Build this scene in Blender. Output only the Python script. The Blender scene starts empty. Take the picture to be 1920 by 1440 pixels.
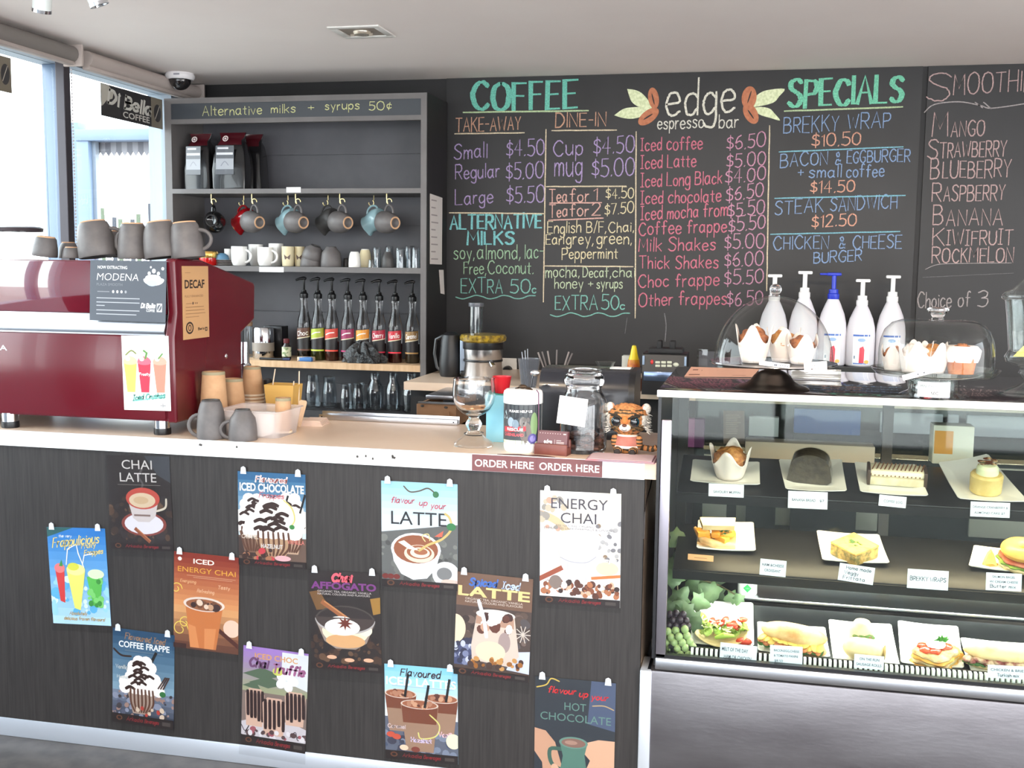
import bpy, bmesh, math, random
from mathutils import Vector, Matrix
random.seed(7)
SC = bpy.context.scene
COL = SC.collection
# ---------------------------------------------------------------- camera
F = 2060.0
CAM = Vector((0, 0, 1.45))
YAW, PITCH, ROLL = math.radians(12.55), math.radians(-6.2), 0.012
FW = Vector((-math.sin(YAW)*math.cos(PITCH), math.cos(YAW)*math.cos(PITCH), math.sin(PITCH)))
_r = FW.cross(Vector((0, 0, 1))).normalized()
_u = _r.cross(FW)
RT = _r*math.cos(ROLL) + _u*math.sin(ROLL)
UP = _u*math.cos(ROLL) - _r*math.sin(ROLL)
cam = bpy.data.cameras.new('camera')
cam.sensor_width = 36
cam.lens = F/1920*36
cam.clip_start = .05
cob = bpy.data.objects.new('camera', cam)
COL.objects.link(cob)
cob.matrix_world = Matrix(((RT.x, UP.x, -FW.x, CAM.x), (RT.y, UP.y, -FW.y, CAM.y), (RT.z, UP.z, -FW.z, CAM.z), (0, 0, 0, 1)))
SC.camera = cob
# ---------------------------------------------------------------- light and exposure
SC.view_settings.view_transform = 'Standard'
SC.view_settings.look = 'None'
SC.view_settings.gamma = 1
SC.view_settings.use_curve_mapping = False
SC.view_settings.exposure = 0.95
W = bpy.data.worlds.new('daylight')
SC.world = W
W.use_nodes = True
_n = W.node_tree.nodes
_bg = _n['Background']
_bg.inputs[1].default_value = 5.0
_tc = _n.new('ShaderNodeTexCoord')
_sx = _n.new('ShaderNodeSeparateXYZ')
_rp = _n.new('ShaderNodeValToRGB')
_rp.color_ramp.elements[0].position = .40
_rp.color_ramp.elements[0].color = (.72, .69, .66, 1)
_rp.color_ramp.elements[1].position = .62
_rp.color_ramp.elements[1].color = (.86, .93, 1.0, 1)
_mr = _n.new('ShaderNodeMapRange')
_mr.inputs[1].default_value = -1
W.node_tree.links.new(_tc.outputs['Generated'], _sx.inputs[0])
W.node_tree.links.new(_sx.outputs[2], _mr.inputs[0])
W.node_tree.links.new(_mr.outputs[0], _rp.inputs[0])
W.node_tree.links.new(_rp.outputs[0], _bg.inputs[0])


def light(name, kind, loc, energy, col=(1, 1, 1), size=.1, sy=None, look=None, portal=False, spot=None):
    d = bpy.data.lights.new(name, kind)
    d.energy = energy
    d.color = col
    if kind == 'AREA':
        d.shape = 'RECTANGLE'
        d.size = size
        d.size_y = sy or size
        if portal:
            d.cycles.is_portal = True
    else:
        d.shadow_soft_size = size
    if kind == 'SPOT':
        d.spot_size = math.radians(spot or 90)
        d.spot_blend = .6
    o = bpy.data.objects.new(name, d)
    COL.objects.link(o)
    o.location = loc
    if look:
        o.rotation_euler = Vector(look).to_track_quat('-Z', 'Y').to_euler()
    return o


# room extents
WY, CZ, LX, RX, FY = 5.3, 2.35, -2.9, 3.4, -3.2
light('front_daylight_portal', 'AREA', ((LX+RX)/2, FY+.05, 1.2), 1, size=RX-LX, sy=2.3, look=(0, 1, 0), portal=True)
for _i, (_x, _y, _tx, _ty) in enumerate(((-1.0, 1.2, -.9, 3.0), (.15, 1.3, .1, 3.0), (1.0, 1.2, .6, 3.0))):
    light('ceiling_spot_lamp', 'SPOT', (_x, _y, CZ-.12), 26, (1, .80, .58), .035, look=(_tx-_x, _ty-_y, -1.25), spot=80)
light('window_daylight_portal', 'AREA', (LX-.12, 1.1, 1.2), 1, size=8.4, sy=2.3, look=(1, 0, 0), portal=True)


light('right_daylight_portal', 'AREA', (RX+.1, 0, 1.2), 1, size=6.4, sy=2.2, look=(-1, 0, 0), portal=True)  # samples sky light through the opening added in the right wall


# ---------------------------------------------------------------- pixel of the photograph -> point in the room
def ray(px, py):
    return FW + RT*((px-960)/F) - UP*((py-720)/F)


def hz(px, py, z):
    d = ray(px, py)
    return CAM + d*((z-CAM.z)/d.z)


def hy(px, py, y):
    d = ray(px, py)
    return CAM + d*(y/d.y)


def hx(px, py, x):
    d = ray(px, py)
    return CAM + d*(x/d.x)


def sc(p):
    return (Vector(p)-CAM).dot(FW)/F


FH = Vector((-math.sin(YAW), math.cos(YAW), 0))


def base(px, py, z, rpx=0):
    """centre on the surface at height z of a round thing whose lowest pixel is (px, py), with its metres per pixel"""
    p = hz(px, py, z)
    h = p-CAM
    h.z = 0
    p = p+h.normalized()*(rpx*sc(p))
    return p, sc(p)


def at_y(px, py, y):
    p = hy(px, py, y)
    return p, sc(p)


# ---------------------------------------------------------------- materials
def lin(c):
    return tuple(((x/255)/12.92 if x <= 10 else ((x/255+.055)/1.055)**2.4) for x in c[:3])


MATS = {}


def mat(name, c=(200, 200, 200), rough=.5, metal=0, c2=None, ns=8, stretch=None, bump=0, bs=None, emit=0, spec=.5, trans=0, detail=4, lo=.35, hi=.65, coat=0, sss=0):
    if name in MATS:
        return MATS[name]
    m = bpy.data.materials.new(name)
    m.use_nodes = True
    nt = m.node_tree
    b = nt.nodes['Principled BSDF']
    L = nt.links.new
    b.inputs['Base Color'].default_value = (*lin(c), 1)
    b.inputs['Roughness'].default_value = rough
    b.inputs['Metallic'].default_value = metal
    b.inputs['Specular IOR Level'].default_value = spec
    b.inputs['Coat Weight'].default_value = coat
    if trans:
        b.inputs['Transmission Weight'].default_value = trans
    if sss:
        b.inputs['Subsurface Weight'].default_value = sss
        b.inputs['Subsurface Radius'].default_value = (.01, .006, .004)
    if emit:
        b.inputs['Emission Color'].default_value = (*lin(c), 1)
        b.inputs['Emission Strength'].default_value = emit
    if c2 or bump:
        tc = nt.nodes.new('ShaderNodeTexCoord')
        mp = nt.nodes.new('ShaderNodeMapping')
        L(tc.outputs['Object'], mp.inputs[0])
        if stretch:
            mp.inputs['Scale'].default_value = stretch
    if c2:
        n = nt.nodes.new('ShaderNodeTexNoise')
        n.inputs['Scale'].default_value = ns
        n.inputs['Detail'].default_value = detail
        r = nt.nodes.new('ShaderNodeValToRGB')
        r.color_ramp.elements[0].color = (*lin(c), 1)
        r.color_ramp.elements[1].color = (*lin(c2), 1)
        r.color_ramp.elements[0].position = lo
        r.color_ramp.elements[1].position = hi
        L(mp.outputs[0], n.inputs[0])
        L(n.outputs[0], r.inputs[0])
        L(r.outputs[0], b.inputs['Base Color'])
    if bump:
        n2 = nt.nodes.new('ShaderNodeTexNoise')
        n2.inputs['Scale'].default_value = bs or ns
        n2.inputs['Detail'].default_value = 6
        bm_ = nt.nodes.new('ShaderNodeBump')
        bm_.inputs['Strength'].default_value = bump
        bm_.inputs['Distance'].default_value = .01
        L(mp.outputs[0], n2.inputs[0])
        L(n2.outputs[0], bm_.inputs['Height'])
        L(bm_.outputs[0], b.inputs['Normal'])
    MATS[name] = m
    return m


def glass(name, tint=(255, 255, 255), ior=1.45, rough=.02, body=0, bodyc=(200, 200, 200), edge=1.0):
    """thin clear glass: transmits straight through with a Fresnel reflection; body > 0 adds a little milky plastic"""
    if name in MATS:
        return MATS[name]
    m = bpy.data.materials.new(name)
    m.use_nodes = True
    nt = m.node_tree
    nt.nodes.remove(nt.nodes['Principled BSDF'])
    L = nt.links.new
    out = nt.nodes['Material Output']
    t = nt.nodes.new('ShaderNodeBsdfTransparent')
    t.inputs[0].default_value = (*lin(tint), 1)
    g = nt.nodes.new('ShaderNodeBsdfGlossy')
    g.inputs['Roughness'].default_value = rough
    g.inputs[0].default_value = (edge, edge, edge, 1)
    f = nt.nodes.new('ShaderNodeFresnel')
    f.inputs[0].default_value = ior
    mx = nt.nodes.new('ShaderNodeMixShader')
    ge = nt.nodes.new('ShaderNodeNewGeometry')
    mi = nt.nodes.new('ShaderNodeMapRange')  # same reflection from both sides of the sheet
    mi.inputs[3].default_value, mi.inputs[4].default_value = ior, 1/ior
    L(ge.outputs['Backfacing'], mi.inputs[0])
    L(mi.outputs[0], f.inputs[0])
    L(f.outputs[0], mx.inputs[0])
    if body:
        d = nt.nodes.new('ShaderNodeBsdfDiffuse')
        d.inputs[0].default_value = (*lin(bodyc), 1)
        m2 = nt.nodes.new('ShaderNodeMixShader')
        m2.inputs[0].default_value = body
        L(t.outputs[0], m2.inputs[1])
        L(d.outputs[0], m2.inputs[2])
        L(m2.outputs[0], mx.inputs[1])
    else:
        L(t.outputs[0], mx.inputs[1])
    L(g.outputs[0], mx.inputs[2])
    L(mx.outputs[0], out.inputs[0])
    MATS[name] = m
    return m


def ink(name, rough=.5, coat=0, noise=0):
    """printed or coloured surface: the colour comes from the mesh's own print layers"""
    if name in MATS:
        return MATS[name]
    m = bpy.data.materials.new(name)
    m.use_nodes = True
    nt = m.node_tree
    b = nt.nodes['Principled BSDF']
    a = nt.nodes.new('ShaderNodeAttribute')
    a.attribute_name = 'Col'
    b.inputs['Roughness'].default_value = rough
    b.inputs['Coat Weight'].default_value = coat
    if noise:
        n = nt.nodes.new('ShaderNodeTexNoise')
        n.inputs['Scale'].default_value = noise
        n.inputs['Detail'].default_value = 6
        tc = nt.nodes.new('ShaderNodeTexCoord')
        mr = nt.nodes.new('ShaderNodeMapRange')
        mr.inputs[1].default_value, mr.inputs[2].default_value, mr.inputs[3].default_value, mr.inputs[4].default_value = .3, .7, .55, 1.25
        mm = nt.nodes.new('ShaderNodeMix')
        mm.data_type = 'RGBA'
        mm.blend_type = 'MULTIPLY'
        mm.inputs[0].default_value = 1
        nt.links.new(tc.outputs['Object'], n.inputs[0])
        nt.links.new(n.outputs[0], mr.inputs[0])
        nt.links.new(a.outputs[0], mm.inputs[6])
        nt.links.new(mr.outputs[0], mm.inputs[7])
        nt.links.new(mm.outputs[2], b.inputs['Base Color'])
    else:
        nt.links.new(a.outputs[0], b.inputs['Base Color'])
    MATS[name] = m
    return m


# ---------------------------------------------------------------- mesh builder
class MB:
    def __init__(s):
        s.v, s.f, s.c, s.m = [], [], [], []
        s.col = None
        s.mi = 0

    def add(s, vs, fs, M=None):
        n = len(s.v)
        s.v += [tuple(M @ Vector(v)) for v in vs] if M else [tuple(v) for v in vs]
        for f in fs:
            s.f.append([i+n for i in f])
            s.c.append(s.col)
            s.m.append(s.mi)
        return s

    def box(s, x0, y0, z0, x1, y1, z1, b=0, M=None, seg=2):
        if b <= 0:
            return s.add([(x0, y0, z0), (x1, y0, z0), (x1, y1, z0), (x0, y1, z0), (x0, y0, z1), (x1, y0, z1), (x1, y1, z1), (x0, y1, z1)],
                         [(0, 3, 2, 1), (4, 5, 6, 7), (0, 1, 5, 4), (1, 2, 6, 5), (2, 3, 7, 6), (3, 0, 4, 7)], M)
        bm = bmesh.new()
        bmesh.ops.create_cube(bm, size=1, matrix=Matrix.Translation(((x0+x1)/2, (y0+y1)/2, (z0+z1)/2)) @ Matrix.Diagonal((x1-x0, y1-y0, z1-z0, 1)))
        bmesh.ops.bevel(bm, geom=bm.edges[:], offset=b, segments=seg, profile=.5, affect='EDGES')
        bm.verts.index_update()
        s.add([v.co[:] for v in bm.verts], [[v.index for v in f.verts] for f in bm.faces], M)
        bm.free()
        return s

    def cb(s, c, d, b=0, M=None):
        return s.box(c[0]-d[0]/2, c[1]-d[1]/2, c[2]-d[2]/2, c[0]+d[0]/2, c[1]+d[1]/2, c[2]+d[2]/2, b, M)

    def lathe(s, prof, c=(0, 0, 0), n=28, M=None, sx=1, sy=1, wob=None):
        vs, fs, rows = [], [], []
        for r, z in prof:
            if r < 1e-6:
                rows.append([len(vs)])
                vs.append((c[0], c[1], c[2]+z))
            else:
                rows.append(list(range(len(vs), len(vs)+n)))
                for i in range(n):
                    a = 2*math.pi*i/n
                    k = 1+(wob(a, z) if wob else 0)
                    vs.append((c[0]+r*k*math.cos(a)*sx, c[1]+r*k*math.sin(a)*sy, c[2]+z))
        for p, q in zip(rows, rows[1:]):
            for i in range(n):
                j = (i+1) % n
                a, b, d, e = p[i % len(p)], p[j % len(p)], q[j % len(q)], q[i % len(q)]
                f = []
                for t in (a, b, d, e):
                    if t not in f:
                        f.append(t)
                if len(f) > 2:
                    fs.append(f)
        return s.add(vs, fs, M)

    def tube(s, pts, r, n=8, closed=False, M=None, cap=True):
        P = [Vector(p) for p in pts]
        R = r if isinstance(r, (list, tuple)) else [r]*len(P)
        vs, fs = [], []
        up = None
        for i, p in enumerate(P):
            a = P[i-1] if (i or closed) else p
            b = P[(i+1) % len(P)] if (i < len(P)-1 or closed) else p
            t = (b-a).normalized()
            if up is None:
                up = t.orthogonal().normalized()
            up = (up - t*up.dot(t))
            up = up.normalized() if up.length > 1e-6 else t.orthogonal().normalized()
            w = t.cross(up)
            for k in range(n):
                an = 2*math.pi*k/n
                vs.append(tuple(p+(up*math.cos(an)+w*math.sin(an))*R[i]))
        m = len(P)
        for i in range(m if closed else m-1):
            for k in range(n):
                fs.append((i*n+k, i*n+(k+1) % n, ((i+1) % m)*n+(k+1) % n, ((i+1) % m)*n+k))
        if cap and not closed:
            fs.append(tuple(range(n))[::-1])
            fs.append(tuple(range((m-1)*n, m*n)))
        return s.add(vs, fs, M)

    def ell(s, c, r, nu=16, nv=10, M=None, amp=0, fr=9, seed=0, flat=None):
        """ellipsoid; amp roughens it, flat = lowest local height kept"""
        r = (r, r, r) if isinstance(r, (int, float)) else r
        rows = []
        for j in range(nv+1):
            t = math.pi*j/nv
            rows.append((math.sin(t), -math.cos(t)))
        vs, fs = [], []
        for st, ct in rows:
            for i in range(nu):
                a = 2*math.pi*i/nu
                x, y, z = st*math.cos(a), st*math.sin(a), ct
                k = 1
                if amp:
                    k += amp*(math.sin(fr*x+seed)*math.cos(fr*y*1.3+seed*2)+math.sin(fr*1.7*z+seed*3+fr*x*.6))*.5
                z = z*k
                if flat is not None and z < flat:
                    z = flat
                vs.append((c[0]+x*k*r[0], c[1]+y*k*r[1], c[2]+z*r[2]))
        for j in range(nv):
            for i in range(nu):
                k = (i+1) % nu
                fs.append((j*nu+i, j*nu+k, (j+1)*nu+k, (j+1)*nu+i))
        return s.add(vs, fs, M)

    def prism(s, pts, a, b, ax='y', M=None):
        """polygon of (u, w) pairs, extruded from a to b along ax; for ax y the pairs are (x, z), for x (y, z), for z (x, y)"""
        def q(p, t):
            return (p[0], t, p[1]) if ax == 'y' else ((t, p[0], p[1]) if ax == 'x' else (p[0], p[1], t))
        n = len(pts)
        vs = [q(p, a) for p in pts]+[q(p, b) for p in pts]
        fs = [tuple(range(n)), tuple(range(2*n-1, n-1, -1))]+[(i, n+i, n+(i+1) % n, (i+1) % n) for i in range(n)]
        return s.add(vs, fs, M)

    def sheet(s, fn, nu, nv, M=None):
        vs = [tuple(fn(i/nu, j/nv)) for j in range(nv+1) for i in range(nu+1)]
        w = nu+1
        return s.add(vs, [(j*w+i, j*w+i+1, (j+1)*w+i+1, (j+1)*w+i) for j in range(nv) for i in range(nu)], M)


def link(name, me, parent=None):
    o = bpy.data.objects.new(name, me)
    COL.objects.link(o)
    if parent:
        o.parent = parent
    return o


def obj(name, mb, m, parent=None, ang=38, flat=False, solid=0, fix=True):
    me = bpy.data.meshes.new(name)
    me.from_pydata(mb.v, [], mb.f)
    ms = m if isinstance(m, (list, tuple)) else [m]
    for x in ms:
        me.materials.append(x)
    if any(mb.m):
        me.polygons.foreach_set('material_index', mb.m)
    if any(c is not None for c in mb.c):
        ca = me.color_attributes.new('Col', 'FLOAT_COLOR', 'CORNER')
        d = []
        for f, c in zip(mb.f, mb.c):
            d += list((*lin(c or (200, 200, 200)), 1))*len(f)
        ca.data.foreach_set('color', d)
    if fix:
        bm = bmesh.new()
        bm.from_mesh(me)
        bmesh.ops.recalc_face_normals(bm, faces=bm.faces)
        bm.to_mesh(me)
        bm.free()
    if not flat:
        me.shade_smooth()
        me.set_sharp_from_angle(angle=math.radians(ang))
    me.update()
    o = link(name, me, parent)
    if solid:
        md = o.modifiers.new('thickness', 'SOLIDIFY')
        md.thickness = solid
        md.offset = 0
    return o


def tag(o, label, cat, group=None):
    o['label'] = label
    o['category'] = cat
    if group:
        o['group'] = group
    return o


def thing(name, label, cat, loc=(0, 0, 0), rz=0, group=None, M=None):
    o = bpy.data.objects.new(name, None)
    o.empty_display_size = .05
    COL.objects.link(o)
    if M is not None:
        o.matrix_world = M
    else:
        o.location = loc
        o.rotation_euler = (0, 0, rz)
    return tag(o, label, cat, group)


def struct(name, mb, m, parent=None, **k):
    o = obj(name, mb, m, parent, **k)
    if not parent:
        o['kind'] = 'structure'
    return o


def dup(root, loc=None, rz=None, label=None, M=None):
    r = root.copy()
    COL.objects.link(r)
    if M is not None:
        r.matrix_world = M
    elif loc is not None:
        r.location = loc
        if rz is not None:
            r.rotation_euler = (0, 0, rz)
    if label:
        r['label'] = label
    for ch in list(root.children):
        c = ch.copy()
        COL.objects.link(c)
        c.parent = r
        for g in list(ch.children):
            d = g.copy()
            COL.objects.link(d)
            d.parent = c
    return r


# ---------------------------------------------------------------- lettering
GL = {
 'A': '0,0 3,10 6,0|1.1,3.6 4.9,3.6', 'B': '0,0 0,10|~0,10 3.8,9.8 5,7.6 3.5,5.5 0,5.2|~0,5.2 4.5,5 5.8,2.6 4.2,.2 0,0', 'C': '~6,8.4 4.2,10 1.8,9.2 0,5 1.8,.8 4.2,0 6.2,1.6',
 'D': '0,0 0,10|~0,10 3.6,9.4 6,5 3.6,.6 0,0', 'E': '4.8,10 0,10 0,0 4.8,0|0,5.2 4,5.2', 'F': '4.8,10 0,10 0,0|0,5.2 4,5.2', 'G': '~6,8.6 4,10 1.6,9 0,5 1.6,1 4,0 6,1.5|6,1.2 6,4.4 3.6,4.4',
 'H': '0,0 0,10|5.4,0 5.4,10|0,5 5.4,5', 'I': '0,10 2.8,10|1.4,10 1.4,0|0,0 2.8,0', '|': '0.2,10 .2,0', 'J': '~4,10 4,2 2.4,0 0,1.4', 'K': '0,0 0,10|5,10 0,4.4|1.6,5.8 5.4,0', 'L': '0,10 0,0 4.8,0',
 'M': '0,0 .5,10 3.4,3 6.3,10 6.8,0', 'N': '0,0 0,10 5.6,0 5.6,10', 'O': '~3.2,10 .8,8.6 0,5 .8,1.4 3.2,0 5.6,1.4 6.4,5 5.6,8.6 3.2,10', 'P': '0,0 0,10|~0,10 4,9.8 5.2,7.4 4,5 0,4.6',
 'Q': '~3.2,10 .8,8.6 0,5 .8,1.4 3.2,0 5.6,1.4 6.4,5 5.6,8.6 3.2,10|4,2.4 6.6,-.6', 'R': '0,0 0,10|~0,10 4,9.8 5.2,7.4 4,5 0,4.8|2.2,4.8 5.4,0', 'S': '~5.4,8.6 3.6,10 1.2,9.4 .5,7.4 2.4,5.6 4.4,4.4 5.2,2.4 4,.4 2,0 0,1.4',
 'T': '0,10 6,10|3,10 3,0', 'U': '~0,10 0,3 1.2,.6 2.9,0 4.6,.6 5.8,3 5.8,10', 'V': '0,10 3,0 6,10', 'W': '0,10 2,0 4,8 6,0 8,10', 'X': '0,10 5.6,0|5.6,10 0,0', 'Y': '0,10 2.8,5 5.6,10|2.8,5 2.6,0', 'Z': '0,10 5.4,10 0,0 5.6,0',
 'a': '~4.2,5 2.6,6.1 .8,5.2 0,3 .8,.6 2.4,.1 4,2|~4.3,6 4.2,2 4.6,.4 5,.2', 'b': '0,10 0,0|~0,4 1.6,6 3.6,5.4 4.2,3 3.2,.4 1.4,.1 0,1.8', 'c': '~4.2,5 2.6,6 .8,5.2 0,3 .8,.6 2.6,0 4.3,1.2', 'd': '~4.2,4.6 2.6,6 .8,5.2 0,3 .8,.5 2.4,.1 4.2,2|4.3,10 4.3,0',
 'e': '~.3,3.1 4.2,3.4 3.6,5.4 2.2,6 .7,5.2 0,3 .8,.6 2.4,0 4.3,1.1', 'f': '~4,9.2 2.8,10 1.8,9 1.6,7 1.6,0|0,5.8 3.6,5.8', 'g': '~4.2,4.6 2.6,6 .8,5.2 0,3 .8,.6 2.4,.2 4.2,2|~4.3,6 4.3,-1.6 3.2,-3.4 1.2,-3.2 .2,-2.2', 'h': '0,10 0,0|~0,3.6 1.6,5.8 3.4,5.6 4,3.6 4,0',
 'i': '.5,6 .5,0|.4,8.4 .6,7.9', 'j': '~1.4,6 1.4,-2 .4,-3.3 -.6,-2.6|1.3,8.4 1.5,7.9', 'k': '0,10 0,0|3.8,6 0,2.6|1.2,3.6 4,0', 'l': '.4,10 .4,0', 'm': '0,6 0,0|~0,3.6 1.2,5.8 2.6,5.4 3,3.4 3,0|~3,3.6 4.2,5.8 5.6,5.4 6,3.4 6,0', 'n': '0,6 0,0|~0,3.6 1.6,5.8 3.4,5.6 4,3.6 4,0',
 'o': '~2.2,6 .6,5.1 0,3 .6,.9 2.2,0 3.8,.9 4.4,3 3.8,5.1 2.2,6', 'p': '0,6 0,-3.6|~0,4.2 1.6,6 3.6,5.4 4.2,3 3.2,.4 1.4,.1 0,1.8', 'q': '~4.2,4.6 2.6,6 .8,5.2 0,3 .8,.5 2.4,.1 4.2,2|4.3,6 4.3,-3.6', 'r': '0,6 0,0|~0,3.2 1.2,5.6 2.8,5.8', 's': '~3.8,5 2.4,6 .8,5.6 .4,4.4 1.8,3.3 3.4,2.4 3.4,.8 1.8,0 0,.9',
 't': '1.6,8.6 1.6,.4 3,0|0,6 3.4,6', 'u': '~0,6 0,2 1,.2 2.4,.1 4,2|4.1,6 4.1,0', 'v': '0,6 2.1,0 4.2,6', 'w': '0,6 1.5,0 3,5 4.5,0 6,6', 'x': '0,6 4,0|4,6 0,0', 'y': '0,6 2.1,.6|4.2,6 1.4,-3.4', 'z': '0,6 3.8,6 0,0 4,0',
 '0': '~2.9,10 .8,8.6 0,5 .8,1.4 2.9,0 5,1.4 5.8,5 5,8.6 2.9,10', '1': '0,8 1.6,10 1.6,0', '2': '~.2,8 1.6,9.8 3.8,9.6 4.8,7.6 3.6,4.8 0,0|0,0 5.2,0', '3': '~0,9 2.4,10 4.6,8.8 4.2,6.4 1.8,5.4|~1.8,5.4 4.6,4.8 5,2.2 3,0 0,.8', '4': '3.6,0 3.6,10 0,3.4 5.2,3.4', '5': '4.8,10 .8,10 .5,5.8|~.5,5.8 2.6,6.2 4.8,4.8 4.8,1.8 2.8,0 0,.8',
 '6': '~4.2,9.6 1.8,8 .2,4 1,.8 2.8,0 4.8,1.2 5,3.6 3.4,5.4 1.4,4.8 .3,3', '7': '0,10 5,10 1.8,0', '8': '~2.6,5.4 .6,7 1,9.4 2.6,10 4.4,9.2 4.6,7 2.6,5.4 .2,3.2 .8,.6 2.6,0 4.6,.8 5,3.2 2.6,5.4', '9': '~4.6,6.4 3,4.8 1,5.2 .2,7.4 1.2,9.6 3,10 4.6,8.6 4.6,6 3.6,0',
 '$': '~4.6,7.8 3,8.8 .8,8 .6,6.4 2.4,5.2 4.6,3.8 4.4,1.8 2.6,1 0,1.8|2.5,10.4 2.5,-.8', '.': '.2,0 .6,.5', ',': '.6,.6 0,-1.4', '-': '0,4.6 3,4.6', '+': '0,4.4 4,4.4|2,6.6 2,2.2', '/': '0,-.4 3,10', '&': '~5.4,3.4 4,.6 1.6,0 .4,1.8 3.6,6.8 3.2,9.4 1.6,9.2 1.2,7.4 5.6,0',
 '¢': '~3.6,4.8 2.2,5.8 .6,4.8 .4,2.6 1.6,1.2 3.6,2|2.6,7.4 1.6,-.4', "'": '.3,10 .2,8', '!': '.4,10 .4,3|.4,.6 .4,0'}


def smooth(P, k=5):
    out = []
    n = len(P)
    for i in range(n-1):
        p0, p1, p2, p3 = P[max(i-1, 0)], P[i], P[i+1], P[min(i+2, n-1)]
        for j in range(k):
            t = j/k
            out.append(tuple(.5*((2*p1[d])+(-p0[d]+p2[d])*t+(2*p0[d]-5*p1[d]+4*p2[d]-p3[d])*t*t+(-p0[d]+3*p1[d]-3*p2[d]+p3[d])*t**3) for d in (0, 1)))
    out.append(P[-1])
    return out


GC = {}


def glyph(ch):
    if ch not in GC:
        st, w = [], 0
        for part in GL[ch].split('|') if ch != '|' else [GL[ch]]:
            sm = part.startswith('~')
            pts = [tuple(float(q) for q in p.split(',')) for p in part.lstrip('~').split()]
            w = max(w, max(p[0] for p in pts))
            st.append(smooth(pts) if sm else pts)
        GC[ch] = (st, w)
    return GC[ch]


def strokes(text, gap=1.9, jit=.12, rnd=random):
    """single-line strokes of a text in units where capitals are 10 high; returns strokes and width"""
    x, out = 0, []
    for ch in text:
        if ch == ' ':
            x += 3.6
            continue
        st, w = glyph(ch)
        dy = rnd.uniform(-jit, jit)*3
        k = 1+rnd.uniform(-jit, jit)*.5
        for p in st:
            out.append([(x+a*k+rnd.uniform(-jit, jit), b*k+dy+rnd.uniform(-jit, jit)) for a, b in p])
        x += w*k+gap
    return out, x-gap


def ribbon(P, w, contrast=0, taper=True):
    """stroke outline as quads in 2-D"""
    n = len(P)
    L, R = [], []
    for i in range(n):
        a, b = P[max(i-1, 0)], P[min(i+1, n-1)]
        dx, dy = b[0]-a[0], b[1]-a[1]
        l = math.hypot(dx, dy) or 1
        ww = w*(1+contrast*abs(dy)/l)*.5
        if i in (0, n-1):
            e = ww*.7*(1 if i else -1)
            p = (P[i][0]+dx/l*e, P[i][1]+dy/l*e)
            if taper:
                ww *= .75
        else:
            p = P[i]
        nx, ny = -dy/l*ww, dx/l*ww
        L.append((p[0]+nx, p[1]+ny))
        R.append((p[0]-nx, p[1]-ny))
    return [(L[i], R[i], R[i+1], L[i+1]) for i in range(n-1)]


FT = {}


def ftext(s, shear=0, bold=0):
    """printed lettering: triangles of the text and its width, capitals one unit high"""
    k = (s, shear, bold)
    if k not in FT:
        c = bpy.data.curves.new('lettering', 'FONT')
        c.body = s
        c.shear = shear
        c.offset = bold
        c.resolution_u = 3
        o = bpy.data.objects.new('lettering', c)
        COL.objects.link(o)
        dg = bpy.context.evaluated_depsgraph_get()
        me = o.evaluated_get(dg).to_mesh()
        vs = [(v.co.x, v.co.y) for v in me.vertices]
        fs = [tuple(p.vertices) for p in me.polygons]
        o.evaluated_get(dg).to_mesh_clear()
        bpy.data.objects.remove(o)
        bpy.data.curves.remove(c)
        x0 = min(v[0] for v in vs)
        x1 = max(v[0] for v in vs)
        cap = .729
        FT[k] = ([((x-x0)/cap, y/cap) for x, y in vs], fs, (x1-x0)/cap)
    return FT[k]


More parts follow.
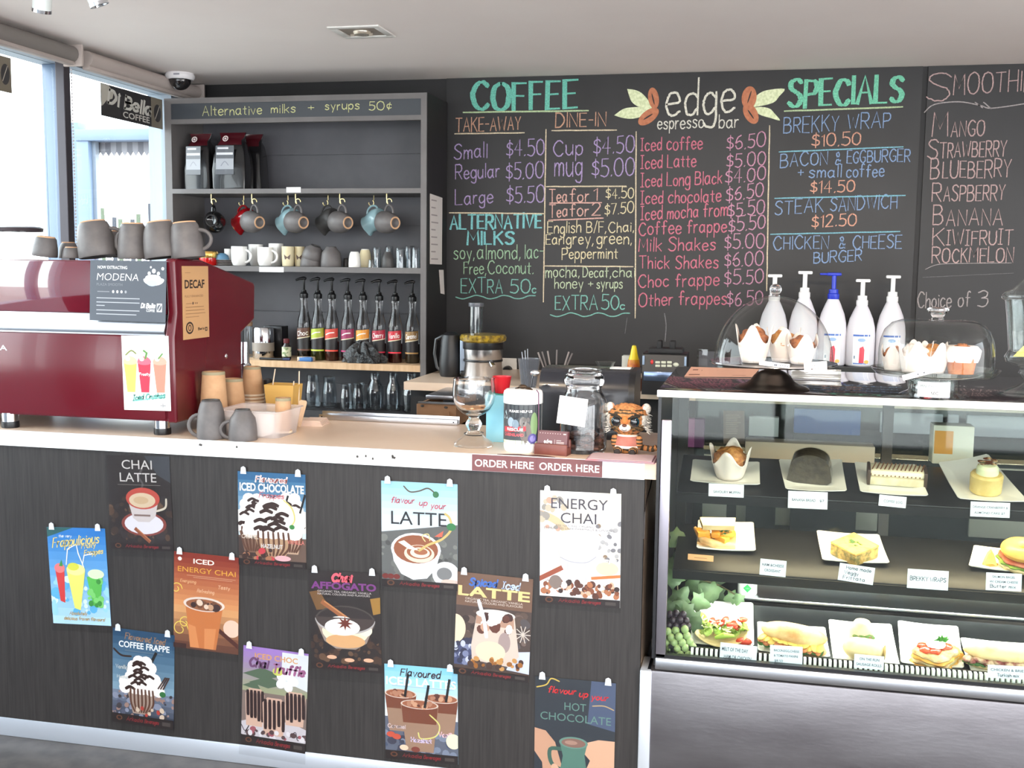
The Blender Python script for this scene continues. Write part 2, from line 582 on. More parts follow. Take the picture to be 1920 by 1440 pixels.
class Pr:
    """flat print: sheet of w x h metres, local x right, z up from its lower left corner, facing -y; layers are a hair apart"""
    def __init__(s, w, h, paper=(255, 255, 255), th=.0012, dz=.000014):
        s.w, s.h, s.k, s.n, s.dz = w, h, 0, 0, dz
        s.mb = MB()
        s.mb.col = paper
        if th:
            s.mb.box(0, 0, 0, w, th, h)

    def up(s):
        s.k += 1
        s.n += 1
        return -.0002-s.dz*s.n

    def clip(s):
        """cut everything printed off at the edges of the sheet"""
        mb = MB()
        for f, c in zip(s.mb.f, s.mb.c):
            P = [s.mb.v[i] for i in f]
            if all(-1e-6 <= p[0] <= s.w+1e-6 and -1e-6 <= p[2] <= s.h+1e-6 for p in P):
                mb.col = c
                mb.add(P, [tuple(range(len(P)))])
                continue
            for ax, lim, sg in ((0, 0, 1), (0, s.w, -1), (2, 0, 1), (2, s.h, -1)):
                Q = []
                for i in range(len(P)):
                    a, b = P[i-1], P[i]
                    da, db = (a[ax]-lim)*sg, (b[ax]-lim)*sg
                    if (da >= 0) != (db >= 0):
                        t = da/(da-db)
                        Q.append(tuple(a[j]+(b[j]-a[j])*t for j in range(3)))
                    if db >= 0:
                        Q.append(b)
                P = Q
                if len(P) < 3:
                    break
            if len(P) > 2:
                mb.col = c
                mb.add(P, [tuple(range(len(P)))])
        s.mb = mb
        return s

    def poly(s, pts, col, unit=True, layer=None):
        y = s.up()
        W_, H_ = (s.w, s.h) if unit else (1, 1)
        s.mb.col = col
        s.mb.add([(p[0]*W_, y, p[1]*H_) for p in pts], [tuple(range(len(pts)))])

    def rect(s, x0, y0, x1, y1, col):
        s.poly([(x0, y0), (x1, y0), (x1, y1), (x0, y1)], col)

    def grad(s, x0, y0, x1, y1, ca, cb_, n=8):
        for i in range(n):
            t = i/(n-1)
            s.k -= 1 if i else 0
            s.rect(x0, y0+(y1-y0)*i/n, x1, y0+(y1-y0)*(i+1)/n, tuple(ca[j]*(1-t)+cb_[j]*t for j in range(3)))

    def ell(s, cx, cy, rx, ry, col, n=22, a0=0, a1=360, rot=0):
        q = s.h/s.w
        P = []
        for i in range(n if a1-a0 >= 360 else n+1):
            a = math.radians(a0+(a1-a0)*i/n)
            u, v = rx*math.cos(a), ry*math.sin(a)
            c, d = math.cos(math.radians(rot)), math.sin(math.radians(rot))
            v_ = v*q
            P.append((cx+u*c-v_*d, cy+(u*d+v_*c)/q))
        s.poly(P, col)

    def line(s, pts, w, col, sm=False, contrast=0):
        P = [(p[0]*s.w, p[1]*s.h) for p in pts]
        if sm:
            P = smooth(P)
        s.mb.col = col
        y = s.up()
        for q in ribbon(P, w*s.w, contrast):
            s.mb.add([(p[0], y, p[1]) for p in q], [(0, 1, 2, 3)])

    def text(s, t, x0, x1, zb, h, col, shear=0, bold=0, slope=0):
        vs, fs, w = ftext(t, shear, bold)
        y = s.up()
        s.mb.col = col
        kx = (x1-x0)*s.w/w
        s.mb.add([(x0*s.w+a*kx, y, zb*s.h+b*h*s.h+slope*a*kx) for a, b in vs], fs)

    def hand(s, t, x0, x1, zb, h, col, w=.012, shear=0, jit=.12, contrast=0, slope=0, arc=0):
        st, wd = strokes(t, jit=jit)
        y = s.up()
        s.mb.col = col
        kx = (x1-x0)*s.w/wd
        kz = h*s.h/10
        for p in st:
            P = [(x0*s.w+a*kx+shear*b*kz, zb*s.h+b*kz+slope*a*kx+arc*math.sin(math.pi*a/wd)*s.h) for a, b in p]
            for q in ribbon(P, w*s.w, contrast):
                s.mb.add([(u[0], y, u[1]) for u in q], [(0, 1, 2, 3)])

    def build(s, name, parent=None, m=None, clip=False):
        if clip:
            s.clip()
        return obj(name, s.mb, m or ink('print_ink', .45, .15), parent, flat=True, fix=False)

# ================================================================ the room
m_black = mat('black_wall_paint', (24, 23, 25), .62, c2=(32, 30, 31), ns=3)
m_ceil = mat('ceiling_plaster', (240, 231, 227), .85, c2=(243, 235, 231), ns=2)
m_floor = mat('dark_floor_tile', (70, 66, 64), .45, c2=(92, 87, 84), ns=14)
m_steel = mat('brushed_steel', (196, 198, 204), .28, 1, bump=.05, bs=60, stretch=(1, 1, 30))
m_white = mat('white_laminate', (236, 238, 242), .35)
m_frame = mat('blue_grey_aluminium', (98, 114, 138), .4, .0)
m_dark = mat('dark_bronze_metal', (62, 58, 64), .45, .3)
m_glass = glass('window_glass', (250, 253, 252), 1.3)
b = MB().box(LX-.2, FY-.2, -.1, RX+.2, WY+.2, 0)
struct('floor', b, m_floor, flat=True)
b = MB().box(LX-.2, FY-.2, CZ, RX+.2, WY+.2, CZ+.15)
struct('ceiling', b, m_ceil, flat=True)
b = MB().box(LX-.15, WY, 0, RX+.2, WY+.15, CZ)
struct('wall_back', b, m_black, flat=True)
b = MB().box(RX, 3.2, 0, RX+.15, WY, CZ).box(RX, FY, 0, RX+.15, 3.2, .12).box(RX, FY, CZ-.1, RX+.15, 3.2, CZ).box(RX, -.2, .12, RX+.15, -.1, CZ-.1)  # unseen opening toward the front, added to bring more daylight onto the ceiling
struct('wall_right', b, mat('grey_paint', (178, 172, 168), .8), flat=True)
# glazed front behind the camera: head, sill and mullions
b = MB().box(LX-.15, FY-.12, CZ-.16, RX+.15, FY, CZ).box(LX-.15, FY-.12, 0, RX+.15, FY, .08)
for x in (LX-.1, -1.1, .2, 1.4, RX):
    b.box(x-.04, FY-.1, .08, x+.04, FY-.02, CZ-.16)
struct('wall_front', b, m_dark, flat=True)
# window wall on the left
b = MB().box(LX-.15, FY, 0, LX-.02, WY, .1).box(LX-.15, FY, CZ-.07, LX-.02, WY, CZ)
b.box(LX-.15, FY, .1, LX-.02, 2.35, 1.02).box(LX-.15, .2, .1, LX-.02, 1.15, CZ-.07)  # unseen sill and pier, added so the espresso machine reflects dark wall
b.box(LX-.15, 5.14, .1, LX-.02, WY, CZ-.07)
struct('wall_left', b, mat('window_wall_paint', (150, 160, 172), .6), flat=True)
b = MB()
for y0, y1 in ((4.264, 4.32), (1.5, 1.56), (-1.0, -.94)):
    b.box(LX-.13, y0, .1, LX-.03, y1, CZ-.07, .004)
w1 = struct('window_1', b, m_frame)
b = MB()
for y0, y1 in ((FY, -1.0), (-.94, 1.5), (1.56, 4.262), (4.32, 5.14)):
    b.box(LX-.08, y0, .1, LX-.072, y1, CZ-.07)
struct('pane', b, m_glass, w1, flat=True)
b = MB().box(LX-.03, 4.213, .1, LX+.012, 4.256, CZ-.05, .003)
b.mi = 1
for i in range(150):
    b.cb((LX+.014, 4.262, .15+i*.0141), (.005, .005, .008))
struct('trim_1', b, [m_dark, mat('chain_plastic', (225, 222, 225), .4)], flat=True)

# roller blinds in their head boxes
m_bl1 = mat('blind_fabric_grey', (120, 114, 110), .8)
m_bl2 = mat('blind_fabric_taupe', (176, 164, 158), .8)
for i, (y0, y1, lab) in enumerate(((-1.5, 4.2, 'rolled-up grey roller blind under the ceiling on the left, nearer pair of windows'),
                                   (4.3, 5.24, 'rolled-up taupe roller blind under the ceiling above the black coffee sign'))):
    t = thing('roller_blind', lab, 'blind', (LX+.06, (y0+y1)/2, CZ-.075), 0, 'roller blinds')
    h = (y1-y0)/2
    b = MB()
    b.tube([(0, -h, .028), (0, h, .028)], .034, 16)
    obj('roll', b, m_bl1 if i == 0 else m_bl2, t)
    b = MB().box(-.05, -h, .03, -.03, h, .07).box(-.02, -h, -.0, .016, h, -.018, .006)
    obj('bottom_rail', b, m_bl2, t)
    b = MB().cb((0, h+.012, .025), (.09, .016, .09), .004)
    obj('bracket', b, m_bl2, t)

# ---------------------------------------------------------------- outside
m_pave = mat('pale_paving', (232, 230, 226), .9, c2=(240, 238, 234), ns=3)
b = MB().box(LX-.1, -30, -.16, 30, FY-.1, -.12)
struct('ground', b, m_pave, flat=True)
b = MB().box(-30, -30, -.16, LX-.1, 30, -.12)
struct('ground', b, mat('grey_paving', (128, 124, 120), .9, c2=(140, 136, 131), ns=3), flat=True)
# glazed doorway across the corner outside, seen through the window
YD = 6.35
p = hy(142, 243, YD)
q = hy(165, 264, YD)
xr = -2.98
b = MB().box(p.x, YD, -.1, q.x, YD+.1, p.z, .004).box(p.x, YD-.01, q.z, xr, YD+.1, p.z, .004)
b.box(p.x-.09, YD+.03, -.1, p.x-.005, YD+.12, p.z+.05)
door = struct('door_1', b, mat('door_blue_grey', (98, 114, 138), .5))
b = MB().box(q.x, YD+.04, 0, q.x+.025, YD+.08, q.z)
struct('door_frame', b, mat('shade_grey', (110, 118, 130), .5), door, flat=True)
a0, a1, bz = hy(165, 262, 6.5), hy(318, 262, 6.5), hy(240, 288, 6.5).z
b = MB()
N = 15
for i in range(N):
    x0, x1 = a0.x+(a1.x-a0.x)*i/N, a0.x+(a1.x-a0.x)*(i+1)/N
    b.mi = i % 2
    P = [(x0, a0.z+.06), (x1, a0.z+.06), (x1, bz+.01), ((x0+x1)/2, bz-.02), (x0, bz+.01)]
    b.prism(P, 6.45, 6.462)
obj('awning_valance', b, [mat('awning_grey', (92, 91, 98), .8), mat('awning_pale', (126, 124, 130), .8)], door, flat=True)
# slatted fence and hedge outside
t = thing('slat_fence', 'pale upright slat fence outside beyond the window', 'fence', (-3.7, 8.2, -.12))
b = MB()
z0, z1 = hy(240, 330, 8.2).z+.12, 0
x0, x1 = hy(165, 400, 8.2).x+3.7, hy(318, 400, 8.2).x+3.7
k = 0
x = x0
while x < x1:
    u = (x-x0)/(x1-x0)
    hgt = z0-.12-.22*math.sin(math.pi*min(1, max(0, u*1.15)))-.04*random.random()
    b.mi = k % 3
    b.box(x, 0, 0, x+.03, .02, hgt)
    x += .055
    k += 1
b.mi = 0
b.box(x0, .02, .3, x1, .05, .36).box(x0, .02, 1.1, x1, .05, 1.16)
obj('slat', b, [mat('fence_pale', (150, 150, 160), .8), mat('fence_grey', (62, 64, 72), .8), mat('fence_green', (84, 94, 76), .8)], t, flat=True)['kind'] = 'stuff'
t = thing('shrub', 'small green shrub outside at the foot of the slat fence', 'shrub', (-3.9, 7.7, -.12))
b = MB()
for i in range(160):
    a, r_, z_ = random.uniform(0, 6.28), random.uniform(0, .45), random.uniform(.9, 1.5)
    c = Vector((r_*math.cos(a), r_*math.sin(a)*.4, z_))
    M = Matrix.Translation(c) @ Matrix.Rotation(random.uniform(0, 6), 4, 'Z') @ Matrix.Rotation(random.uniform(-1, 1), 4, 'X')
    b.add([(-.03, 0, 0), (0, -.012, .02), (.05, 0, 0), (0, .012, .02)], [(0, 1, 2), (0, 2, 3)], M)
obj('foliage', b, mat('shrub_leaf', (104, 124, 84), .7), t, fix=False)['kind'] = 'stuff'
b = MB().tube([(0, 0, 0), (0, 0, 1.3)], .02, 8)
obj('stem', b, mat('bark', (96, 80, 66), .9), t)

# ================================================================ counter
CY, CT = 2.8, .947
m_grain = mat('dark_wood_grain_panel', (33, 30, 29), .45, c2=(53, 49, 48), ns=5, stretch=(40, 40, 1.5), lo=.3, hi=.8, detail=8)
m_beige = mat('beige_laminate', (222, 196, 172), .32, c2=(228, 204, 182), ns=3)
m_edge = mat('white_edge_band', (240, 244, 248), .35)
xe = hy(1208, 894, CY).x
t = thing('service_counter', 'long dark wood-grain service counter covered in drink posters', 'counter', (0, 0, 0))
b = MB().box(-2.86, CY+.012, .058, xe, CY+.034, CT-.045)
obj('front_panel', b, m_grain, t, flat=True)
b = MB().box(-2.86, CY+.034, .058, xe-.012, 3.28, CT-.045)
obj('carcass', b, m_dark, t, flat=True)
b = MB().box(xe-.012, CY+.034, .36, xe, 3.28, CT-.045)
obj('end_panel', b, m_beige, t, flat=True)
b = MB().box(-2.86, CY+.01, 0, xe, CY+.03, .058, .003)
obj('kickboard', b, mat('kick_steel', (200, 206, 216), .35, .6), t)
t = thing('worktop', 'beige worktop with a chipped white front edge carrying the espresso machine', 'worktop', (0, 0, 0))
b = MB().box(-2.86, CY+.004, CT-.044, xe+.03, 3.32, CT)
obj('top', b, m_beige, t, flat=True)
b = MB().box(-2.86, CY, CT-.045, xe, CY+.006, CT+.0006)
obj('edge_band', b, m_edge, t, flat=True)
m_chip = mat('chipped_edge', (70, 66, 64), .8)
for px, py, w in ((670, 856, 5), (686, 855, 4), (699, 860, 4), (738, 858, 9), (736, 855, 5), (376, 834, 8), (444, 838, 4)):
    p, s = at_y(px, py, CY)
    b = MB().prism([(p.x-w*s/2, p.z-.002), (p.x+w*s/3, p.z-.004), (p.x+w*s/2, p.z+.002), (p.x-w*s/4, p.z+.004)], CY-.0006, CY+.001)
    obj('chip', b, m_chip, t, flat=True)
b = MB().box(-2.86, 3.32, CT-.044, -2.3, 3.74, CT)
obj('grinder_ledge', b, m_beige, t, flat=True)
obj('ledge_support', MB().box(-2.84, 3.34, 0, -2.34, 3.72, CT-.044), m_dark, t, flat=True)
# order here stickers on the edge
for i, (xa, xb, za, zb) in enumerate(((885, 1006, 863, 888), (1006, 1129, 868, 895))):
    p, q = hy(xa, za+1, CY), hy(xb, zb+3, CY)
    w, h = q.x-p.x, .044
    pr = Pr(w, h, (112, 66, 68), .0006)
    pr.text('ORDER HERE', .045, .955, .27, .46, (245, 240, 240), bold=.012)
    t = thing('counter_sticker', 'brown ORDER HERE sticker on the counter edge, %s one' % ('left' if i == 0 else 'right'), 'sticker', (p.x, CY-.0008, CT-.0445), 0, 'order here stickers')
    pr.build('printed_strip', t)
# cable hanging beside the counter end
b = MB()
P = [hx(1225, 872, xe+.004), hx(1223, 895, xe+.004), hx(1219, 915, xe+.004), hx(1213, 935, xe+.006), hx(1209, 960, xe+.006), hx(1207, 1010, xe+.006)]
P = [tuple(v) for v in P]
b.tube(P, .0018, 6)
tag(obj('cable', b, mat('black_cable', (30, 22, 20), .5)), 'thin black cable hanging down the beige counter end beside the glass display', 'cable')

# ================================================================ back bench
BZ = .935
t = thing('back_bench', 'black back bench with beige doors below the menu blackboards', 'bench', (0, 0, 0))
b = MB().box(-1.5, 4.56, BZ-.035, 2.4, WY-.002, BZ)
obj('bench_top', b, m_beige, t, flat=True)
b = MB().box(-1.5, 4.66, .0, 2.4, WY-.002, BZ-.035)
obj('carcass', b, m_black, t, flat=True)
m_door = mat('taupe_cupboard_door', (206, 192, 176), .5)
for x0, x1 in ((-1.45, -1.0), (-.98, -.5), (-.48, -.1), (-.06, .34), (.42, .52), (.86, 1.2), (1.3, 1.7)):
    obj('door', MB().box(x0, 4.64, .38, x1, 4.66, .665, .003), m_door, t)
for x0, x1 in ((.5, .74), (.76, .80), (.83, 1.18), (1.2, 1.5)):
    obj('drawer', MB().box(x0, 4.64, .79, x1, 4.66, .875, .003), mat('pale_drawer', (188, 186, 196), .5), t)
for xa, xb, z0_, z1_, c_ in ((.16, .42, .78, .88, (40, 88, 160)), (-.02, .10, .76, .84, (206, 204, 206)), (-.3, -.2, .70, .82, (120, 70, 110))):
    tb = thing('storage_box', 'box stored under the back bench, seen through the display: ' + {40: 'the blue one', 206: 'the white one', 120: 'the purple one'}[c_[0]], 'box', ((xa+xb)/2, 4.61, 0))
    obj('carton', MB().box(xa-(xa+xb)/2, -.02, z0_, xb-(xa+xb)/2, .03, z1_, .003), mat('box_%d' % c_[0], c_, .5), tb)
    obj('stand_panel', MB().box(xa-(xa+xb)/2, -.01, 0, xb-(xa+xb)/2, .03, z0_), m_black, tb, flat=True)
# pulled-out knock-box drawer under the bench front
p0, p1 = hy(781, 757, 4.2), hy(846, 790, 4.2)
t2 = thing('drawer_box', 'brown drawer with a steel lid standing open behind the left end of the drip rail', 'drawer', (0, 0, 0))
b = MB().box(p0.x, 4.2, p1.z-.03, p1.x+.02, 4.22, p0.z, .002).box(p0.x, 4.22, p1.z-.03, p0.x+.01, 4.55, p0.z).box(p1.x+.01, 4.22, p1.z-.03, p1.x+.02, 4.55, p0.z).box(p0.x, 4.22, p1.z-.03, p1.x+.02, 4.55, p1.z-.02)
b.prism([(p1.x-.03, p1.z-.03), (p1.x+.006, p1.z-.03), (p1.x-.008, p1.z+.04)], 4.19, 4.199)
obj('drawer_front', b, mat('brown_board', (150, 112, 82), .7, c2=(128, 94, 66), ns=9), t2, flat=True)
b = MB()
for px, py in ((792, 761), (836, 764)):
    q = hy(px, py, 4.198)
    b.ell((q.x, 4.198, q.z), (.008, .003, .005), 10, 6)
obj('hole', b, m_chip, t2)
b = MB().box(p0.x+.008, 4.19, p0.z+.004, p1.x+.06, 4.205, p0.z+.010).box(p0.x+.02, 4.26, p0.z+.012, p1.x+.06, 4.56, p0.z+.03, .003)
obj('lid', b, m_steel, t2)
b = MB().box(p0.x, 4.21, 0, p1.x+.02, 4.55, p1.z-.032)
obj('pedestal', b, m_dark, t2, flat=True)

# ================================================================ tall shelf unit
SY = 4.95
m_shelf = mat('grey_painted_board', (100, 96, 95), .5, c2=(110, 106, 105), ns=6)
m_shback = mat('blue_grey_plank_back', (78, 77, 82), .55, c2=(88, 87, 92), ns=5)
m_shdark = mat('charcoal_side', (52, 50, 52), .55)
P = lambda x, y: hy(x, y, SY)
xl, xr = P(312, 400).x, P(800, 250).x
zt = P(600, 178).z
t = thing('shelf_unit', 'tall dark grey shelf unit with a chalked header, cups, coffee bags and syrups', 'shelf unit', (0, 0, 0))
xi0, xi1 = P(321, 250).x, P(789, 250).x
SB = WY-.02
obj('side_panel', MB().box(xl, SY, 0, xi0, SB, zt), m_shelf, t, flat=True)
b = MB().box(xi1, SY, 0, xr, SB, zt)
obj('side_panel', b, m_shelf, t, flat=True)
obj('outer_face', MB().box(xr, SY+.003, 0, xr+.003, SB, zt), m_black, t, flat=True)
zs1 = P(560, 189.5).z
zr1, zr0 = P(560, 219.5).z, P(560, 228.5).z
obj('top_board', MB().box(xi0, SY, zs1, xi1, SB, zt), m_shelf, t, flat=True)
b = MB().box(xi0, SY+.004, zr1, xi1, SY+.02, zs1)
obj('header_board', b, mat('slate_header', (58, 62, 68), .4), t, flat=True)
obj('header_rail', MB().box(xi0, SY, zr0, xi1, SY+.03, zr1), m_shelf, t, flat=True)
# plank back with shadow gaps
b = MB()
zz = [.0, .4, .72]+[P(560, v).z for v in (730, 590, 505, 418, 278, 195)]
for a, c in zip(zz, zz[1:]):
    if c > a:
        b.box(xi0, SB-.012, a+.002, xi1, SB, c-.002)
b.box(xi0, SB-.004, 0, xi1, SB, zt-.02)
obj('back_panel', b, m_shback, t, flat=True)
Z1, Z1b = P(560, 353.5).z, P(560, 362.5).z
Z2, Z2b = P(560, 500).z, P(560, 510).z
Z3, Z3b = P(560, 678).z, P(560, 690).z
obj('shelf', MB().box(xi0, SY, Z1b, xi1, SB-.012, Z1), m_shelf, t, flat=True)
obj('shelf', MB().box(xi0, SY, Z2b, xi1, SB-.012, Z2), m_shelf, t, flat=True)
obj('shelf', MB().box(xi0, SY, Z3b, xi1, SB-.012, Z3), mat('raw_wood_edge', (214, 180, 142), .6, c2=(196, 158, 120), ns=7, stretch=(6, 1, 1)), t, flat=True)
Z4 = .735
obj('shelf', MB().box(xi0, SY, Z4-.03, xi1, SB-.012, Z4), m_shdark, t, flat=True)
m_tag = mat('white_paper', (246, 246, 244), .7)
for xa, xb, ya, yb in ((537, 564, 351, 361), (486, 532, 500.5, 510.5)):
    a, c = P(xa, ya), P(xb, yb)
    obj('shelf_label', MB().box(a.x, SY-.001, c.z, c.x, SY, a.z), m_tag, t, flat=True)
# cup hooks under the upper shelf
HK = [(396, 369), (457, 375), (472, 366), (540, 375), (554, 366), (615, 374), (637, 366), (701, 374), (725, 366)]
m_brass = mat('brass_hook', (226, 206, 150), .3, .8)
HKP = []
for i, (px, py) in enumerate(HK):
    y = SY+.045 if i in (0, 2, 4, 6, 8) else SY+.165
    q = hy(px, py, y)
    b = MB()
    r = .013 if i in (1, 3, 5, 7) else -.013
    pts = [(q.x, y, Z1b)]+[(q.x, y, Z1b-.022)]+[(q.x-r+r*math.cos(a)*1.0, y, Z1b-.036+r*math.sin(a)) for a in [math.radians(v) for v in range(60, -210, -25)]]
    b.tube(pts, .0025, 6)
    obj('cup_hook', b, m_brass, t)
    HKP.append(Vector((q.x-r, y, Z1b-.049)))
# header writing
def chalk_mat(name, c):
    return mat(name, c, .9, c2=tuple(v*.8 for v in c), ns=240, detail=2, lo=.3, hi=.62)


LIFT = [0]


def chalk(mb, text, x0, y0, x1, y1, h, Y, w=2.6, contrast=0, gap=1.9, jit=.14, shear=0, lift=.0015):
    """hand-written line from baseline pixel (x0, y0) to (x1, y1), capital height h pixels, on the plane y = Y"""
    a, c = hy(x0, y0, Y), hy(x1, y1, Y)
    s = sc(a)
    st, wd = strokes(text, gap, jit)
    k = (c.x-a.x)/wd
    for i_, p in enumerate(st):
        lf = lift+.00003*(LIFT[0] % 40)
        LIFT[0] += 1
        Q = [(a.x+(u+shear*v)*k, a.z+(c.z-a.z)*u/wd+v*h*s/10) for u, v in p]
        for q in ribbon(Q, w*s, contrast):
            mb.add([(v[0], Y-lf, v[1]) for v in q], [(0, 1, 2, 3)])


def chalk_line(mb, pts, Y, w=2.4, sm=False, lift=.0015, n=10, jit=.3):
    if not sm:
        P_ = []
        for (xa, ya), (xb, yb) in zip(pts, pts[1:]):
            P_ += [(xa+(xb-xa)*i/n+random.uniform(-jit, jit)*(i > 0), ya+(yb-ya)*i/n+random.uniform(-jit, jit)*(i > 0)) for i in range(n)]
        pts = P_+[pts[-1]]
    else:
        pts = smooth(pts)
    Q = [(hy(x, y, Y).x, hy(x, y, Y).z) for x, y in pts]
    s = sc(hy(*pts[0], Y))
    lift += .0013
    for q in ribbon(Q, w*s, 0):
        mb.add([(v[0], Y-lift, v[1]) for v in q], [(0, 1, 2, 3)])


b = MB()
for tx, x0, y0, x1, y1, h in (('Alternative', 380, 217, 491, 214, 17), ('milks', 509, 212, 554, 210.5, 15.5), ('+', 578, 209, 589, 208.5, 15), ('syrups', 610, 206.5, 674, 204.5, 15.5), ('50¢', 692, 206, 734, 205.5, 16)):
    chalk(b, tx, x0, y0, x1, y1, h, SY+.004, 1.7)
obj('header_writing', b, chalk_mat('chalk_cream', (222, 222, 160)), t, flat=True, fix=False)
# paper notes taped on the unit's right flank
m_note = mat('note_paper', (206, 198, 194), .8)
XN = xr+.004
for i, (c4, lab) in enumerate((([(806, 363), (829, 371), (828, 496), (806, 495)], 'long white paper note taped to the right flank of the shelf unit'),
                               ([(823, 506), (831, 506), (833, 552), (826, 550)], 'narrow white tape strip on the right flank of the shelf unit under the long note'))):
    Q = [hx(px, py, XN) for px, py in c4]
    b = MB().prism([(q.y, q.z) for q in Q], XN, XN+.0015, 'x')
    b.mi = 1
    if i == 0:
        for k in range(9):
            f = (k+.6)/9.5
            y0_, y1_ = Q[0].y+.02, Q[0].y+(Q[1].y-Q[0].y)*random.uniform(.4, .7)
            z_ = Q[0].z+(Q[3].z-Q[0].z)*f-.01
            b.box(XN+.0015, y0_, z_, XN+.0018, y1_, z_+.006)
    tag(obj('paper_note', b, [m_note, mat('note_ink', (150, 140, 140), .8)], flat=True), lab, 'note')

# ================================================================ menu blackboards
BY = WY-.012
m_board = mat('blackboard', (25, 24, 26), .5, c2=(37, 36, 38), ns=3.2, stretch=(1, 1, .7), detail=6, lo=.35, hi=.75)
zb = .97
xA, xB, xC = hy(836, 400, BY).x, hy(1717, 400, BY).x, hy(1727, 400, BY).x
bd = thing('menu_blackboard', 'wide blackboard with the chalked coffee and specials menus', 'blackboard', (0, 0, 0), 0, 'menu blackboards')
obj('board', MB().box(xA, BY, zb, xB, WY-.001, CZ-.001), m_board, bd, flat=True)
b2 = thing('menu_blackboard', 'blackboard at the right with the pink chalked smoothie flavours', 'blackboard', (0, 0, 0), 0, 'menu blackboards')
obj('board', MB().box(xC, BY, zb, xC+1.1, WY-.001, CZ-.001), m_board, b2, flat=True)
obj('board_joint', MB().box(xB, BY+.006, zb, xC, WY-.001, CZ-.001), m_black, bd, flat=True)
T = lambda mb, *a, **k: chalk(mb, *a, BY, **k)
R_ = lambda mb, *a, **k: chalk_line(mb, *a, BY, **k)


def writing(name, c, root, rows, lines=(), w=2.6, contrast=0):
    nm = name.split('|')
    m = chalk_mat('chalk_'+(nm[1] if len(nm) > 1 else '%d_%d_%d' % c), c)
    for r in rows:
        mb = MB()
        T(mb, *r[:6], w=r[6] if len(r) > 6 else w, contrast=contrast)
        obj(nm[0], mb, m, root, flat=True, fix=False)
    for l in lines:
        mb = MB()
        R_(mb, l[0], w=l[1] if len(l) > 1 else 2.4, sm=len(l) > 2)
        obj('chalk_line', mb, m, root, flat=True, fix=False)


teal, mint = (120, 206, 186), (128, 214, 180)
writing('menu_heading', teal, bd, [('COFFEE', 886, 207, 1082, 202, 50, 4)], contrast=1.6)
writing('menu_heading', mint, bd, [('SPEC|ALS', 1479, 201, 1691, 189, 47, 4)], contrast=1.5)
writing('menu_heading', (135, 208, 211), bd, [('ALTERNAT|VE', 845, 429, 1015, 427, 25, 3.2), ('M|LKS', 877, 458.5, 963, 457, 23, 3.2)], contrast=.7)
writing('heading_rule', (195, 216, 169), bd, [], [([(869, 211), (1103, 207.5)], 3), ([(1471, 208.5), (1692, 200.5)], 3)])
writing('menu_heading', (209, 161, 135), bd, [('TAKE-AWAY', 855, 247, 976, 243.5, 24), ('D|NE-|N', 1042, 240, 1136, 236, 25)])
writing('heading_rule', (226, 209, 178), bd, [], [([(853, 251), (983, 249)],), ([(1035, 245), (1156, 244)],), ([(843, 399), (1021, 400.6)],), ([(1024, 243), (1019, 566)],), ([(1193, 247), (1191, 596)],), ([(1443, 236), (1440, 400), (1437.6, 545)],), ([(1025, 350), (1174, 349)],), ([(1021, 498.6), (1187, 500)],)])
writing('price_words', (180, 157, 204), bd, [('Small', 852, 298, 913, 294.5, 26), ('$4.50', 950, 293.5, 1020, 291, 30), ('Regular', 854, 336.5, 936, 331.5, 25), ('$5.00', 949, 337, 1019, 332, 29), ('Large', 854, 384, 924, 380, 26), ('$5.50', 950, 382, 1021, 378, 31),
        ('Cup', 1038, 292, 1092, 290.5, 30), ('$4.50', 1113, 290, 1189, 286, 32), ('mug', 1040, 330, 1091, 328, 40), ('$5.00', 1110, 331, 1189, 328, 31)], w=2.3)
writing('extras_words', (168, 204, 168), bd, [('soy,', 851, 486, 889, 485.5, 26), ('almond,', 895, 486, 975, 485, 26), ('lac-', 984, 484, 1018, 484, 26), ('Free,', 870, 514, 911, 513.5, 23), ('Coconut.', 915, 513.5, 1000, 512.5, 23)], w=2)
writing('extras_words', (135, 197, 183), bd, [('EXTRA', 865, 549, 942, 549, 26), ('50', 957, 549, 994, 549, 27), ('c', 998, 549, 1005, 549, 14), ('EXTRA', 1041, 581, 1120, 580, 26), ('50', 1128, 580, 1160, 580, 27), ('c', 1163, 580, 1171, 580, 14)],
        [([(855+i*12.4, 557+3.4*math.sin(i*1.5)) for i in range(13)], 2, 1), ([(1032+i*12.4, 590+3.6*math.sin(i*1.5)) for i in range(13)], 2, 1)], w=2.3)
writing('tea_words', (226, 178, 166), bd, [('Tea', 1030, 379, 1063, 378, 23), ('for', 1069, 378, 1104, 377, 22), ('1', 1114, 376, 1120, 376, 22), ('Tea', 1030, 407, 1064, 406, 22), ('for', 1069, 406, 1103, 404.5, 22), ('2', 1110, 404, 1126, 403.5, 22)],
        [([(1031, 380.8), (1128, 380)],), ([(1029, 413), (1131, 409)],)], w=2.2)
writing('tea_words', (230, 216, 176), bd, [('$4.50', 1136, 373, 1188, 371, 19), ('$7.50', 1134, 403, 1188, 399, 20), ('English', 1027, 438, 1089, 436, 21), ('B/F,', 1100, 436, 1136, 435.5, 20), ('Chai,', 1141, 436, 1188, 434, 19), ('Earl', 1024, 459, 1057, 458, 19), ('grey,', 1062, 458, 1112, 457.5, 22), ('green,', 1119, 458, 1184, 457, 22), ('Peppermint', 1054, 486, 1158, 484, 20)], w=2)
writing('extras_words', (200, 214, 180), bd, [('mocha,', 1023, 520, 1086, 519.5, 22), ('Decaf,', 1093, 520, 1145, 519, 19), ('chai', 1149, 519, 1190, 519, 19), ('honey', 1040, 541, 1093, 540.5, 19), ('+', 1103, 540, 1112, 540, 17), ('syrups', 1119, 541, 1167, 540, 19)], w=1.9)
X4 = lambda v: 1150+v/2.879
Y4 = lambda v: 120+v/2.879
rows, prices = [], []
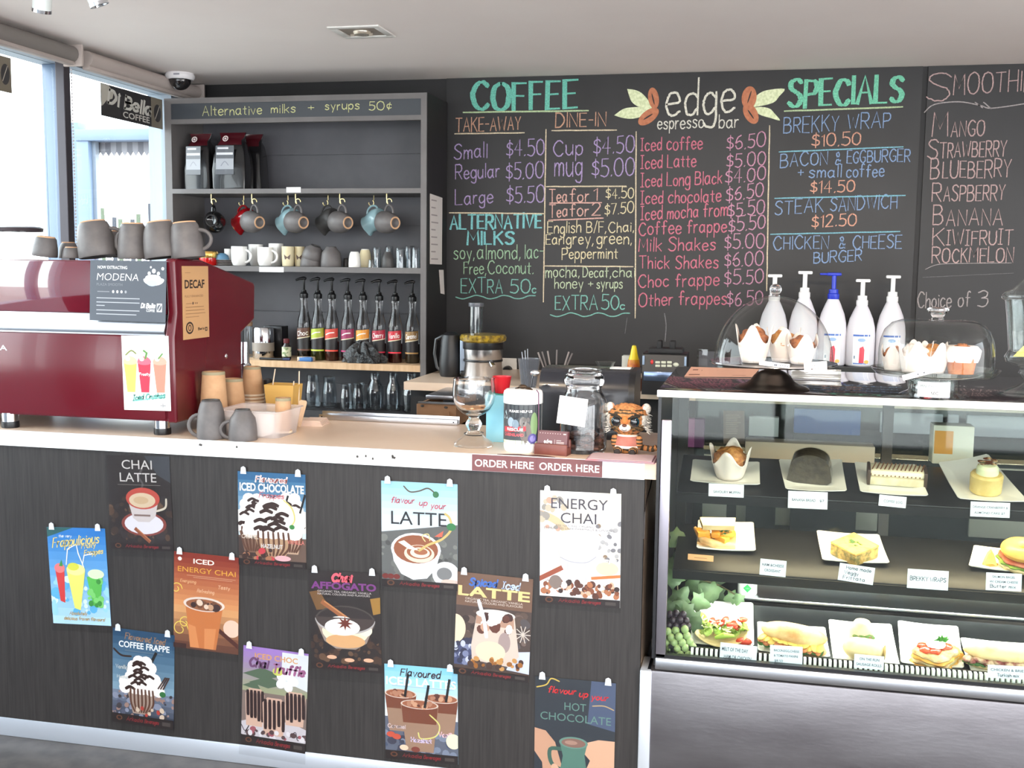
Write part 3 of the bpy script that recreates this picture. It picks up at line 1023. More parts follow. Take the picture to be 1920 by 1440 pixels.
for tx, xa, ya, xb, yb_, pt, pa, py_, pb, pz in (('Iced coffee', 148, 468, 480, 460, '$6.50', 612, 465, 820, 445), ('Iced Latte', 148, 565, 445, 555, '$5.00', 612, 560, 820, 545), ('Iced Long Black', 148, 665, 585, 645, '$4.00', 605, 645, 820, 625), ('Iced chocolate', 148, 755, 580, 742, '$6.50', 608, 745, 808, 715),
        ('Iced mocha from', 148, 843, 615, 820, '$5.50', 618, 830, 815, 805), ('Coffee frappe', 138, 925, 610, 905, '$5.50', 622, 910, 818, 885), ('Milk Shakes', 138, 1012, 550, 1005, '$5.00', 600, 1000, 815, 995), ('Thick Shakes', 140, 1105, 565, 1100, '$6.00', 600, 1095, 808, 1085), ('Choc frappe', 135, 1205, 570, 1195, '$5.50', 598, 1195, 808, 1180), ('Other frappes', 138, 1308, 610, 1295, '$6.50', 612, 1305, 805, 1295)):
    rows.append((tx, X4(xa), Y4(ya), X4(xb), Y4(yb_), 24))
    prices.append((pt, X4(pa), Y4(py_), X4(pb), Y4(pz), 26))
writing('price_words', (216, 121, 142), bd, rows, w=2.3)
writing('price_words', (209, 150, 176), bd, prices, w=2.2)
writing('shop_name', (235, 231, 216), bd, [('edge', 1249, 218, 1377, 209, 66, 4.2)])
writing('shop_name', (231, 228, 216), bd, [('espresso', 1233, 241.5, 1319, 240, 23), ('bar', 1348, 241, 1384, 239.5, 23)], w=2.2)
writing('specials_words', (142, 169, 209), bd, [('BREKKY', 1469, 250, 1572, 245, 28), ('WRAP', 1589, 243, 1669, 238.5, 28), ('BACON', 1463, 314, 1551, 308, 24), ('&', 1566, 308, 1576, 307, 22), ('EGG', 1588, 306, 1622, 305, 22), ('BURGER', 1626, 305, 1706, 302.5, 22),
        ('+', 1496, 334, 1506, 333.5, 22), ('small', 1517, 333, 1577, 332, 22), ('coffee', 1587, 332, 1657, 331.5, 23), ('STEAK', 1453, 403, 1543, 397, 25), ('SANDW|CH', 1557, 396, 1681, 390, 25), ('CH|CKEN', 1450, 468, 1553, 466, 24), ('&', 1573, 466, 1584, 466, 23), ('CHEESE', 1599, 466, 1690, 465, 24), ('BURGER', 1525.5, 494, 1615, 488, 20)], w=2.2)
writing('specials_words', (226, 168, 144), bd, [('$10.50', 1522, 275.5, 1613, 272, 23), ('$14.50', 1519.6, 361.5, 1602, 359, 22), ('$12.50', 1522, 427, 1605, 422, 23)], w=2.4)
writing('specials_rule', (135, 195, 211), bd, [], [([(1461, 285), (1693, 275.5)],), ([(1453, 372), (1697, 366.5)],), ([(1445, 439.4), (1687, 434)],)])
writing('smoothie_words', (200, 169, 166), b2, [('S', 1736, 190, 1782, 190, 50), ('MOOTH|ES', 1787, 177, 1957, 169, 37), ('M', 1747, 257, 1777, 256, 42), ('ANGO', 1783, 256, 1845, 255, 28), ('S', 1739, 297, 1758, 297, 34), ('TRAWBERRY', 1762, 296, 1886, 293, 28), ('B', 1744, 335, 1760, 335, 36), ('LUEBERRY', 1767, 334, 1894, 332, 31),
        ('R', 1747, 379, 1764, 379, 34), ('ASPBERRY', 1769, 378, 1883, 375, 28), ('B', 1749, 422, 1767, 422, 34), ('ANANA', 1774, 422, 1879, 422, 31), ('K', 1748, 460, 1770, 460, 32), ('IWIFRUIT', 1774, 460, 1898, 458, 27), ('R', 1747, 491.5, 1762, 491.5, 30), ('OCKMELON', 1766, 491.5, 1899, 492, 26)], w=2.3)
writing('smoothie_words', (178, 169, 168), b2, [('Choice', 1720, 577, 1783, 576, 28), ('of', 1796, 576, 1818, 575, 28), ('3', 1833, 576, 1851, 575, 29)], [([(1733, 211), (1752, 196), (1798, 191), (1838, 198), (1860, 203), (1925, 194)], 2, 1), ([(1828, 192), (1842, 202)], 2), ([(1844, 192), (1858, 204)], 2), ([(1735, 505), (1758, 496), (1800, 494), (1896, 493)], 1.2, 1)], w=2.2)
# chalk smears
writing('chalk_mark|smear', (121, 119, 121), bd, [], [([(1246, 588), (1249, 610), (1247, 640)], 2, 1), ([(1176, 596), (1172, 625)], 1, 1), ([(1730, 520), (1900, 512)], 1)])


def patch(mb, pts, lift):
    mb.add([(hy(X4(x), Y4(y), BY).x, BY-lift, hy(X4(x), Y4(y), BY).z) for x, y in pts], [tuple(range(len(pts)))])


def eli(cx, cy, rx, ry, rot, n=26):
    c, d = math.cos(math.radians(rot)), math.sin(math.radians(rot))
    return [(cx+rx*math.cos(a)*c-ry*math.sin(a)*d, cy+rx*math.cos(a)*d+ry*math.sin(a)*c) for a in [2*math.pi*i/n for i in range(n)]]


for P_ in ([(75, 135), (115, 140), (150, 155), (180, 185), (200, 215), (208, 245), (175, 245), (130, 228), (100, 205), (85, 170)], [(5, 277), (50, 245), (90, 235), (150, 233), (208, 241), (175, 270), (140, 288), (95, 296), (45, 290)],
           [(735, 237), (760, 185), (800, 152), (850, 138), (925, 135), (895, 175), (870, 205), (820, 222)], [(738, 238), (800, 232), (845, 242), (868, 265), (900, 305), (850, 292), (800, 278), (765, 258)]):
    mb = MB()
    patch(mb, smooth(P_+[P_[0]], 3)[:-1], .0015+.0001*P_[0][0]/740)
    obj('drawn_leaf', mb, mat('chalk_leaf', (226, 232, 196), .9, c2=(196, 206, 160), ns=90), bd, flat=True, fix=False)
for i_, e in enumerate(((217, 185, 29, 58, -8), (190, 284, 66, 33, -38), (733, 182, 40, 62, 8), (742, 268, 36, 60, -28))):
    mb = MB()
    patch(mb, eli(*e), .002+.0001*i_)
    obj('drawn_bean', mb, mat('chalk_bean', (190, 124, 92), .9, c2=(172, 106, 78), ns=60), bd, flat=True, fix=False)
for e in ((215, 190, 3.5, 32, -14), (188, 285, 4, 30, 58), (735, 178, 3.5, 36, 18), (742, 272, 4, 30, -34)):
    mb = MB()
    patch(mb, eli(*e), .0027)
    obj('drawn_bean_slit', mb, m_black, bd, flat=True, fix=False)

# ================================================================ refrigerated display
t = thing('food_display_fridge', 'glass food display fridge with a stainless base and three lit shelves', 'display fridge', (0, 0, 0))
XF, XE, YF, YBK, ZT = hy(1240, 800, CY).x, 1.5, CY, 3.474, 1.137
m_blk = mat('black_enamel', (22, 22, 26), .3)
m_fgl = glass('display_glass', (242, 246, 243), 1.28)
x_b = xe+.003
obj('base', MB().box(x_b+.012, YF-.004, .0, XE, YBK, .398, .006), mat('stainless_base', (122, 119, 122), .34, .85, c2=(98, 94, 97), ns=2, stretch=(1, 1, 4), bump=.03, bs=30), t)
obj('corner_strip', MB().box(x_b-.001, YF-.01, .0, x_b+.03, YF+.1, .398, .004), mat('pale_steel_strip', (222, 228, 236), .3, .6), t)
obj('bottom_rail', MB().box(XF, YF-.002, .400, XE, YF+.04, .432, .003), m_steel, t)
obj('seal', MB().box(XF, YF+.002, .432, XE, YF+.02, .441), m_blk, t, flat=True)
obj('side_panel', MB().box(XF-.006, YF+.03, .40, XF-.001, YBK, 1.118), m_blk, t, flat=True)
b = MB().box(XF-.009, YF-.002, .43, XF-.001, YF+.03, 1.118)
obj('edge_trim', b, m_blk, t, flat=True)
obj('corner_post', MB().box(XF, YF+.002, .432, XF+.026, YF+.022, 1.06, .002), mat('grey_post', (150, 146, 156), .3, .8), t)
obj('top_slab', MB().box(XF-.012, YF+.004, 1.119, XE, YBK+.01, ZT-.0005, .002), mat('dark_glossy_top', (50, 42, 46), .08, coat=.6), t)
obj('top_edge', MB().box(XF-.013, YF-.003, 1.119, XE, YF+.004, ZT, .002), mat('white_slab_edge', (250, 250, 250), .3), t)
obj('front_glass', MB().box(XF+.026, YF+.008, .436, XE, YF+.013, 1.119), m_fgl, t, flat=True)
obj('back_frame', MB().box(XF, YBK-.03, .43, XF+.03, YBK, 1.118).box(XF, YBK-.03, 1.08, XE, YBK, 1.118).box(XF, YBK-.03, .43, XE, YBK, .50).box(.38, YBK-.03, .50, .41, YBK, 1.08).box(XE-.05, YBK-.03, .43, XE, YBK, 1.118), m_blk, t, flat=True)
obj('back_glass', MB().box(XF+.05, YBK-.016, .50, XE-.05, YBK-.012, 1.08), glass('back_door_glass', (214, 222, 222), 1.3), t, flat=True)


def plane_frame(y0, z0, tilt):
    a = math.radians(tilt)
    return Vector((0, y0, z0)), Vector((0, math.cos(a), math.sin(a))), Vector((0, -math.sin(a), math.cos(a)))


SH = []
for y0, py, tl, pb in ((3.0, 934, 13, 862), (2.93, 1082, 15, 994), (2.86, 1254, 17, 1140)):
    z0 = hy(1500, py, y0).z
    o_, v_, w_ = plane_frame(y0, z0, tl)
    d = ray(1500, pb)
    dep = (CAM+d*((o_-CAM).dot(w_)/d.dot(w_))-o_).dot(v_)
    SH.append((o_, v_, w_, tl, dep))


def on_shelf(i, px, py, lift=0):
    o_, v_, w_, tl, dp = SH[i]
    o_ = o_+w_*lift
    d = ray(px, py)
    return CAM+d*((o_-CAM).dot(w_)/d.dot(w_))


m_sh = mat('black_glass_shelf', (24, 25, 28), .42)
for i in range(3):
    o_, v_, w_, tl, dp = SH[i]
    M = Matrix(((1, 0, 0, 0), (0, v_.y, w_.y, o_.y), (0, v_.z, w_.z, o_.z), (0, 0, 0, 1)))
    obj('shelf' if i < 2 else 'deck', MB().box(XF+.03, 0, -.014, XE-.02, dp, -.0002, .003, M).box(XF+.03, -.004, -.030, XE-.02, .002, -.004, 0, M), m_sh, t)
# comb grille in front of the deck and the lit ledge behind it
b = MB()
g0 = hy(1500, 1243, 2.835)
x = XF+.09
while x < XE-.03:
    b.box(x, 2.832, g0.z-.012, x+.0065, 2.85, g0.z+.012)
    x += .0125
obj('air_grille', b, mat('white_plastic', (236, 240, 234), .4), t, flat=True)
obj('grille_bar', MB().box(XF+.03, 2.830, g0.z-.02, XE, 2.850, g0.z-.012).box(XF+.03, 2.852, g0.z-.02, XE, 2.858, g0.z+.012), m_blk, t, flat=True)
LY = SH[2][0].y+SH[2][4]*SH[2][1].y+.015
l0 = hy(1650, 1141, LY)
b = MB().box(XF+.2, LY, l0.z-.006, XE, 3.44, l0.z+.004, .002)
obj('back_ledge', b, m_steel, t)
b = MB()
x = XF+.22
while x < XE-.05:
    b.box(x, 3.42, l0.z+.012, x+.042, 3.428, l0.z+.05, .003)
    x += .05
obj('vent_slat', b, mat('vent_grey', (150, 158, 156), .5), t)
obj('light_tube', MB().box(XF+.06, YF+.022, 1.1172, XE-.06, YF+.04, 1.1188), mat('warm_tube', (255, 224, 176), .4, emit=5), t)  # added strip, hidden under the slab, to brighten the top-shelf plates
light('display_tube_light', 'AREA', ((XF+XE)/2, YF+.031, 1.116), 1.4, (1, .9, .66), XE-XF-.2, .012, look=(0, .35, -1))  # light of the added strip under the slab
# fluorescent tubes under the shelves light the plates
m_tube = mat('warm_tube', (255, 224, 176), .4, emit=5)
m_tube2 = mat('white_tube', (244, 255, 236), .4, emit=5)
for i, m_, dz in ((0, m_tube, -.03), (1, m_tube2, -.03)):
    o_, v_, w_, tl, dp = SH[i]
    y_, z_ = o_.y+.035, o_.z+dz*.6
    b = MB().tube([(XF+.06, y_, z_), (XE-.06, y_, z_)], .007, 10)
    obj('light_tube', b, m_, t)
    light('display_tube_light', 'AREA', ((XF+XE)/2, y_, z_-.009), 3.2 if i == 0 else 4.6, (1, .82, .54) if i == 0 else (.97, 1, .90), XE-XF-.2, .012, look=(0, .25, -1))

# ================================================================ helpers for things on surfaces
def print_y(name, label, cat, TL, TR, BL, Y, draw, paper=(255, 255, 255), group=None, lean=0, th=.0012, m=None, part='printed_sheet'):
    """flat print on a plane facing the room, from three of its corners in the photograph; draw(pr) paints it"""
    a, b_, c = hy(*TL, Y), hy(*TR, Y), hy(*BL, Y)
    u = b_-a
    w = u.length
    u.normalize()
    z = Vector((-u.z, 0, u.x))
    h = abs((a-c).dot(z))
    o = (a+c-z*((a-c).dot(z)))/2 if False else a-z*h
    if lean:
        z = (z*math.cos(lean)+Vector((0, 1, 0))*math.sin(lean))
    y = z.cross(u)
    M = Matrix(((u.x, y.x, z.x, o.x), (u.y, y.y, z.y, o.y-th-.0004), (u.z, y.z, z.z, o.z), (0, 0, 0, 1)))
    t = thing(name, label, cat, group=group, M=M)
    pr = Pr(w, h, paper, th)
    draw(pr)
    pr.build(part, t, m, clip=True)
    return t, w, h


def bend(mb, R, w, up=0):
    """wrap a print round a cylinder of radius R standing at the origin, its middle facing -y"""
    out = MB()
    n = 12
    for f, c in zip(mb.f, mb.c):
        P0 = [mb.v[i] for i in f]
        x0, x1 = min(p[0] for p in P0), max(p[0] for p in P0)
        k0, k1 = math.floor(x0/w*n+1e-6), math.ceil(x1/w*n-1e-6)
        for k in range(k0, max(k1, k0+1)):
            P = P0
            for lim, sg in ((k*w/n, 1), ((k+1)*w/n, -1)):
                Q = []
                for i in range(len(P)):
                    a, b = P[i-1], P[i]
                    da, db = (a[0]-lim)*sg, (b[0]-lim)*sg
                    if (da >= 0) != (db >= 0):
                        t = da/(da-db)
                        Q.append(tuple(a[j]+(b[j]-a[j])*t for j in range(3)))
                    if db >= 0:
                        Q.append(b)
                P = Q
                if len(P) < 3:
                    break
            if len(P) > 2:
                out.col = c
                out.add(P, [tuple(range(len(P)))])
    mb.v, mb.f, mb.c, mb.m = out.v, out.f, out.c, out.m
    mb.v = [((R-y)*math.sin((x-w/2)/R), -(R-y)*math.cos((x-w/2)/R), z+up) for x, y, z in mb.v]
    return mb


def wrap_print(w, h, paper, cols=14):
    pr = Pr(w, h, paper, 0)
    for i in range(cols):
        pr.k = 0
        pr.rect(i/cols, 0, (i+1)/cols, 1, paper)
    return pr


def arc_handle(mb, R0, z0, z1, out, r, ang=0, n=10):
    """loop handle on the side of a cup, from height z0 to z1, standing out by out"""
    pts = []
    for i in range(n+1):
        a = math.pi*i/n
        rr = R0-.004+out*math.sin(a)
        zz = (z0+z1)/2-(z1-z0)/2*math.cos(a)
        pts.append((rr*math.cos(ang), rr*math.sin(ang), zz))
    return mb.tube(pts, r, 8)


m_stone = mat('charcoal_stoneware', (92, 88, 88), .5, c2=(104, 99, 98), ns=30, bump=.03, bs=300)
m_clay = mat('unglazed_clay', (206, 164, 128), .85)
m_dkst = mat('dark_stoneware', (62, 60, 60), .45, c2=(72, 70, 69), ns=30)
m_kraft = mat('kraft_paper', (186, 144, 106), .8, c2=(194, 154, 116), ns=40)
m_rim = mat('pale_paper_rim', (226, 208, 184), .7)
m_clear = glass('clear_glass', (248, 251, 250), 1.42)
m_clearth = glass('thick_clear_glass', (247, 250, 249), 1.55)
m_solid = mat('solid_glass', (255, 255, 255), .02, trans=1)
m_chrome = mat('chrome', (220, 222, 226), .12, 1)
m_blackp = mat('black_plastic', (24, 24, 27), .32)
m_whitep = mat('white_plastic_gloss', (240, 240, 240), .3)


def mug_up(label, loc, R, rt, h, hang, group, rz=0, tilt=(0, 0), out=.03, hz0=.15, hz1=.72, name='stoneware_cup', handle=True, m=None, ring=m_clay):
    """cup standing upside down: rim on the surface, foot ring on top"""
    m = m or m_stone
    M = Matrix.Translation(loc) @ Matrix.Rotation(tilt[0], 4, 'X') @ Matrix.Rotation(tilt[1], 4, 'Y')
    t = thing(name, label, 'cup', group=group, M=M)
    p = [(R*.93, .003), (R*.97, 0), (R, .03*h), (R*.99, .25*h), (R*.95, .5*h), (R*.87, .74*h), (rt*1.13, .90*h), (rt*1.03, .965*h), (rt*.96, h*.985)]
    obj('body', MB().lathe(p, n=36), m, t, ang=60)
    obj('foot_ring', MB().lathe([(rt*.95, h*.98), (rt*.96, h+.0005), (rt*.92, h+.0022), (rt*.74, h+.0022), (rt*.68, h-.002), (0, h-.002)], n=32), ring, t)
    if handle:
        obj('handle', arc_handle(MB(), R*.92, hz0*h, hz1*h, out, .0055, hang), m, t)
    return t


# ================================================================ espresso machine
m_red = mat('burgundy_enamel', (92, 18, 30), .22, coat=.15)
MX = hy(326, 485, 2.84).x
em = thing('espresso_machine', 'burgundy espresso machine with a steel band and cups stacked on top', 'espresso machine', (0, 0, 0))
Z0, Z1_, Z2_, ZT_ = .99, 1.24, 1.292, 1.452
prof = [(2.84, Z0), (2.838, Z1_), (2.862, Z2_), (2.858, ZT_-.004), (3.0, ZT_-.006), (3.33, 1.376), (3.33, 1.27), (3.24, 1.225), (3.24, Z0)]
obj('housing', MB().prism(prof, -2.62, MX-.012, 'x'), m_red, em, ang=20)
pc = [(2.836, Z0-.004), (2.832, Z1_-.006), (2.85, Z2_+.01), (2.842, ZT_), (2.852, ZT_+.004), (3.0, ZT_+.001), (3.346, 1.381), (3.352, 1.37), (3.346, 1.262), (3.25, 1.222), (3.25, Z0-.004)]
b = MB().prism(pc, MX-.03, MX, 'x')
o = obj('end_cheek', b, m_red, em, ang=20)
md = o.modifiers.new('round', 'BEVEL')
md.width, md.segments, md.limit_method = .008, 3, 'ANGLE'
obj('steel_band', MB().prism([(2.834, Z1_), (2.838, Z1_+.004), (2.855, Z2_), (2.852, Z2_+.003), (2.83, Z1_+.01)], -2.62, MX-.03, 'x').box(-2.62, 2.834, Z1_-.004, MX-.03, 2.842, Z1_+.002), m_steel, em, ang=50)
obj('upper_panel', MB().box(-2.62, 2.853, Z2_+.004, MX-.034, 2.86, ZT_-.006, .002), mat('burgundy_panel', (104, 26, 40), .14, coat=.6), em)
obj('lower_panel', MB().box(-2.62, 2.833, Z0+.004, MX-.034, 2.84, Z1_-.006, .002), m_red, em)
for px, py in ((305, 816), (20, 803)):
    q, s = base(px, py, CT, 15)
    ft = obj('foot', MB().lathe([(14.5*s, 12*s), (14.5*s, Z0-CT+.002), (0, Z0-CT+.002)], (q.x, q.y, CT), 20), m_chrome, em)
    obj('foot_pad', MB().lathe([(15.5*s, 0), (16*s, 3*s), (15.5*s, 12*s), (0, 12*s)], (q.x, q.y, CT), 20), m_blackp, ft)
q = hx(424, 668, MX)
obj('screw', MB().ell((MX, q.y, q.z), (.004, .007, .008), 12, 8), m_chrome, em)
pr = Pr(.05, .02, th=0)
pr.text('GA', 0, 1, .1, .8, (225, 228, 232), bold=.01)
q = hy(-9, 655, 2.832)
o = pr.build('badge', em, mat('badge_chrome', (226, 228, 232), .2, .9))
o.location = (q.x-.01, 2.8325, q.z-.004)


MATS['burgundy_panel'].node_tree.nodes['Principled BSDF'].inputs['Coat IOR'].default_value = 3.0


def d_modena(p):
    W_ = (236, 238, 240)
    p.text('NOW EXTRACTING', .1, .49, .86, .052, W_, bold=.01)
    p.text('MODENA', .09, .64, .67, .125, W_, shear=.12, bold=-.012)
    p.text('PLAZA SMOOTH', .09, .43, .58, .045, (120, 124, 132))
    for i in range(4):
        p.ell(.31+i*.055, .485, .014, .024, W_ if i < 3 else (150, 154, 160))
    p.rect(.1, .475, .26, .49, (130, 132, 138))
    for i, (e, z) in enumerate(((.66, .37), (.66, .30), (.2, .245), (.66, .17), (.62, .105))):
        p.rect(.09, z, e, z+.014, (170, 174, 180))
    # milk splash over a cup
    p.ell(.84, .70, .135, .10, W_, a0=180, a1=360)
    p.ell(.84, .70, .135, .035, (205, 214, 224))
    p.ell(.83, .73, .10, .05, W_)
    for x, y, r in ((.78, .80, .02), (.84, .84, .025), (.9, .8, .02), (.955, .88, .018), (.80, .9, .012)):
        p.ell(x, y, r, r*1.5, W_)
    p.ell(.82, .64, .07, .05, (176, 196, 220))
    p.hand('Di Bella', .68, .86, .235, .07, W_, w=.014, shear=.2)
    p.text('COFFEE', .75, .86, .17, .045, W_, bold=.01)
    p.rect(.885, .17, .955, .31, (205, 208, 212))
    p.ell(.92, .24, .028, .055, (90, 94, 102), rot=-20)
    p.line([(.905, .2), (.935, .28)], .01, W_)


print_y('counter_card', 'slate grey NOW EXTRACTING card with a white splash cup, leaning on the espresso machine', 'card', (166, 487), (309, 490), (160, 600), 2.826, d_modena, (74, 80, 90), lean=.06, m=ink('card_ink', .35, .3))


def drink(p, cx, y0, w, h, col, top, rim=None, base_=.62):
    """tall glass of coloured drink on a print"""
    p.poly([(cx-w*base_/2, y0), (cx+w*base_/2, y0), (cx+w/2, y0+h), (cx-w/2, y0+h)], col)
    p.ell(cx, y0+h, w/2, w*.13*p.w/p.h*1.2, top)
    if rim:
        p.line([(cx-w/2, y0+h), (cx-w*base_/2, y0), (cx+w*base_/2, y0), (cx+w/2, y0+h)], .012, rim)


def d_crush(p):
    for cx, c, tp in ((.17, (250, 218, 96), (255, 236, 150)), (.80, (244, 132, 112), (250, 160, 140)), (.47, (226, 48, 72), (240, 100, 120))):
        drink(p, cx, .24, .29, .40, c, tp, (255, 240, 236))
        p.ell(cx, .64, .15, .085, tp, a0=0, a1=180)
        p.ell(cx-.05, .69, .05, .03, (255, 235, 230))
    p.line([(.5, .7), (.53, .77), (.47, .8)], .05, (90, 140, 70))
    p.line([(.78, .7), (.86, .76)], .04, (90, 140, 70))
    p.line([(.08, .74), (.2, .8), (.3, .76)], .03, (120, 130, 70), sm=True)
    p.hand('Frosty', .36, .58, .47, .035, (255, 240, 240), w=.014)
    p.hand('Iced Crushes', .2, .88, .13, .075, (92, 160, 150), w=.03, slope=.09, shear=.2)
    p.line([(.2, .12), (.5, .15), (.88, .2)], .02, (120, 190, 180), sm=True)
    p.rect(.78, .06, .9, .075, (150, 150, 150))
    p.rect(.83, .04, .85, .1, (150, 150, 150))


print_y('drink_poster', 'white poster of yellow, red and coral crushed drinks on the burgundy machine front', 'poster', (228, 629), (316, 630), (231, 768), 2.832, d_crush, (252, 252, 252))


def d_decaf(p):
    K = (58, 46, 40)
    p.text('DECAF', .08, .84, .70, .115, K, bold=.03)
    p.rect(.1, .905, .3, .912, (150, 112, 78))
    p.text('FULLY ENHANCED', .08, .78, .575, .03, (120, 88, 62))
    p.ell(.38, .49, .022, .02, K)
    p.ell(.47, .49, .02, .012, (140, 105, 76))
    p.ell(.54, .49, .02, .012, (140, 105, 76))
    p.rect(.12, .485, .33, .492, (150, 112, 78))
    for z, e in ((.435, .8), (.39, .82), (.345, .85), (.30, .6)):
        p.rect(.1, z, e, z+.008, (148, 110, 76))
    p.ell(.24, .155, .145, .085, K)
    p.ell(.24, .155, .105, .06, (196, 152, 106))
    p.ell(.24, .155, .06, .045, K)
    p.ell(.24, .155, .035, .03, (196, 152, 106))
    p.hand('Bella', .56, .8, .115, .03, K, w=.012)
    p.rect(.83, .09, .92, .145, K)
    p.rect(.855, .105, .895, .13, (196, 152, 106))


a, b_, c = hx(340, 499, MX), hx(389, 503, MX), hx(339, 638, MX)
w, h = (b_-a).length, (a-c).length
M = Matrix(((0, -1, 0, MX+.0022), (1, 0, 0, a.y), (0, 0, 1, c.z), (0, 0, 0, 1)))
t = thing('counter_card', 'kraft DECAF card taped to the right cheek of the burgundy espresso machine', 'card', M=M)
pr = Pr(w, h, (200, 156, 110), .0012)
d_decaf(pr)
pr.build('printed_sheet', t)

# cups on the machine
G = 'stoneware cups on the espresso machine'
for px, yb, R, rt, h, ha, ho, til, lab, hd in (
        (84, 486, 23, 17, 36, 0, 0, (0, .12), 'small grey cup lying leftmost on top of the espresso machine', False),
        (129, 481, 18, 12, 29, 0, 0, (0, 0), 'small grey cup standing back behind two others on the espresso machine', False),
        (135, 487, 17, 12, 20, 0, 0, (0, 0), 'tiny grey cup in front of the small ones on the espresso machine', False),
        (185, 486, 35, 24, 66, .2, .036, (0, -.16), 'big grey cup tilted to the left on the espresso machine', True),
        (250, 486, 28, 20, 66, math.pi, .018, (0, .0), 'big grey cup with an orange foot ring in the middle of the espresso machine', True),
        (354, 484, 31, 22, 66, .1, .034, (0, -.12), 'big grey cup behind with its handle out at the right end of the espresso machine', True),
        (308, 488, 35, 23, 67, .3, .036, (0, -.14), 'big grey cup tilted in front, right end of the espresso machine', True),
        (212, 480, 25, 16, 48, .2, .03, (0, -.05), 'grey cup half hidden behind the big left-tilted cup on the espresso machine', True)):
    yy = 2.86+.055 if px not in (129, 350, 212) else 2.985
    q = hy(px, yb, yy)
    s = sc(q)
    q.z = ZT_+(.001 if til == (0, 0) else .006)
    mug_up(lab, q, R*s, rt*s, h*s, ha, G, tilt=til, out=ho or .02, handle=hd, hz0=.2, hz1=.75)
# a coffee grinder stands behind the machine at the far left
q = hz(30, 690, CT)
q = Vector((-2.645, 3.53, CT))
s = sc(q)
t = thing('coffee_grinder', 'coffee grinder with a clear hopper and dark lid behind the espresso machine', 'grinder', q)
obj('body', MB().box(-.08, -.09, 0, .08, .09, .36, .015), m_blackp, t)
hz1 = hy(30, 434, q.y).z-CT
obj('hopper', MB().lathe([(.05, .36), (.055, .38), (.09, hz1-.09), (.092, hz1)], n=28), m_clear, t)
obj('lid', MB().lathe([(.1, hz1), (.102, hz1+.012), (.09, hz1+.018), (0, hz1+.02)], n=28), mat('smoked_lid', (70, 62, 66), .3), t)

# ================================================================ cups and clutter at the left of the worktop
G = 'upside-down grey mugs on the counter edge'
for px, yb, R, rt, h, lab in ((386, 829, 27, 18, 72, 'taller upside-down grey mug beside the espresso machine, handle to the left'), (446, 832, 27, 15, 57, 'shorter upside-down grey mug in front of the clear tub')):
    q, s = base(px, yb, CT, R)
    q.y = max(q.y, CY+R*s+.002)
    mug_up(lab, q, R*s, rt*s, h*s, math.pi+.25, G, ring=m_dkst, out=.03, hz0=.06, hz1=.62)


def paper_cup(label, loc, R, rt, h, group, name='paper_cup'):
    t = thing(name, label, 'paper cup', loc, 0, group)
    obj('body', MB().lathe([(R*.98, 0), (R, .004), (rt, h-.003), (rt*.97, h), (rt*.9, h), (rt*.88, h-.006), (0, h-.006)], n=32), m_kraft, t)
    obj('rim', MB().lathe([(R*.98, 0), (R*1.05, .001), (R*1.07, .004), (R*1.04, .007), (R*.99, .007)], n=32), m_rim, t)
    obj('foot_band', MB().lathe([(rt*1.02, h-.008), (rt*1.03, h-.005), (rt*1.0, h+.0006), (rt*.93, h+.0008)], n=32), mat('grey_green_band', (150, 140, 112), .7), t)
    return t


G = 'upside-down kraft paper cups'
for px, yt, yb, R, rt, lab in ((402, 697, 800, 27, 20, 'tall upside-down kraft cup behind the taller grey mug'), (438, 710, 785, 24, 17, 'kraft cup upside down between two taller kraft cup stacks')):
    q, s = base(px, yb, CT, R)
    d = ray(px, yb)
    q.x = MX+R*s*1.07+.002
    q.y = q.x*d.y/d.x
    paper_cup(lab, q, R*s, rt*s, hy(px, yt, q.y).z-CT, G)
q, s = at_y(474, 777, 3.25)
for i in range(8):
    zz = CT+.0005+i*6.1*s
    t = paper_cup('upside-down kraft cup, %s of the nested stack beside the steel shaker' % ['lowest', 'second lowest', 'third lowest', 'fourth from the bottom', 'fourth from the top', 'third from the top', 'second from the top', 'topmost'][i], (q.x, q.y, zz), 22*s, 15.5*s, 54*s, 'nested kraft cup stack')
q, s = base(461, 690, CT+.12, 8)
q = hy(460, 690, 3.28)
s = sc(q)
t = thing('milk_jug', 'slim steel shaker cup upside down behind the kraft cups', 'shaker', (q.x, q.y, CT))
hh = hy(460, 641, 3.28).z-CT
obj('body', MB().lathe([(11*s, 0), (11*s, hh*.7), (8*s, hh*.72), (7*s, hh), (0, hh)], n=20), m_chrome, t)

# clear tub
A, B_, C_ = hz(428, 815, CT), hz(520, 823, CT), hz(563, 809, CT)
x0, x1, y0, y1 = A.x, B_.x, B_.y, max(C_.y, B_.y+.11)
t = thing('plastic_tub', 'clear plastic tub of white napkins on the worktop behind the grey mugs', 'tub', ((x0+x1)/2, (y0+y1)/2, CT))
hw, hd, hh = (x1-x0)/2, (y1-y0)/2, .078
m_tub = glass('cloudy_plastic', (250, 246, 246), 1.3, .15, .42, (245, 236, 234))


def rrect(w, d, r, z, n=5):
    out = []
    for cx, cy, a0 in ((w-r, d-r, 0), (-w+r, d-r, 90), (-w+r, -d+r, 180), (w-r, -d+r, 270)):
        for i in range(n+1):
            a = math.radians(a0+90*i/n)
            out.append((cx+r*math.cos(a), cy+r*math.sin(a), z))
    return out


def loft(mb, rings, cap0=True, cap1=False, M=None):
    n = len(rings[0])
    vs = [p for r in rings for p in r]
    fs = [(k*n+i, k*n+(i+1) % n, (k+1)*n+(i+1) % n, (k+1)*n+i) for k in range(len(rings)-1) for i in range(n)]
    if cap0:
        fs.append(tuple(range(n))[::-1])
    if cap1:
        fs.append(tuple(range((len(rings)-1)*n, len(rings)*n)))
    return mb.add(vs, fs, M)


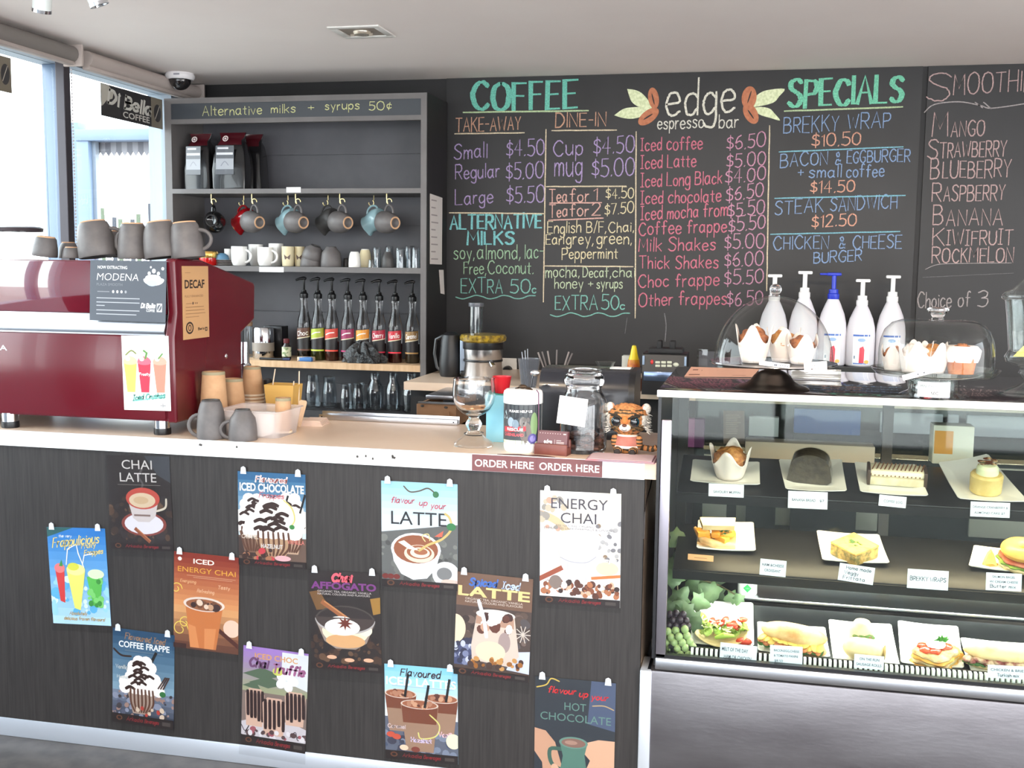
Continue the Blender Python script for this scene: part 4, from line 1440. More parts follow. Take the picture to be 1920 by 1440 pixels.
obj('tub_body', loft(MB(), [rrect(hw, hd, .02, 0), rrect(hw+.006, hd+.006, .022, .04), rrect(hw+.012, hd+.012, .024, hh-.003)]), m_tub, t)
obj('tub_rim', loft(MB(), [rrect(hw+.012, hd+.012, .024, hh-.004), rrect(hw+.018, hd+.018, .026, hh-.002), rrect(hw+.018, hd+.018, .026, hh), rrect(hw+.012, hd+.012, .024, hh+.001)], False), m_tub, t)
tg = thing('napkin_stack', 'stack of white napkins inside the clear tub', 'napkins', ((x0+x1)/2-.012, (y0+y1)/2, CT+.003), 0)
b = MB()
for i in range(9):
    b.box(-hw+.012+random.uniform(0, .004), -hd+.006, i*.0062, hw-.03-random.uniform(0, .004), hd-.008, i*.0062+.0056, .001)
obj('napkin_layers', b, m_tag, tg)
q = hz(527, 778, CT)
q = Vector((x1-.028, y1-.03, CT+.062))
s = sc(q)
paper_cup('short kraft cup standing upside down in the clear tub', (x1-.022, (y0+y1)/2+.016, CT+.004), 15.5*s, 14*s, hy(527, 746, q.y).z-CT, G)

# kraft box with stirrers, paddle and serviettes
q, s = at_y(532, 770, 3.2)
t = thing('stirrer_box', 'yellow kraft box with wooden stirrers behind the clear tub', 'box', (q.x, 3.2, CT))
w0, w1, hh = 23*s, 29*s, hy(532, 720, 3.2).z-CT
obj('box', MB().add([(-w0, -.03, 0), (w0, -.03, 0), (w0, .03, 0), (-w0, .03, 0), (-w1, -.036, hh), (w1, -.036, hh), (w1, .036, hh), (-w1, .036, hh)], [(0, 3, 2, 1), (0, 1, 5, 4), (1, 2, 6, 5), (2, 3, 7, 6), (3, 0, 4, 7)]), mat('yellow_kraft', (206, 164, 88), .75), t, flat=True, solid=.0015)
b = MB()
for (xa, za), (xb, zb_), yy in (((508, 725), (515, 692), 0), ((560, 745), (560, 696), .01), ((548, 740), (550, 715), -.01)):
    a, c = hy(xa, za, 3.2+yy), hy(xb, zb_, 3.2+yy)
    o = obj('stirrer', MB().tube([(a.x-q.x, yy, a.z-CT-.03), (c.x-q.x, yy+.004, c.z-CT)], .002, 6), m_rim, t)
q, s = at_y(567, 770, 3.12)
t = thing('wooden_paddle', 'wooden paddle stirrer leaning beside the kraft stirrer box', 'paddle', (q.x, 3.12, CT))
b = MB().prism([(-9*s, .0), (-4*s, 0), (9*s, 46*s), (7*s, 50*s), (-3*s, 51*s), (-6*s, 48*s)], -.002, .002)
obj('blade', b, mat('pale_wood', (232, 200, 168), .7, c2=(222, 186, 150), ns=12, stretch=(8, 1, 1)), t)
q, s = at_y(580, 776, 3.14)
t = thing('serviette_pile', 'small pile of pink-beige serviettes behind the clear tub', 'serviettes', (q.x+.004, 3.17, CT), .1)
b = MB()
for i in range(5):
    b.box(-.034+i*.001, -.03, i*.0035, .034-i*.002, .05, i*.0035+.003)
obj('serviette_layers', b, mat('beige_serviette', (232, 206, 190), .85), t, flat=True)
# black scoop handle behind the cups
q = hy(500, 740, 3.24)
s = sc(q)
t = thing('coffee_scoop', 'black coffee tamper standing behind the kraft cup stack', 'tamper', (q.x, 3.25, CT))
hh = hy(500, 708, 3.25).z-CT
obj('handle', MB().lathe([(.008, .02), (.007, hh*.5), (.014, hh*.8), (.015, hh*.95), (0, hh)], n=16), m_blackp, t)
obj('base', MB().lathe([(.026, 0), (.026, .02), (.012, .024), (0, .024)], n=20), m_chrome, t)

# drip rail along the back edge of the worktop
a, c = hy(599, 784, 3.29), hy(858, 797, 3.29)
t = thing('drip_rail', 'long steel drip rail along the back edge of the worktop', 'rail', (0, 0, 0))
hh = .017
obj('channel', MB().box(a.x, 3.285, CT+.0005, c.x, 3.29, CT+hh, .001).box(a.x, 3.29, CT+.0005, c.x, 3.318, CT+.003).box(a.x, 3.313, CT+.0005, c.x, 3.318, CT+hh+.008, .001), m_steel, t)
b = MB()
for x in (a.x+.01, c.x-.012):
    b.ell((x, 3.2845, CT+.01), (.0025, .001, .0025), 8, 6)
obj('screw', b, m_blackp, t)

# ================================================================ middle of the worktop
q, s = base(888, 841, CT, 38)
t = thing('tip_goblet', 'thick glass goblet of coins standing left of the donation tin', 'goblet', q)
pp = [(0, 0), (37, 0), (38, 3), (36, 6), (24, 14), (15, 22), (11, 28), (12, 31), (15.5, 38), (15.5, 42), (12, 48), (9.5, 52), (11, 56), (20, 60), (30, 68), (37, 80), (40.5, 94), (40, 108), (38.5, 122), (38.5, 126), (36.5, 126), (37.5, 108), (38, 94), (34.5, 81), (28, 71), (18, 64), (0, 62)]
obj('glass', MB().lathe([(r*s, z*s) for r, z in pp], n=40), m_solid, t, ang=60)
b = MB()
for i in range(26):
    a_, r_ = random.uniform(0, 6.28), random.uniform(0, 21)*s
    M = Matrix.Translation((r_*math.cos(a_), r_*math.sin(a_), (66+random.uniform(0, 5)+abs(r_/s)*.15)*s)) @ Matrix.Rotation(random.uniform(-.3, .3), 4, 'X')
    b.lathe([(0, 0), (.011, 0), (.011, .002), (0, .002)], n=14, M=M)
tag(obj('coin_heap', b, mat('coin_gold', (230, 176, 130), .35, .7)), 'heap of coins inside the glass goblet', 'coins')['kind'] = 'stuff'
COL.objects['coin_heap'].location = q
b = MB().tube([(r_*.0+18*s*math.cos(x), 18*s*math.sin(x), (24-x*.6)*s) for r_, x in [(0, i*.4) for i in range(16)]], .0014, 6)
o = obj('hair_tie', b, m_blackp, None)
o.location = q
tag(o, 'black elastic band looped around the stem of the glass goblet', 'band')

# light blue carton with a red cup on it
A, B_ = hz(911, 828, CT), hz(946, 828, CT)
ty = hy(925, 741, A.y).z
t = thing('blue_carton', 'pale blue carton standing between the goblet and the donation tin', 'carton', ((A.x+B_.x)/2, A.y+.03, CT))
hw = (B_.x-A.x)/2
obj('carton_body', MB().box(-hw, -.03, 0, hw+.02, .03, ty-CT, .001), mat('pale_blue_card', (140, 208, 228), .6, c2=(156, 216, 232), ns=12), t)
obj('carton_flap', MB().box(-hw+.004, -.028, ty-CT, hw+.016, .028, ty-CT+.004), mat('teal_card', (70, 140, 130), .6), t)
q = Vector(((A.x+B_.x)/2+.004, A.y+.03, ty+.0045))
q.x = hy(941, 740, q.y).x
s = sc(q)
t = thing('red_cup', 'small red plastic cup standing on the pale blue carton', 'cup', q)
obj('body', MB().lathe([(0, .001), (12*s, 0), (13*s, 2*s), (17.5*s, 30*s), (18.5*s, 31*s), (17*s, 31*s), (12*s, 4*s), (0, 3*s)], n=28), mat('red_plastic', (206, 30, 46), .35), t)

# donation tin
q, s = base(979, 851, CT, 36)
q.y += .004
R = 35.5*s
t = thing('donation_tin', 'white donation tin with a koala rescue label and a corded pen on the lid', 'tin', q)
obj('tin_body', MB().lathe([(0, 0), (R*.9, 0), (R*.96, .004), (R, .012), (R, 90*s), (R*.98, 92*s), (0, 92*s)], n=40), m_whitep, t)
obj('lid', MB().lathe([(R*.99, 90*s), (R*1.04, 91*s), (R*1.04, 108*s), (R*1.0, 113*s), (R*.9, 116*s), (R*.3, 117*s), (0, 117*s)], n=40), m_whitep, t)
w, h = R*3.0, 74*s
pr = wrap_print(w, h, (60, 66, 70), 18)
x_ = lambda u: .5+(u-.5)*.62
pr.poly([(x_(.0), .98), (x_(1), .98), (x_(1), .55), (x_(.8), .6), (x_(.6), .72), (x_(.4), .6), (x_(.2), .72), (x_(0), .62)], (34, 38, 46))
pr.poly([(x_(-.05), .62), (x_(.05), .85), (x_(.12), .62)], (196, 220, 226))
for xx, yy, rx, ry, c in ((.25, .55, .11, .12, (150, 168, 182)), (.40, .50, .10, .12, (120, 140, 156)), (.62, .56, .10, .13, (122, 118, 116)), (.7, .3, .17, .26, (104, 96, 92)), (.66, .62, .05, .06, (92, 88, 86)), (.76, .62, .05, .06, (92, 88, 86)), (.64, .53, .022, .03, (26, 26, 28)), (.95, .5, .12, .3, (110, 140, 92))):
    pr.ell(x_(xx), yy, rx*.62, ry, c)
pr.poly([(x_(-.02), .28), (x_(.7), .34), (x_(.7), .46), (x_(-.02), .42)], (196, 52, 62))
pr.text('PLEASE HELP US', x_(.2), x_(.88), .80, .06, (240, 240, 240), bold=.02)
pr.text('RESCUE', x_(.12), x_(.62), .335, .07, (250, 245, 245), bold=.02)
pr.text('QUEENSLAND', x_(.0), x_(.64), .2, .075, (222, 92, 100), bold=.02)
pr.poly([(x_(-.1), 0), (x_(1.1), 0), (x_(1.1), .06), (x_(.5), .1), (x_(-.1), .08)], (206, 224, 190))
pr.ell(x_(.9), .14, .09, .13, (70, 62, 130))
pr.ell(x_(.9), .14, .055, .08, (120, 112, 170))
bend(pr.mb, R+.0006, w, 17*s)
pr.build('label', t)
b = MB().tube([(-.02, -.01, 117*s), (.0, .012, 121*s), (.022, -.004, 118*s), (.012, -.022, 119*s), (.03, -.02, 117*s)], .002, 6).ell((.0, -.006, 121*s), (.012, .006, .006), 12, 8)
obj('pen_cord', b, mat('dark_bronze', (70, 54, 40), .3, .6), t)
obj('hanging_cord', MB().tube([(R*.8, -R*.45, 117*s), (R*.92, -R*.5, 112*s), (R*.95, -R*.52, 70*s), (R*.95, -R*.5, 30*s), (R*.96, -R*.46, 24*s)], .0016, 6), mat('violet_cord', (110, 76, 100), .6), t)
# spoon in a glass behind the tin
q, s = at_y(992, 790, 3.06)
t = thing('spoon_glass', 'small glass holding an upright steel spoon behind the donation tin', 'glass', (q.x, 3.06, CT))
obj('glass', MB().lathe([(0, .001), (.022, 0), (.027, .075), (.025, .075), (.021, .005), (0, .004)], n=24), m_clear, t)
t = thing('spoon', 'steel spoon standing bowl-up behind the donation tin', 'spoon', (q.x, 3.06, CT+.006))
a, c = hy(996, 728, 3.06), hy(1003, 701, 3.06)
obj('handle', MB().tube([(.0, 0, 0), (a.x-q.x, 0, a.z-CT-.006), (c.x-q.x-.006, 0, c.z-CT-.012)], .0016, 6), m_chrome, t)
obj('bowl', MB().ell((c.x-q.x, 0, c.z-CT-.004), (.013, .004, .009), 16, 10, M=None), m_chrome, t)

# business-card holder
A, B_ = hz(1003, 850, CT), hz(1064, 858, CT)
t = thing('card_holder', 'brown leather holder of brown business cards in front of the donation tin', 'card holder', ((A.x+B_.x)/2, (A.y+B_.y)/2+.022, CT), math.radians(-8))
hw = (B_.x-A.x)/2-.002
obj('holder', MB().box(-hw, -.02, 0, hw, -.012, .03, .003).box(-hw, -.02, 0, hw, .022, .006, .002).box(-hw, .012, 0, hw, .022, .04, .003).box(-hw, -.02, 0, -hw+.004, .02, .02).box(hw-.004, -.02, 0, hw, .02, .02), mat('brown_leather', (104, 54, 46), .4, c2=(118, 64, 54), ns=20), t)


def d_bc(p):
    for i in range(9):
        p.ell(.08+i*.085, .9, .012, .02, (206, 180, 176))
    p.rect(.86, .87, .95, .92, (220, 200, 196))
    p.text('edge', .22, .5, .42, .2, (244, 238, 234), bold=.02)
    p.rect(.58, .38, .59, .62, (200, 180, 176))
    for z in (.56, .48, .42, .36):
        p.rect(.64, z, .9 if z < .5 else .8, z+.025, (206, 186, 182))


for i in range(4):
    M = t.matrix_basis @ Matrix.Translation((-hw+.004, -.010+.005*i, .007)) @ Matrix.Rotation(-.18, 4, 'X')
    c = thing('business_card', 'brown business card with white lettering, front of the cards in the leather holder' if i == 0 else 'brown business card behind the front one in the leather holder', 'business card', group='cards in the leather holder', M=M)
    pr = Pr(2*hw-.008, .055, (104, 62, 66), .0008)
    if i == 0:
        d_bc(pr)
    pr.build('printed_card', c)

# glass cookie jar with note
q, s = base(1093, 853, CT, 43)
R = 43*s
t = thing('glass_jar', 'big clear glass jar with a lid and a white note, right of the card holder', 'jar', q)
obj('jar_body', MB().lathe([(0, .002), (40*s, 0), (43*s, 5*s), (44*s, 20*s), (44*s, 88*s), (42*s, 98*s), (36*s, 108*s), (32.5*s, 114*s), (32*s, 120*s), (34*s, 121*s), (34*s, 124*s), (30*s, 124*s), (30*s, 112*s), (40*s, 96*s), (41.5*s, 88*s), (41.5*s, 8*s), (0, 6*s)], n=44), m_solid, t, ang=60)
lid = obj('lid', MB().lathe([(0, 118*s), (28*s, 118*s), (28*s, 125*s), (36*s, 126*s), (37.5*s, 134*s), (36*s, 143*s), (31*s, 146*s), (32*s, 150*s), (30*s, 155*s), (10*s, 157*s), (0, 157*s)], n=44), m_solid, t, ang=60)
b = MB()
for i in range(70):
    a_, r_ = random.uniform(0, 6.28), math.sqrt(random.random())*33*s
    b.ell((r_*math.cos(a_), r_*math.sin(a_), (9+random.uniform(0, 30))*s), (.014, .011, .007), 8, 6)
o = obj('chocolate_sweets', b, mat('dark_choc', (58, 36, 30), .4, c2=(92, 58, 44), ns=30))
o.location = q
o['kind'] = 'stuff'
tag(o, 'dark sweets heaped in the bottom of the big glass jar', 'sweets')


def d_note(p):
    p.rect(.36, .45, .44, .47, (150, 150, 156))
    for z in (.6, .66, .72):
        p.rect(.15, z, .85, z+.006, (228, 230, 236))


tn, _, _ = print_y('paper_note', 'white square note stuck on the front of the big glass jar', 'note', (1050, 741), (1103, 749), (1039, 792), q.y-R-.002, d_note, (250, 250, 250))

# red packet lying behind
q, s = at_y(1000, 792, 3.16)
t = thing('lolly_packet', 'flat red packet with gold edges lying behind the tin and jar', 'packet', (q.x+.01, 3.17, CT), 0)
obj('wrapper', MB().box(-.075, -.02, .0, .06, .02, .05, .008), mat('red_foil', (176, 28, 40), .3), t)
obj('gold_edge', MB().box(-.076, -.0205, .044, .061, .0205, .051, .002).box(-.076, -.0205, .0, .061, .0205, .006, .002), mat('gold_foil', (220, 170, 90), .3, .6), t)

# till printer / register with a rounded hood
A, B_ = hy(1010, 740, 3.14), hy(1178, 740, 3.14)
ht = hy(1090, 690, 3.22).z-CT
t = thing('till', 'dark rounded till with a brown sheen on its hood behind the glass jar', 'till', ((A.x+B_.x)/2, 3.14, CT))
hw = (B_.x-A.x)/2
pf = [(.16, 0), (.0, 0), (.0, ht*.62)]+[(.055-.055*math.cos(a), ht*.62+ht*.38*math.sin(a)) for a in [math.radians(v) for v in range(15, 91, 15)]]+[(.16, ht)]
obj('hood', MB().prism(pf, -hw, hw, 'x'), mat('till_black', (40, 42, 50), .25, coat=.3), t, ang=30)
pf2 = [(.165, 0), (-.006, 0), (-.006, ht*.62)]+[(.055-.061*math.cos(a), ht*.6+ht*.40*math.sin(a)) for a in [math.radians(v) for v in range(15, 91, 15)]]+[(.165, ht)]
obj('end_cap', MB().prism(pf2, hw, hw+.018, 'x'), m_blackp, t, ang=30)
q, s = at_y(1135, 689, 3.24)
t2 = thing('glass_bowl', 'small clear bowl on the till hood', 'bowl', (q.x, 3.24, CT+ht))
obj('bowl', MB().lathe([(0, .002), (13*s, .0), (19*s, 12*s), (18*s, 12*s), (12*s, 2*s), (0, .004)], n=28), m_clear, t2)
t2 = thing('receipt_pad', 'white paper pad on the right of the till hood', 'pad', (hy(1160, 690, 3.24).x, 3.25, CT+ht))
obj('sheets', MB().box(-.025, -.02, 0, .035, .02, .003), m_tag, t2, flat=True)

# ================================================================ plush tiger
q, s = base(1176, 854, CT, 22)
S = s
t = thing('plush_tiger', 'plush toy tiger with big glossy eyes and a pink shirt sitting right of the jar', 'plush toy', q, math.radians(-4))
m_fur = ink('plush_fur', .9, noise=160)


def fur(mb, fn):
    mb.c = [fn(*[sum(mb.v[i][k] for i in f)/len(f) for k in range(3)]) for f in mb.f]
    return mb


OR, BR, WH = (206, 138, 84), (74, 62, 48), (232, 226, 216)


def head_col(x, y, z):
    x, z = x/S, (z/S-66)
    if abs(x) > 31 and z < 8:
        return WH
    if z > 16 and abs(x) < 30:
        return OR if z > 20 or z < 18 else BR
    if 8 < z < 15 and abs(x) < 33:
        return BR if math.sin(z*1.0+abs(x)*.12) > -.2 else OR
    if abs(x) > 12 and -22 < z < -8:
        return BR if math.sin(z*.9+abs(x)*.5) > .1 else (150, 118, 76)
    return OR if math.sin(x*.7+z*.2) > -.6 else (150, 112, 70)


b = MB()
b.ell((0, 0, 66*S), (40*S, 30*S, 29*S), 44, 30, amp=.06, fr=14)
b.v = [(x*(1+.025*random.uniform(-1, 1)), y*(1+.025*random.uniform(-1, 1)), z+random.uniform(-.6, .6)*S) for x, y, z in b.v]
hd = obj('head', fur(b, head_col), m_fur, t, ang=80)
for sx in (-1, 1):
    b = MB().ell((sx*34*S, 0, 86*S), (9*S, 6*S, 10*S), 14, 10)
    b.col = None
    obj('ear', fur(b, lambda x, y, z: WH if abs(x)/S > 30 else (226, 150, 120)), m_fur, t)
    b = MB()
    for k in range(40):
        a_ = random.uniform(-1, 1)
        c0 = Vector((sx*(34+random.uniform(-2, 4))*S, random.uniform(-12, 10)*S, (60+a_*18)*S))
        b.tube([c0, c0+Vector((sx*random.uniform(5, 9)*S, random.uniform(-3, 3)*S, random.uniform(-6, 2)*S))], [1.4*S, .2*S], 5)
    obj('cheek_tuft', b, mat('white_fluff', WH, .9), t)
    ey = obj('eye', MB().ell((sx*17*S, -27*S, 64*S), (9.5*S, 5*S, 9.5*S), 20, 14), mat('eye_blue', (26, 62, 76), .08, coat=.8), t)
    obj('pupil', MB().ell((sx*16.5*S, -30.2*S, 64*S), (7.4*S, 2.6*S, 7.6*S), 16, 12), mat('eye_black', (8, 8, 10), .05, coat=1), ey)
    obj('brow', MB().tube([(sx*5*S, -30*S, 69*S), (sx*14*S, -31*S, 74*S), (sx*27*S, -25*S, 74.5*S)], [1.5*S, 2.8*S, 1.6*S], 8), mat('brow_dark', (54, 46, 38), .9), t)
obj('muzzle', MB().ell((0, -29*S, 53*S), (11*S, 8*S, 7.5*S), 20, 14, amp=.04), mat('white_fluff', WH, .9), t)
obj('snout', MB().ell((0, -29*S, 66*S), (6.5*S, 7*S, 9*S), 16, 12), mat('orange_plush', (206, 124, 64), .9), t)
obj('nose', MB().ell((0, -36.5*S, 58*S), (4.6*S, 3*S, 3*S), 14, 10), mat('brown_nose', (92, 52, 34), .35), t)
obj('mouth', MB().tube([(-5*S, -36*S, 50*S), (0, -37.6*S, 48.2*S), (5*S, -36*S, 50*S)], .6*S, 6), mat('mouth_line', (70, 48, 40), .8), t)
b = MB().ell((0, 0, 22*S), (24*S, 19*S, 24*S), 30, 20, amp=.05, fr=12)
obj('body', fur(b, lambda x, y, z: BR if math.sin(z/S*.75+abs(x)/S*.2) > .35 else (206, 142, 82)), m_fur, t, ang=80)
sh = obj('shirt', MB().lathe([(17*S, 36*S), (22*S, 33*S), (26*S, 24*S), (26.5*S, 16*S), (25*S, 14*S)], n=30, sy=.83), mat('pink_shirt', (196, 126, 112), .85, c2=(184, 112, 100), ns=40), t)
obj('trim', MB().lathe([(25.4*S, 12*S), (27*S, 14*S), (26.6*S, 17*S)], n=30, sy=.83).lathe([(15*S, 36*S), (19*S, 37.5*S), (20.5*S, 34*S)], n=30, sy=.83), mat('white_fluff', WH, .9), sh)
for sx in (-1, 1):
    b = MB().ell((sx*23*S, -8*S, 24*S), (7*S, 8*S, 13*S), 14, 12, amp=.05)
    obj('arm', fur(b, lambda x, y, z: BR if math.sin(z/S*.9) > .2 else OR), m_fur, t)
    b = MB().ell((sx*14*S, -17*S, 8*S), (9*S, 12*S, 8*S), 16, 12, flat=-.95)
    lg = obj('leg', fur(b, lambda x, y, z: (206, 142, 82) if math.sin(y/S*.6) > -.2 else BR), m_fur, t)
    obj('foot', MB().ell((sx*14*S, -27*S, 6.5*S), (6.5*S, 4*S, 6.5*S), 14, 10, flat=-.98), mat('foot_dark', (46, 40, 38), .8), lg)
P_ = smooth([(22, 20), (36, 19), (46, 18), (54, 22)])
b = MB().tube([(x*S, 8*S, (z-8)*S) for x, z in P_], [5.5*S]*len(P_), 10)
obj('tail', fur(b, lambda x, y, z: BR if int(x/S/5) % 2 else OR), m_fur, t)

# flyers and dark paper strip on the front edge
A, B_ = hz(1095, 866, CT), hz(1228, 870, CT)
t = thing('flyer_stack', 'thin stack of purple-red flyers jutting over the right front corner of the worktop', 'flyers', (0, 0, 0))
b = MB()
for i in range(4):
    b.mi = i % 2
    b.box(A.x+.002*i, CY-.02+.003*i, CT+.001+.0012*i, B_.x-.003*i, CY+.09, CT+.0019+.0012*i)
obj('flyer_sheets', b, [mat('flyer_plum', (128, 88, 112), .4, c2=(176, 70, 78), ns=26, lo=.42, hi=.58), mat('flyer_pale', (214, 186, 190), .5)], t, flat=True)
A, B_ = hz(921, 860, CT), hz(1033, 866, CT)
t = thing('chocolate_leaf', 'flat dark brown paper strip on the front edge above the stickers', 'paper strip', (0, 0, 0))
b = MB().prism(smooth([(A.x, CY+.012), ((A.x*2+B_.x)/3, CY+.03), ((A.x+B_.x)/2, CY+.022), ((A.x+2*B_.x)/3, CY+.03), (B_.x, CY+.006), ((A.x+B_.x)/2, CY+.006)])[:-1], CT+.0005, CT+.0015, 'z')
obj('strip', b, mat('dark_brown_paper', (88, 56, 50), .6), t, flat=True)

# ================================================================ on the shelf unit
m_gloss = mat('glossy_black_glaze', (20, 20, 22), .08, coat=.6)
m_cwhite = mat('white_china', (240, 238, 234), .25, coat=.3)
m_redgl = mat('red_glaze', (150, 16, 24), .12, coat=.5)
m_bluegl = mat('pale_blue_glaze', (158, 192, 200), .15, coat=.5)
m_dkst = mat('dark_stoneware', (62, 60, 60), .45, c2=(72, 70, 69), ns=30)


def coffee_bag(label, px0, px1, yt, y, w_k=1, light_=True):
    a, c = hy(px0, 350, y), hy(px1, 350, y)
    w, h = (c.x-a.x)/2, hy(px0, yt, y).z-Z1
    t = thing('coffee_bag', label, 'coffee bag', ((a.x+c.x)/2, y+.05, Z1), 0, 'coffee bags on the top shelf')
    b = MB()
    rings = []
    for f, kw, kd in ((0, .96, 1), (.04, 1, 1), (.35, 1.0, 1.05), (.6, .94, .9), (.78, .82, .55), (.86, .72, .25), (.93, .76, .07), (1, .78, .05)):
        r = rrect(w*kw, .05*kd, .012*min(1, kd*3), f*h, 4)
        rings.append([(x+.004*math.sin(z*90+x*40), yy+.003*math.sin(z*120+x*90), z) for x, yy, z in r])
    loft(b, rings, True, True)

    def colr(x, yy, z):
        f = z/h
        return (70, 18, 26) if f > .8 and x < w*.6 else ((150, 118, 58) if .06 < f < .15 and light_ and x < w*.5 else (24, 23, 25))
    o = obj('bag', fur(b, colr), ink('bag_film', .22, .4), t, ang=70)
    if light_:
        pr = Pr(w*1.1, h*.5, (150, 152, 158), 0)
        pr.rect(0, .0, 1, 1, (88, 90, 96))
        pr.rect(0.02, .18, .98, .55, (160, 162, 168))
        pr.rect(.05, .68, .95, .76, (208, 208, 212))
        pr.rect(.1, .88, .7, .94, (210, 210, 214))
        pr.line([(.3, .3), (.5, .45), (.7, .32)], .05, (130, 132, 140), sm=True)
        o = pr.build('label', t, ink('foil_label', .25, .3))
        o.location = (-w*.75, -.0565, h*.26)
        o.rotation_euler = (-.04, 0, 0)
        pr = Pr(.03, .03, (90, 20, 30), 0)
        pr.ell(.5, .5, .5, .5, (240, 226, 222))
        pr.ell(.5, .5, .34, .34, (70, 22, 34))
        pr.ell(.5, .5, .2, .2, (226, 208, 206))
        o = pr.build('logo_disc', t)
        o.location = (-w*.3-.015, -.03, h*.84)
        o.rotation_euler = (-.35, 0, 0)
    return t


coffee_bag('black coffee bag with a white label, left one on the top shelf', 344, 394, 249, 5.0)
coffee_bag('black coffee bag with a crinkled silver label, middle one on the top shelf', 398, 460, 247, 5.0)
coffee_bag('plain dark coffee bag behind the silver-labelled one on the top shelf', 448, 490, 250, 5.12, light_=False)


def frame_mat(loc, z, x):
    """matrix whose local z is z and local x is as near x as possible"""
    z = Vector(z).normalized()
    x = Vector(x)
    x = (x-z*x.dot(z)).normalized()
    y = z.cross(x)
    return Matrix(((x.x, y.x, z.x, loc[0]), (x.y, y.y, z.y, loc[1]), (x.z, y.z, z.z, loc[2]), (0, 0, 0, 1)))


def hang_mug(label, hook, m, R=.053, h=.096, axis=(-.84, .52, .06), ring=m_clay, group='mugs and jugs on the cup hooks', name='hanging_mug'):
    M0 = frame_mat((0, 0, 0), axis, (0, 0, 1))
    hp = M0.to_3x3() @ Vector((R*.92+.031, 0, h*.52))
    M = frame_mat(hook-hp+Vector((0, 0, -.0055)), axis, (0, 0, 1))
    t = thing(name, label, 'mug', group=group, M=M)
    rt = R*.56
    p = [(0, .004), (rt*.7, .004), (rt*.78, 0), (rt*.95, 0), (rt, .002), (R*.72, h*.14), (R*.93, h*.4), (R, h*.66), (R*.98, h*.97), (R*.955, h), (R*.92, h*.97), (R*.93, h*.66), (R*.86, h*.4), (R*.6, h*.12), (0, h*.1)]
    obj('body', MB().lathe(p, n=32), m, t, ang=60)
    obj('foot_ring', MB().lathe([(rt*.74, .0005), (rt*.78, -.0012), (rt*.98, -.0012), (rt*1.01, .001)], n=30), ring, t)
    obj('handle', arc_handle(MB(), R*.92, h*.2, h*.84, .037, .0052), m, t)
    return t


def hang_jug(label, hook, m, R=.052, h=.108, axis=(-.84, .38, -.38)):
    up = (.12, 0, 1)
    M0 = frame_mat((0, 0, 0), axis, up)
    hp = M0.to_3x3() @ Vector((R*.9+.027, 0, h*.5))
    t = thing('milk_pitcher', label, 'jug', group='mugs and jugs on the cup hooks', M=frame_mat(hook-hp+Vector((0, 0, -.004)), axis, up))

    def sp(a, z):
        d = (a-math.pi)
        d = math.atan2(math.sin(d), math.cos(d))
        return .34*max(0, (z/h-.72)/.28)*math.exp(-(d/.35)**2)
    p = [(0, .003), (R*.72, 0), (R*.86, h*.05), (R, h*.3), (R*.98, h*.5), (R*.82, h*.78), (R*.84, h), (R*.8, h), (R*.78, h*.78), (R*.9, h*.5), (R*.9, h*.3), (0, h*.06)]
    obj('body', MB().lathe(p, n=36, wob=sp), m, t, ang=60)
    obj('handle', arc_handle(MB(), R*.9, h*.16, h*.86, .032, .005), m, t)
    return t


hang_mug('glossy black mug hanging from the leftmost brass hook', HKP[0], m_gloss, axis=(-.25, .95, -.1), ring=m_gloss)
hang_jug('red jug hanging spout-down behind a grey mug', HKP[1], m_redgl)
hang_mug('grey mug hanging in front of the red jug', HKP[2], m_stone)
hang_jug('pale blue jug hanging behind the second grey mug from the left', HKP[3], m_bluegl)
hang_mug('grey mug hanging in front of the left of the two pale blue jugs', HKP[4], m_stone)
hang_jug('dark charcoal jug hanging behind a grey mug', HKP[5], m_dkst)
hang_mug('grey mug hanging in front of the dark charcoal jug', HKP[6], m_stone)
hang_jug('pale blue jug hanging furthest right behind the last grey mug', HKP[7], m_bluegl)
hang_mug('grey mug hanging from the rightmost brass hook', HKP[8], m_stone)

# ---- cup shelf
CS = Z2+.0005


def on_cs(px, y):
    q = hy(px, 500, y)
    q.z = CS
    return q, sc(q)


def up_mug(label, px, R, h, y, m, hang=None, rt=.8, name='white_mug', cat='mug', group=None, body='body'):
    q, s = on_cs(px, y)
    t = thing(name, label, cat, q, 0, group)
    R, h = R*s, h*s
    p = [(0, .002), (R*rt*.9, 0), (R*rt, .003), (R*.97, h*.25), (R, h*.6), (R*.98, h), (R*.92, h), (R*.93, h*.6), (R*.88, h*.2), (0, h*.1)]
    obj(body, MB().lathe(p, n=30), m, t, ang=60)
    if hang is not None:
        obj('handle', arc_handle(MB(), R*.95, h*.18, h*.82, 13*s, 2.3*s, hang), m, t)
    return t


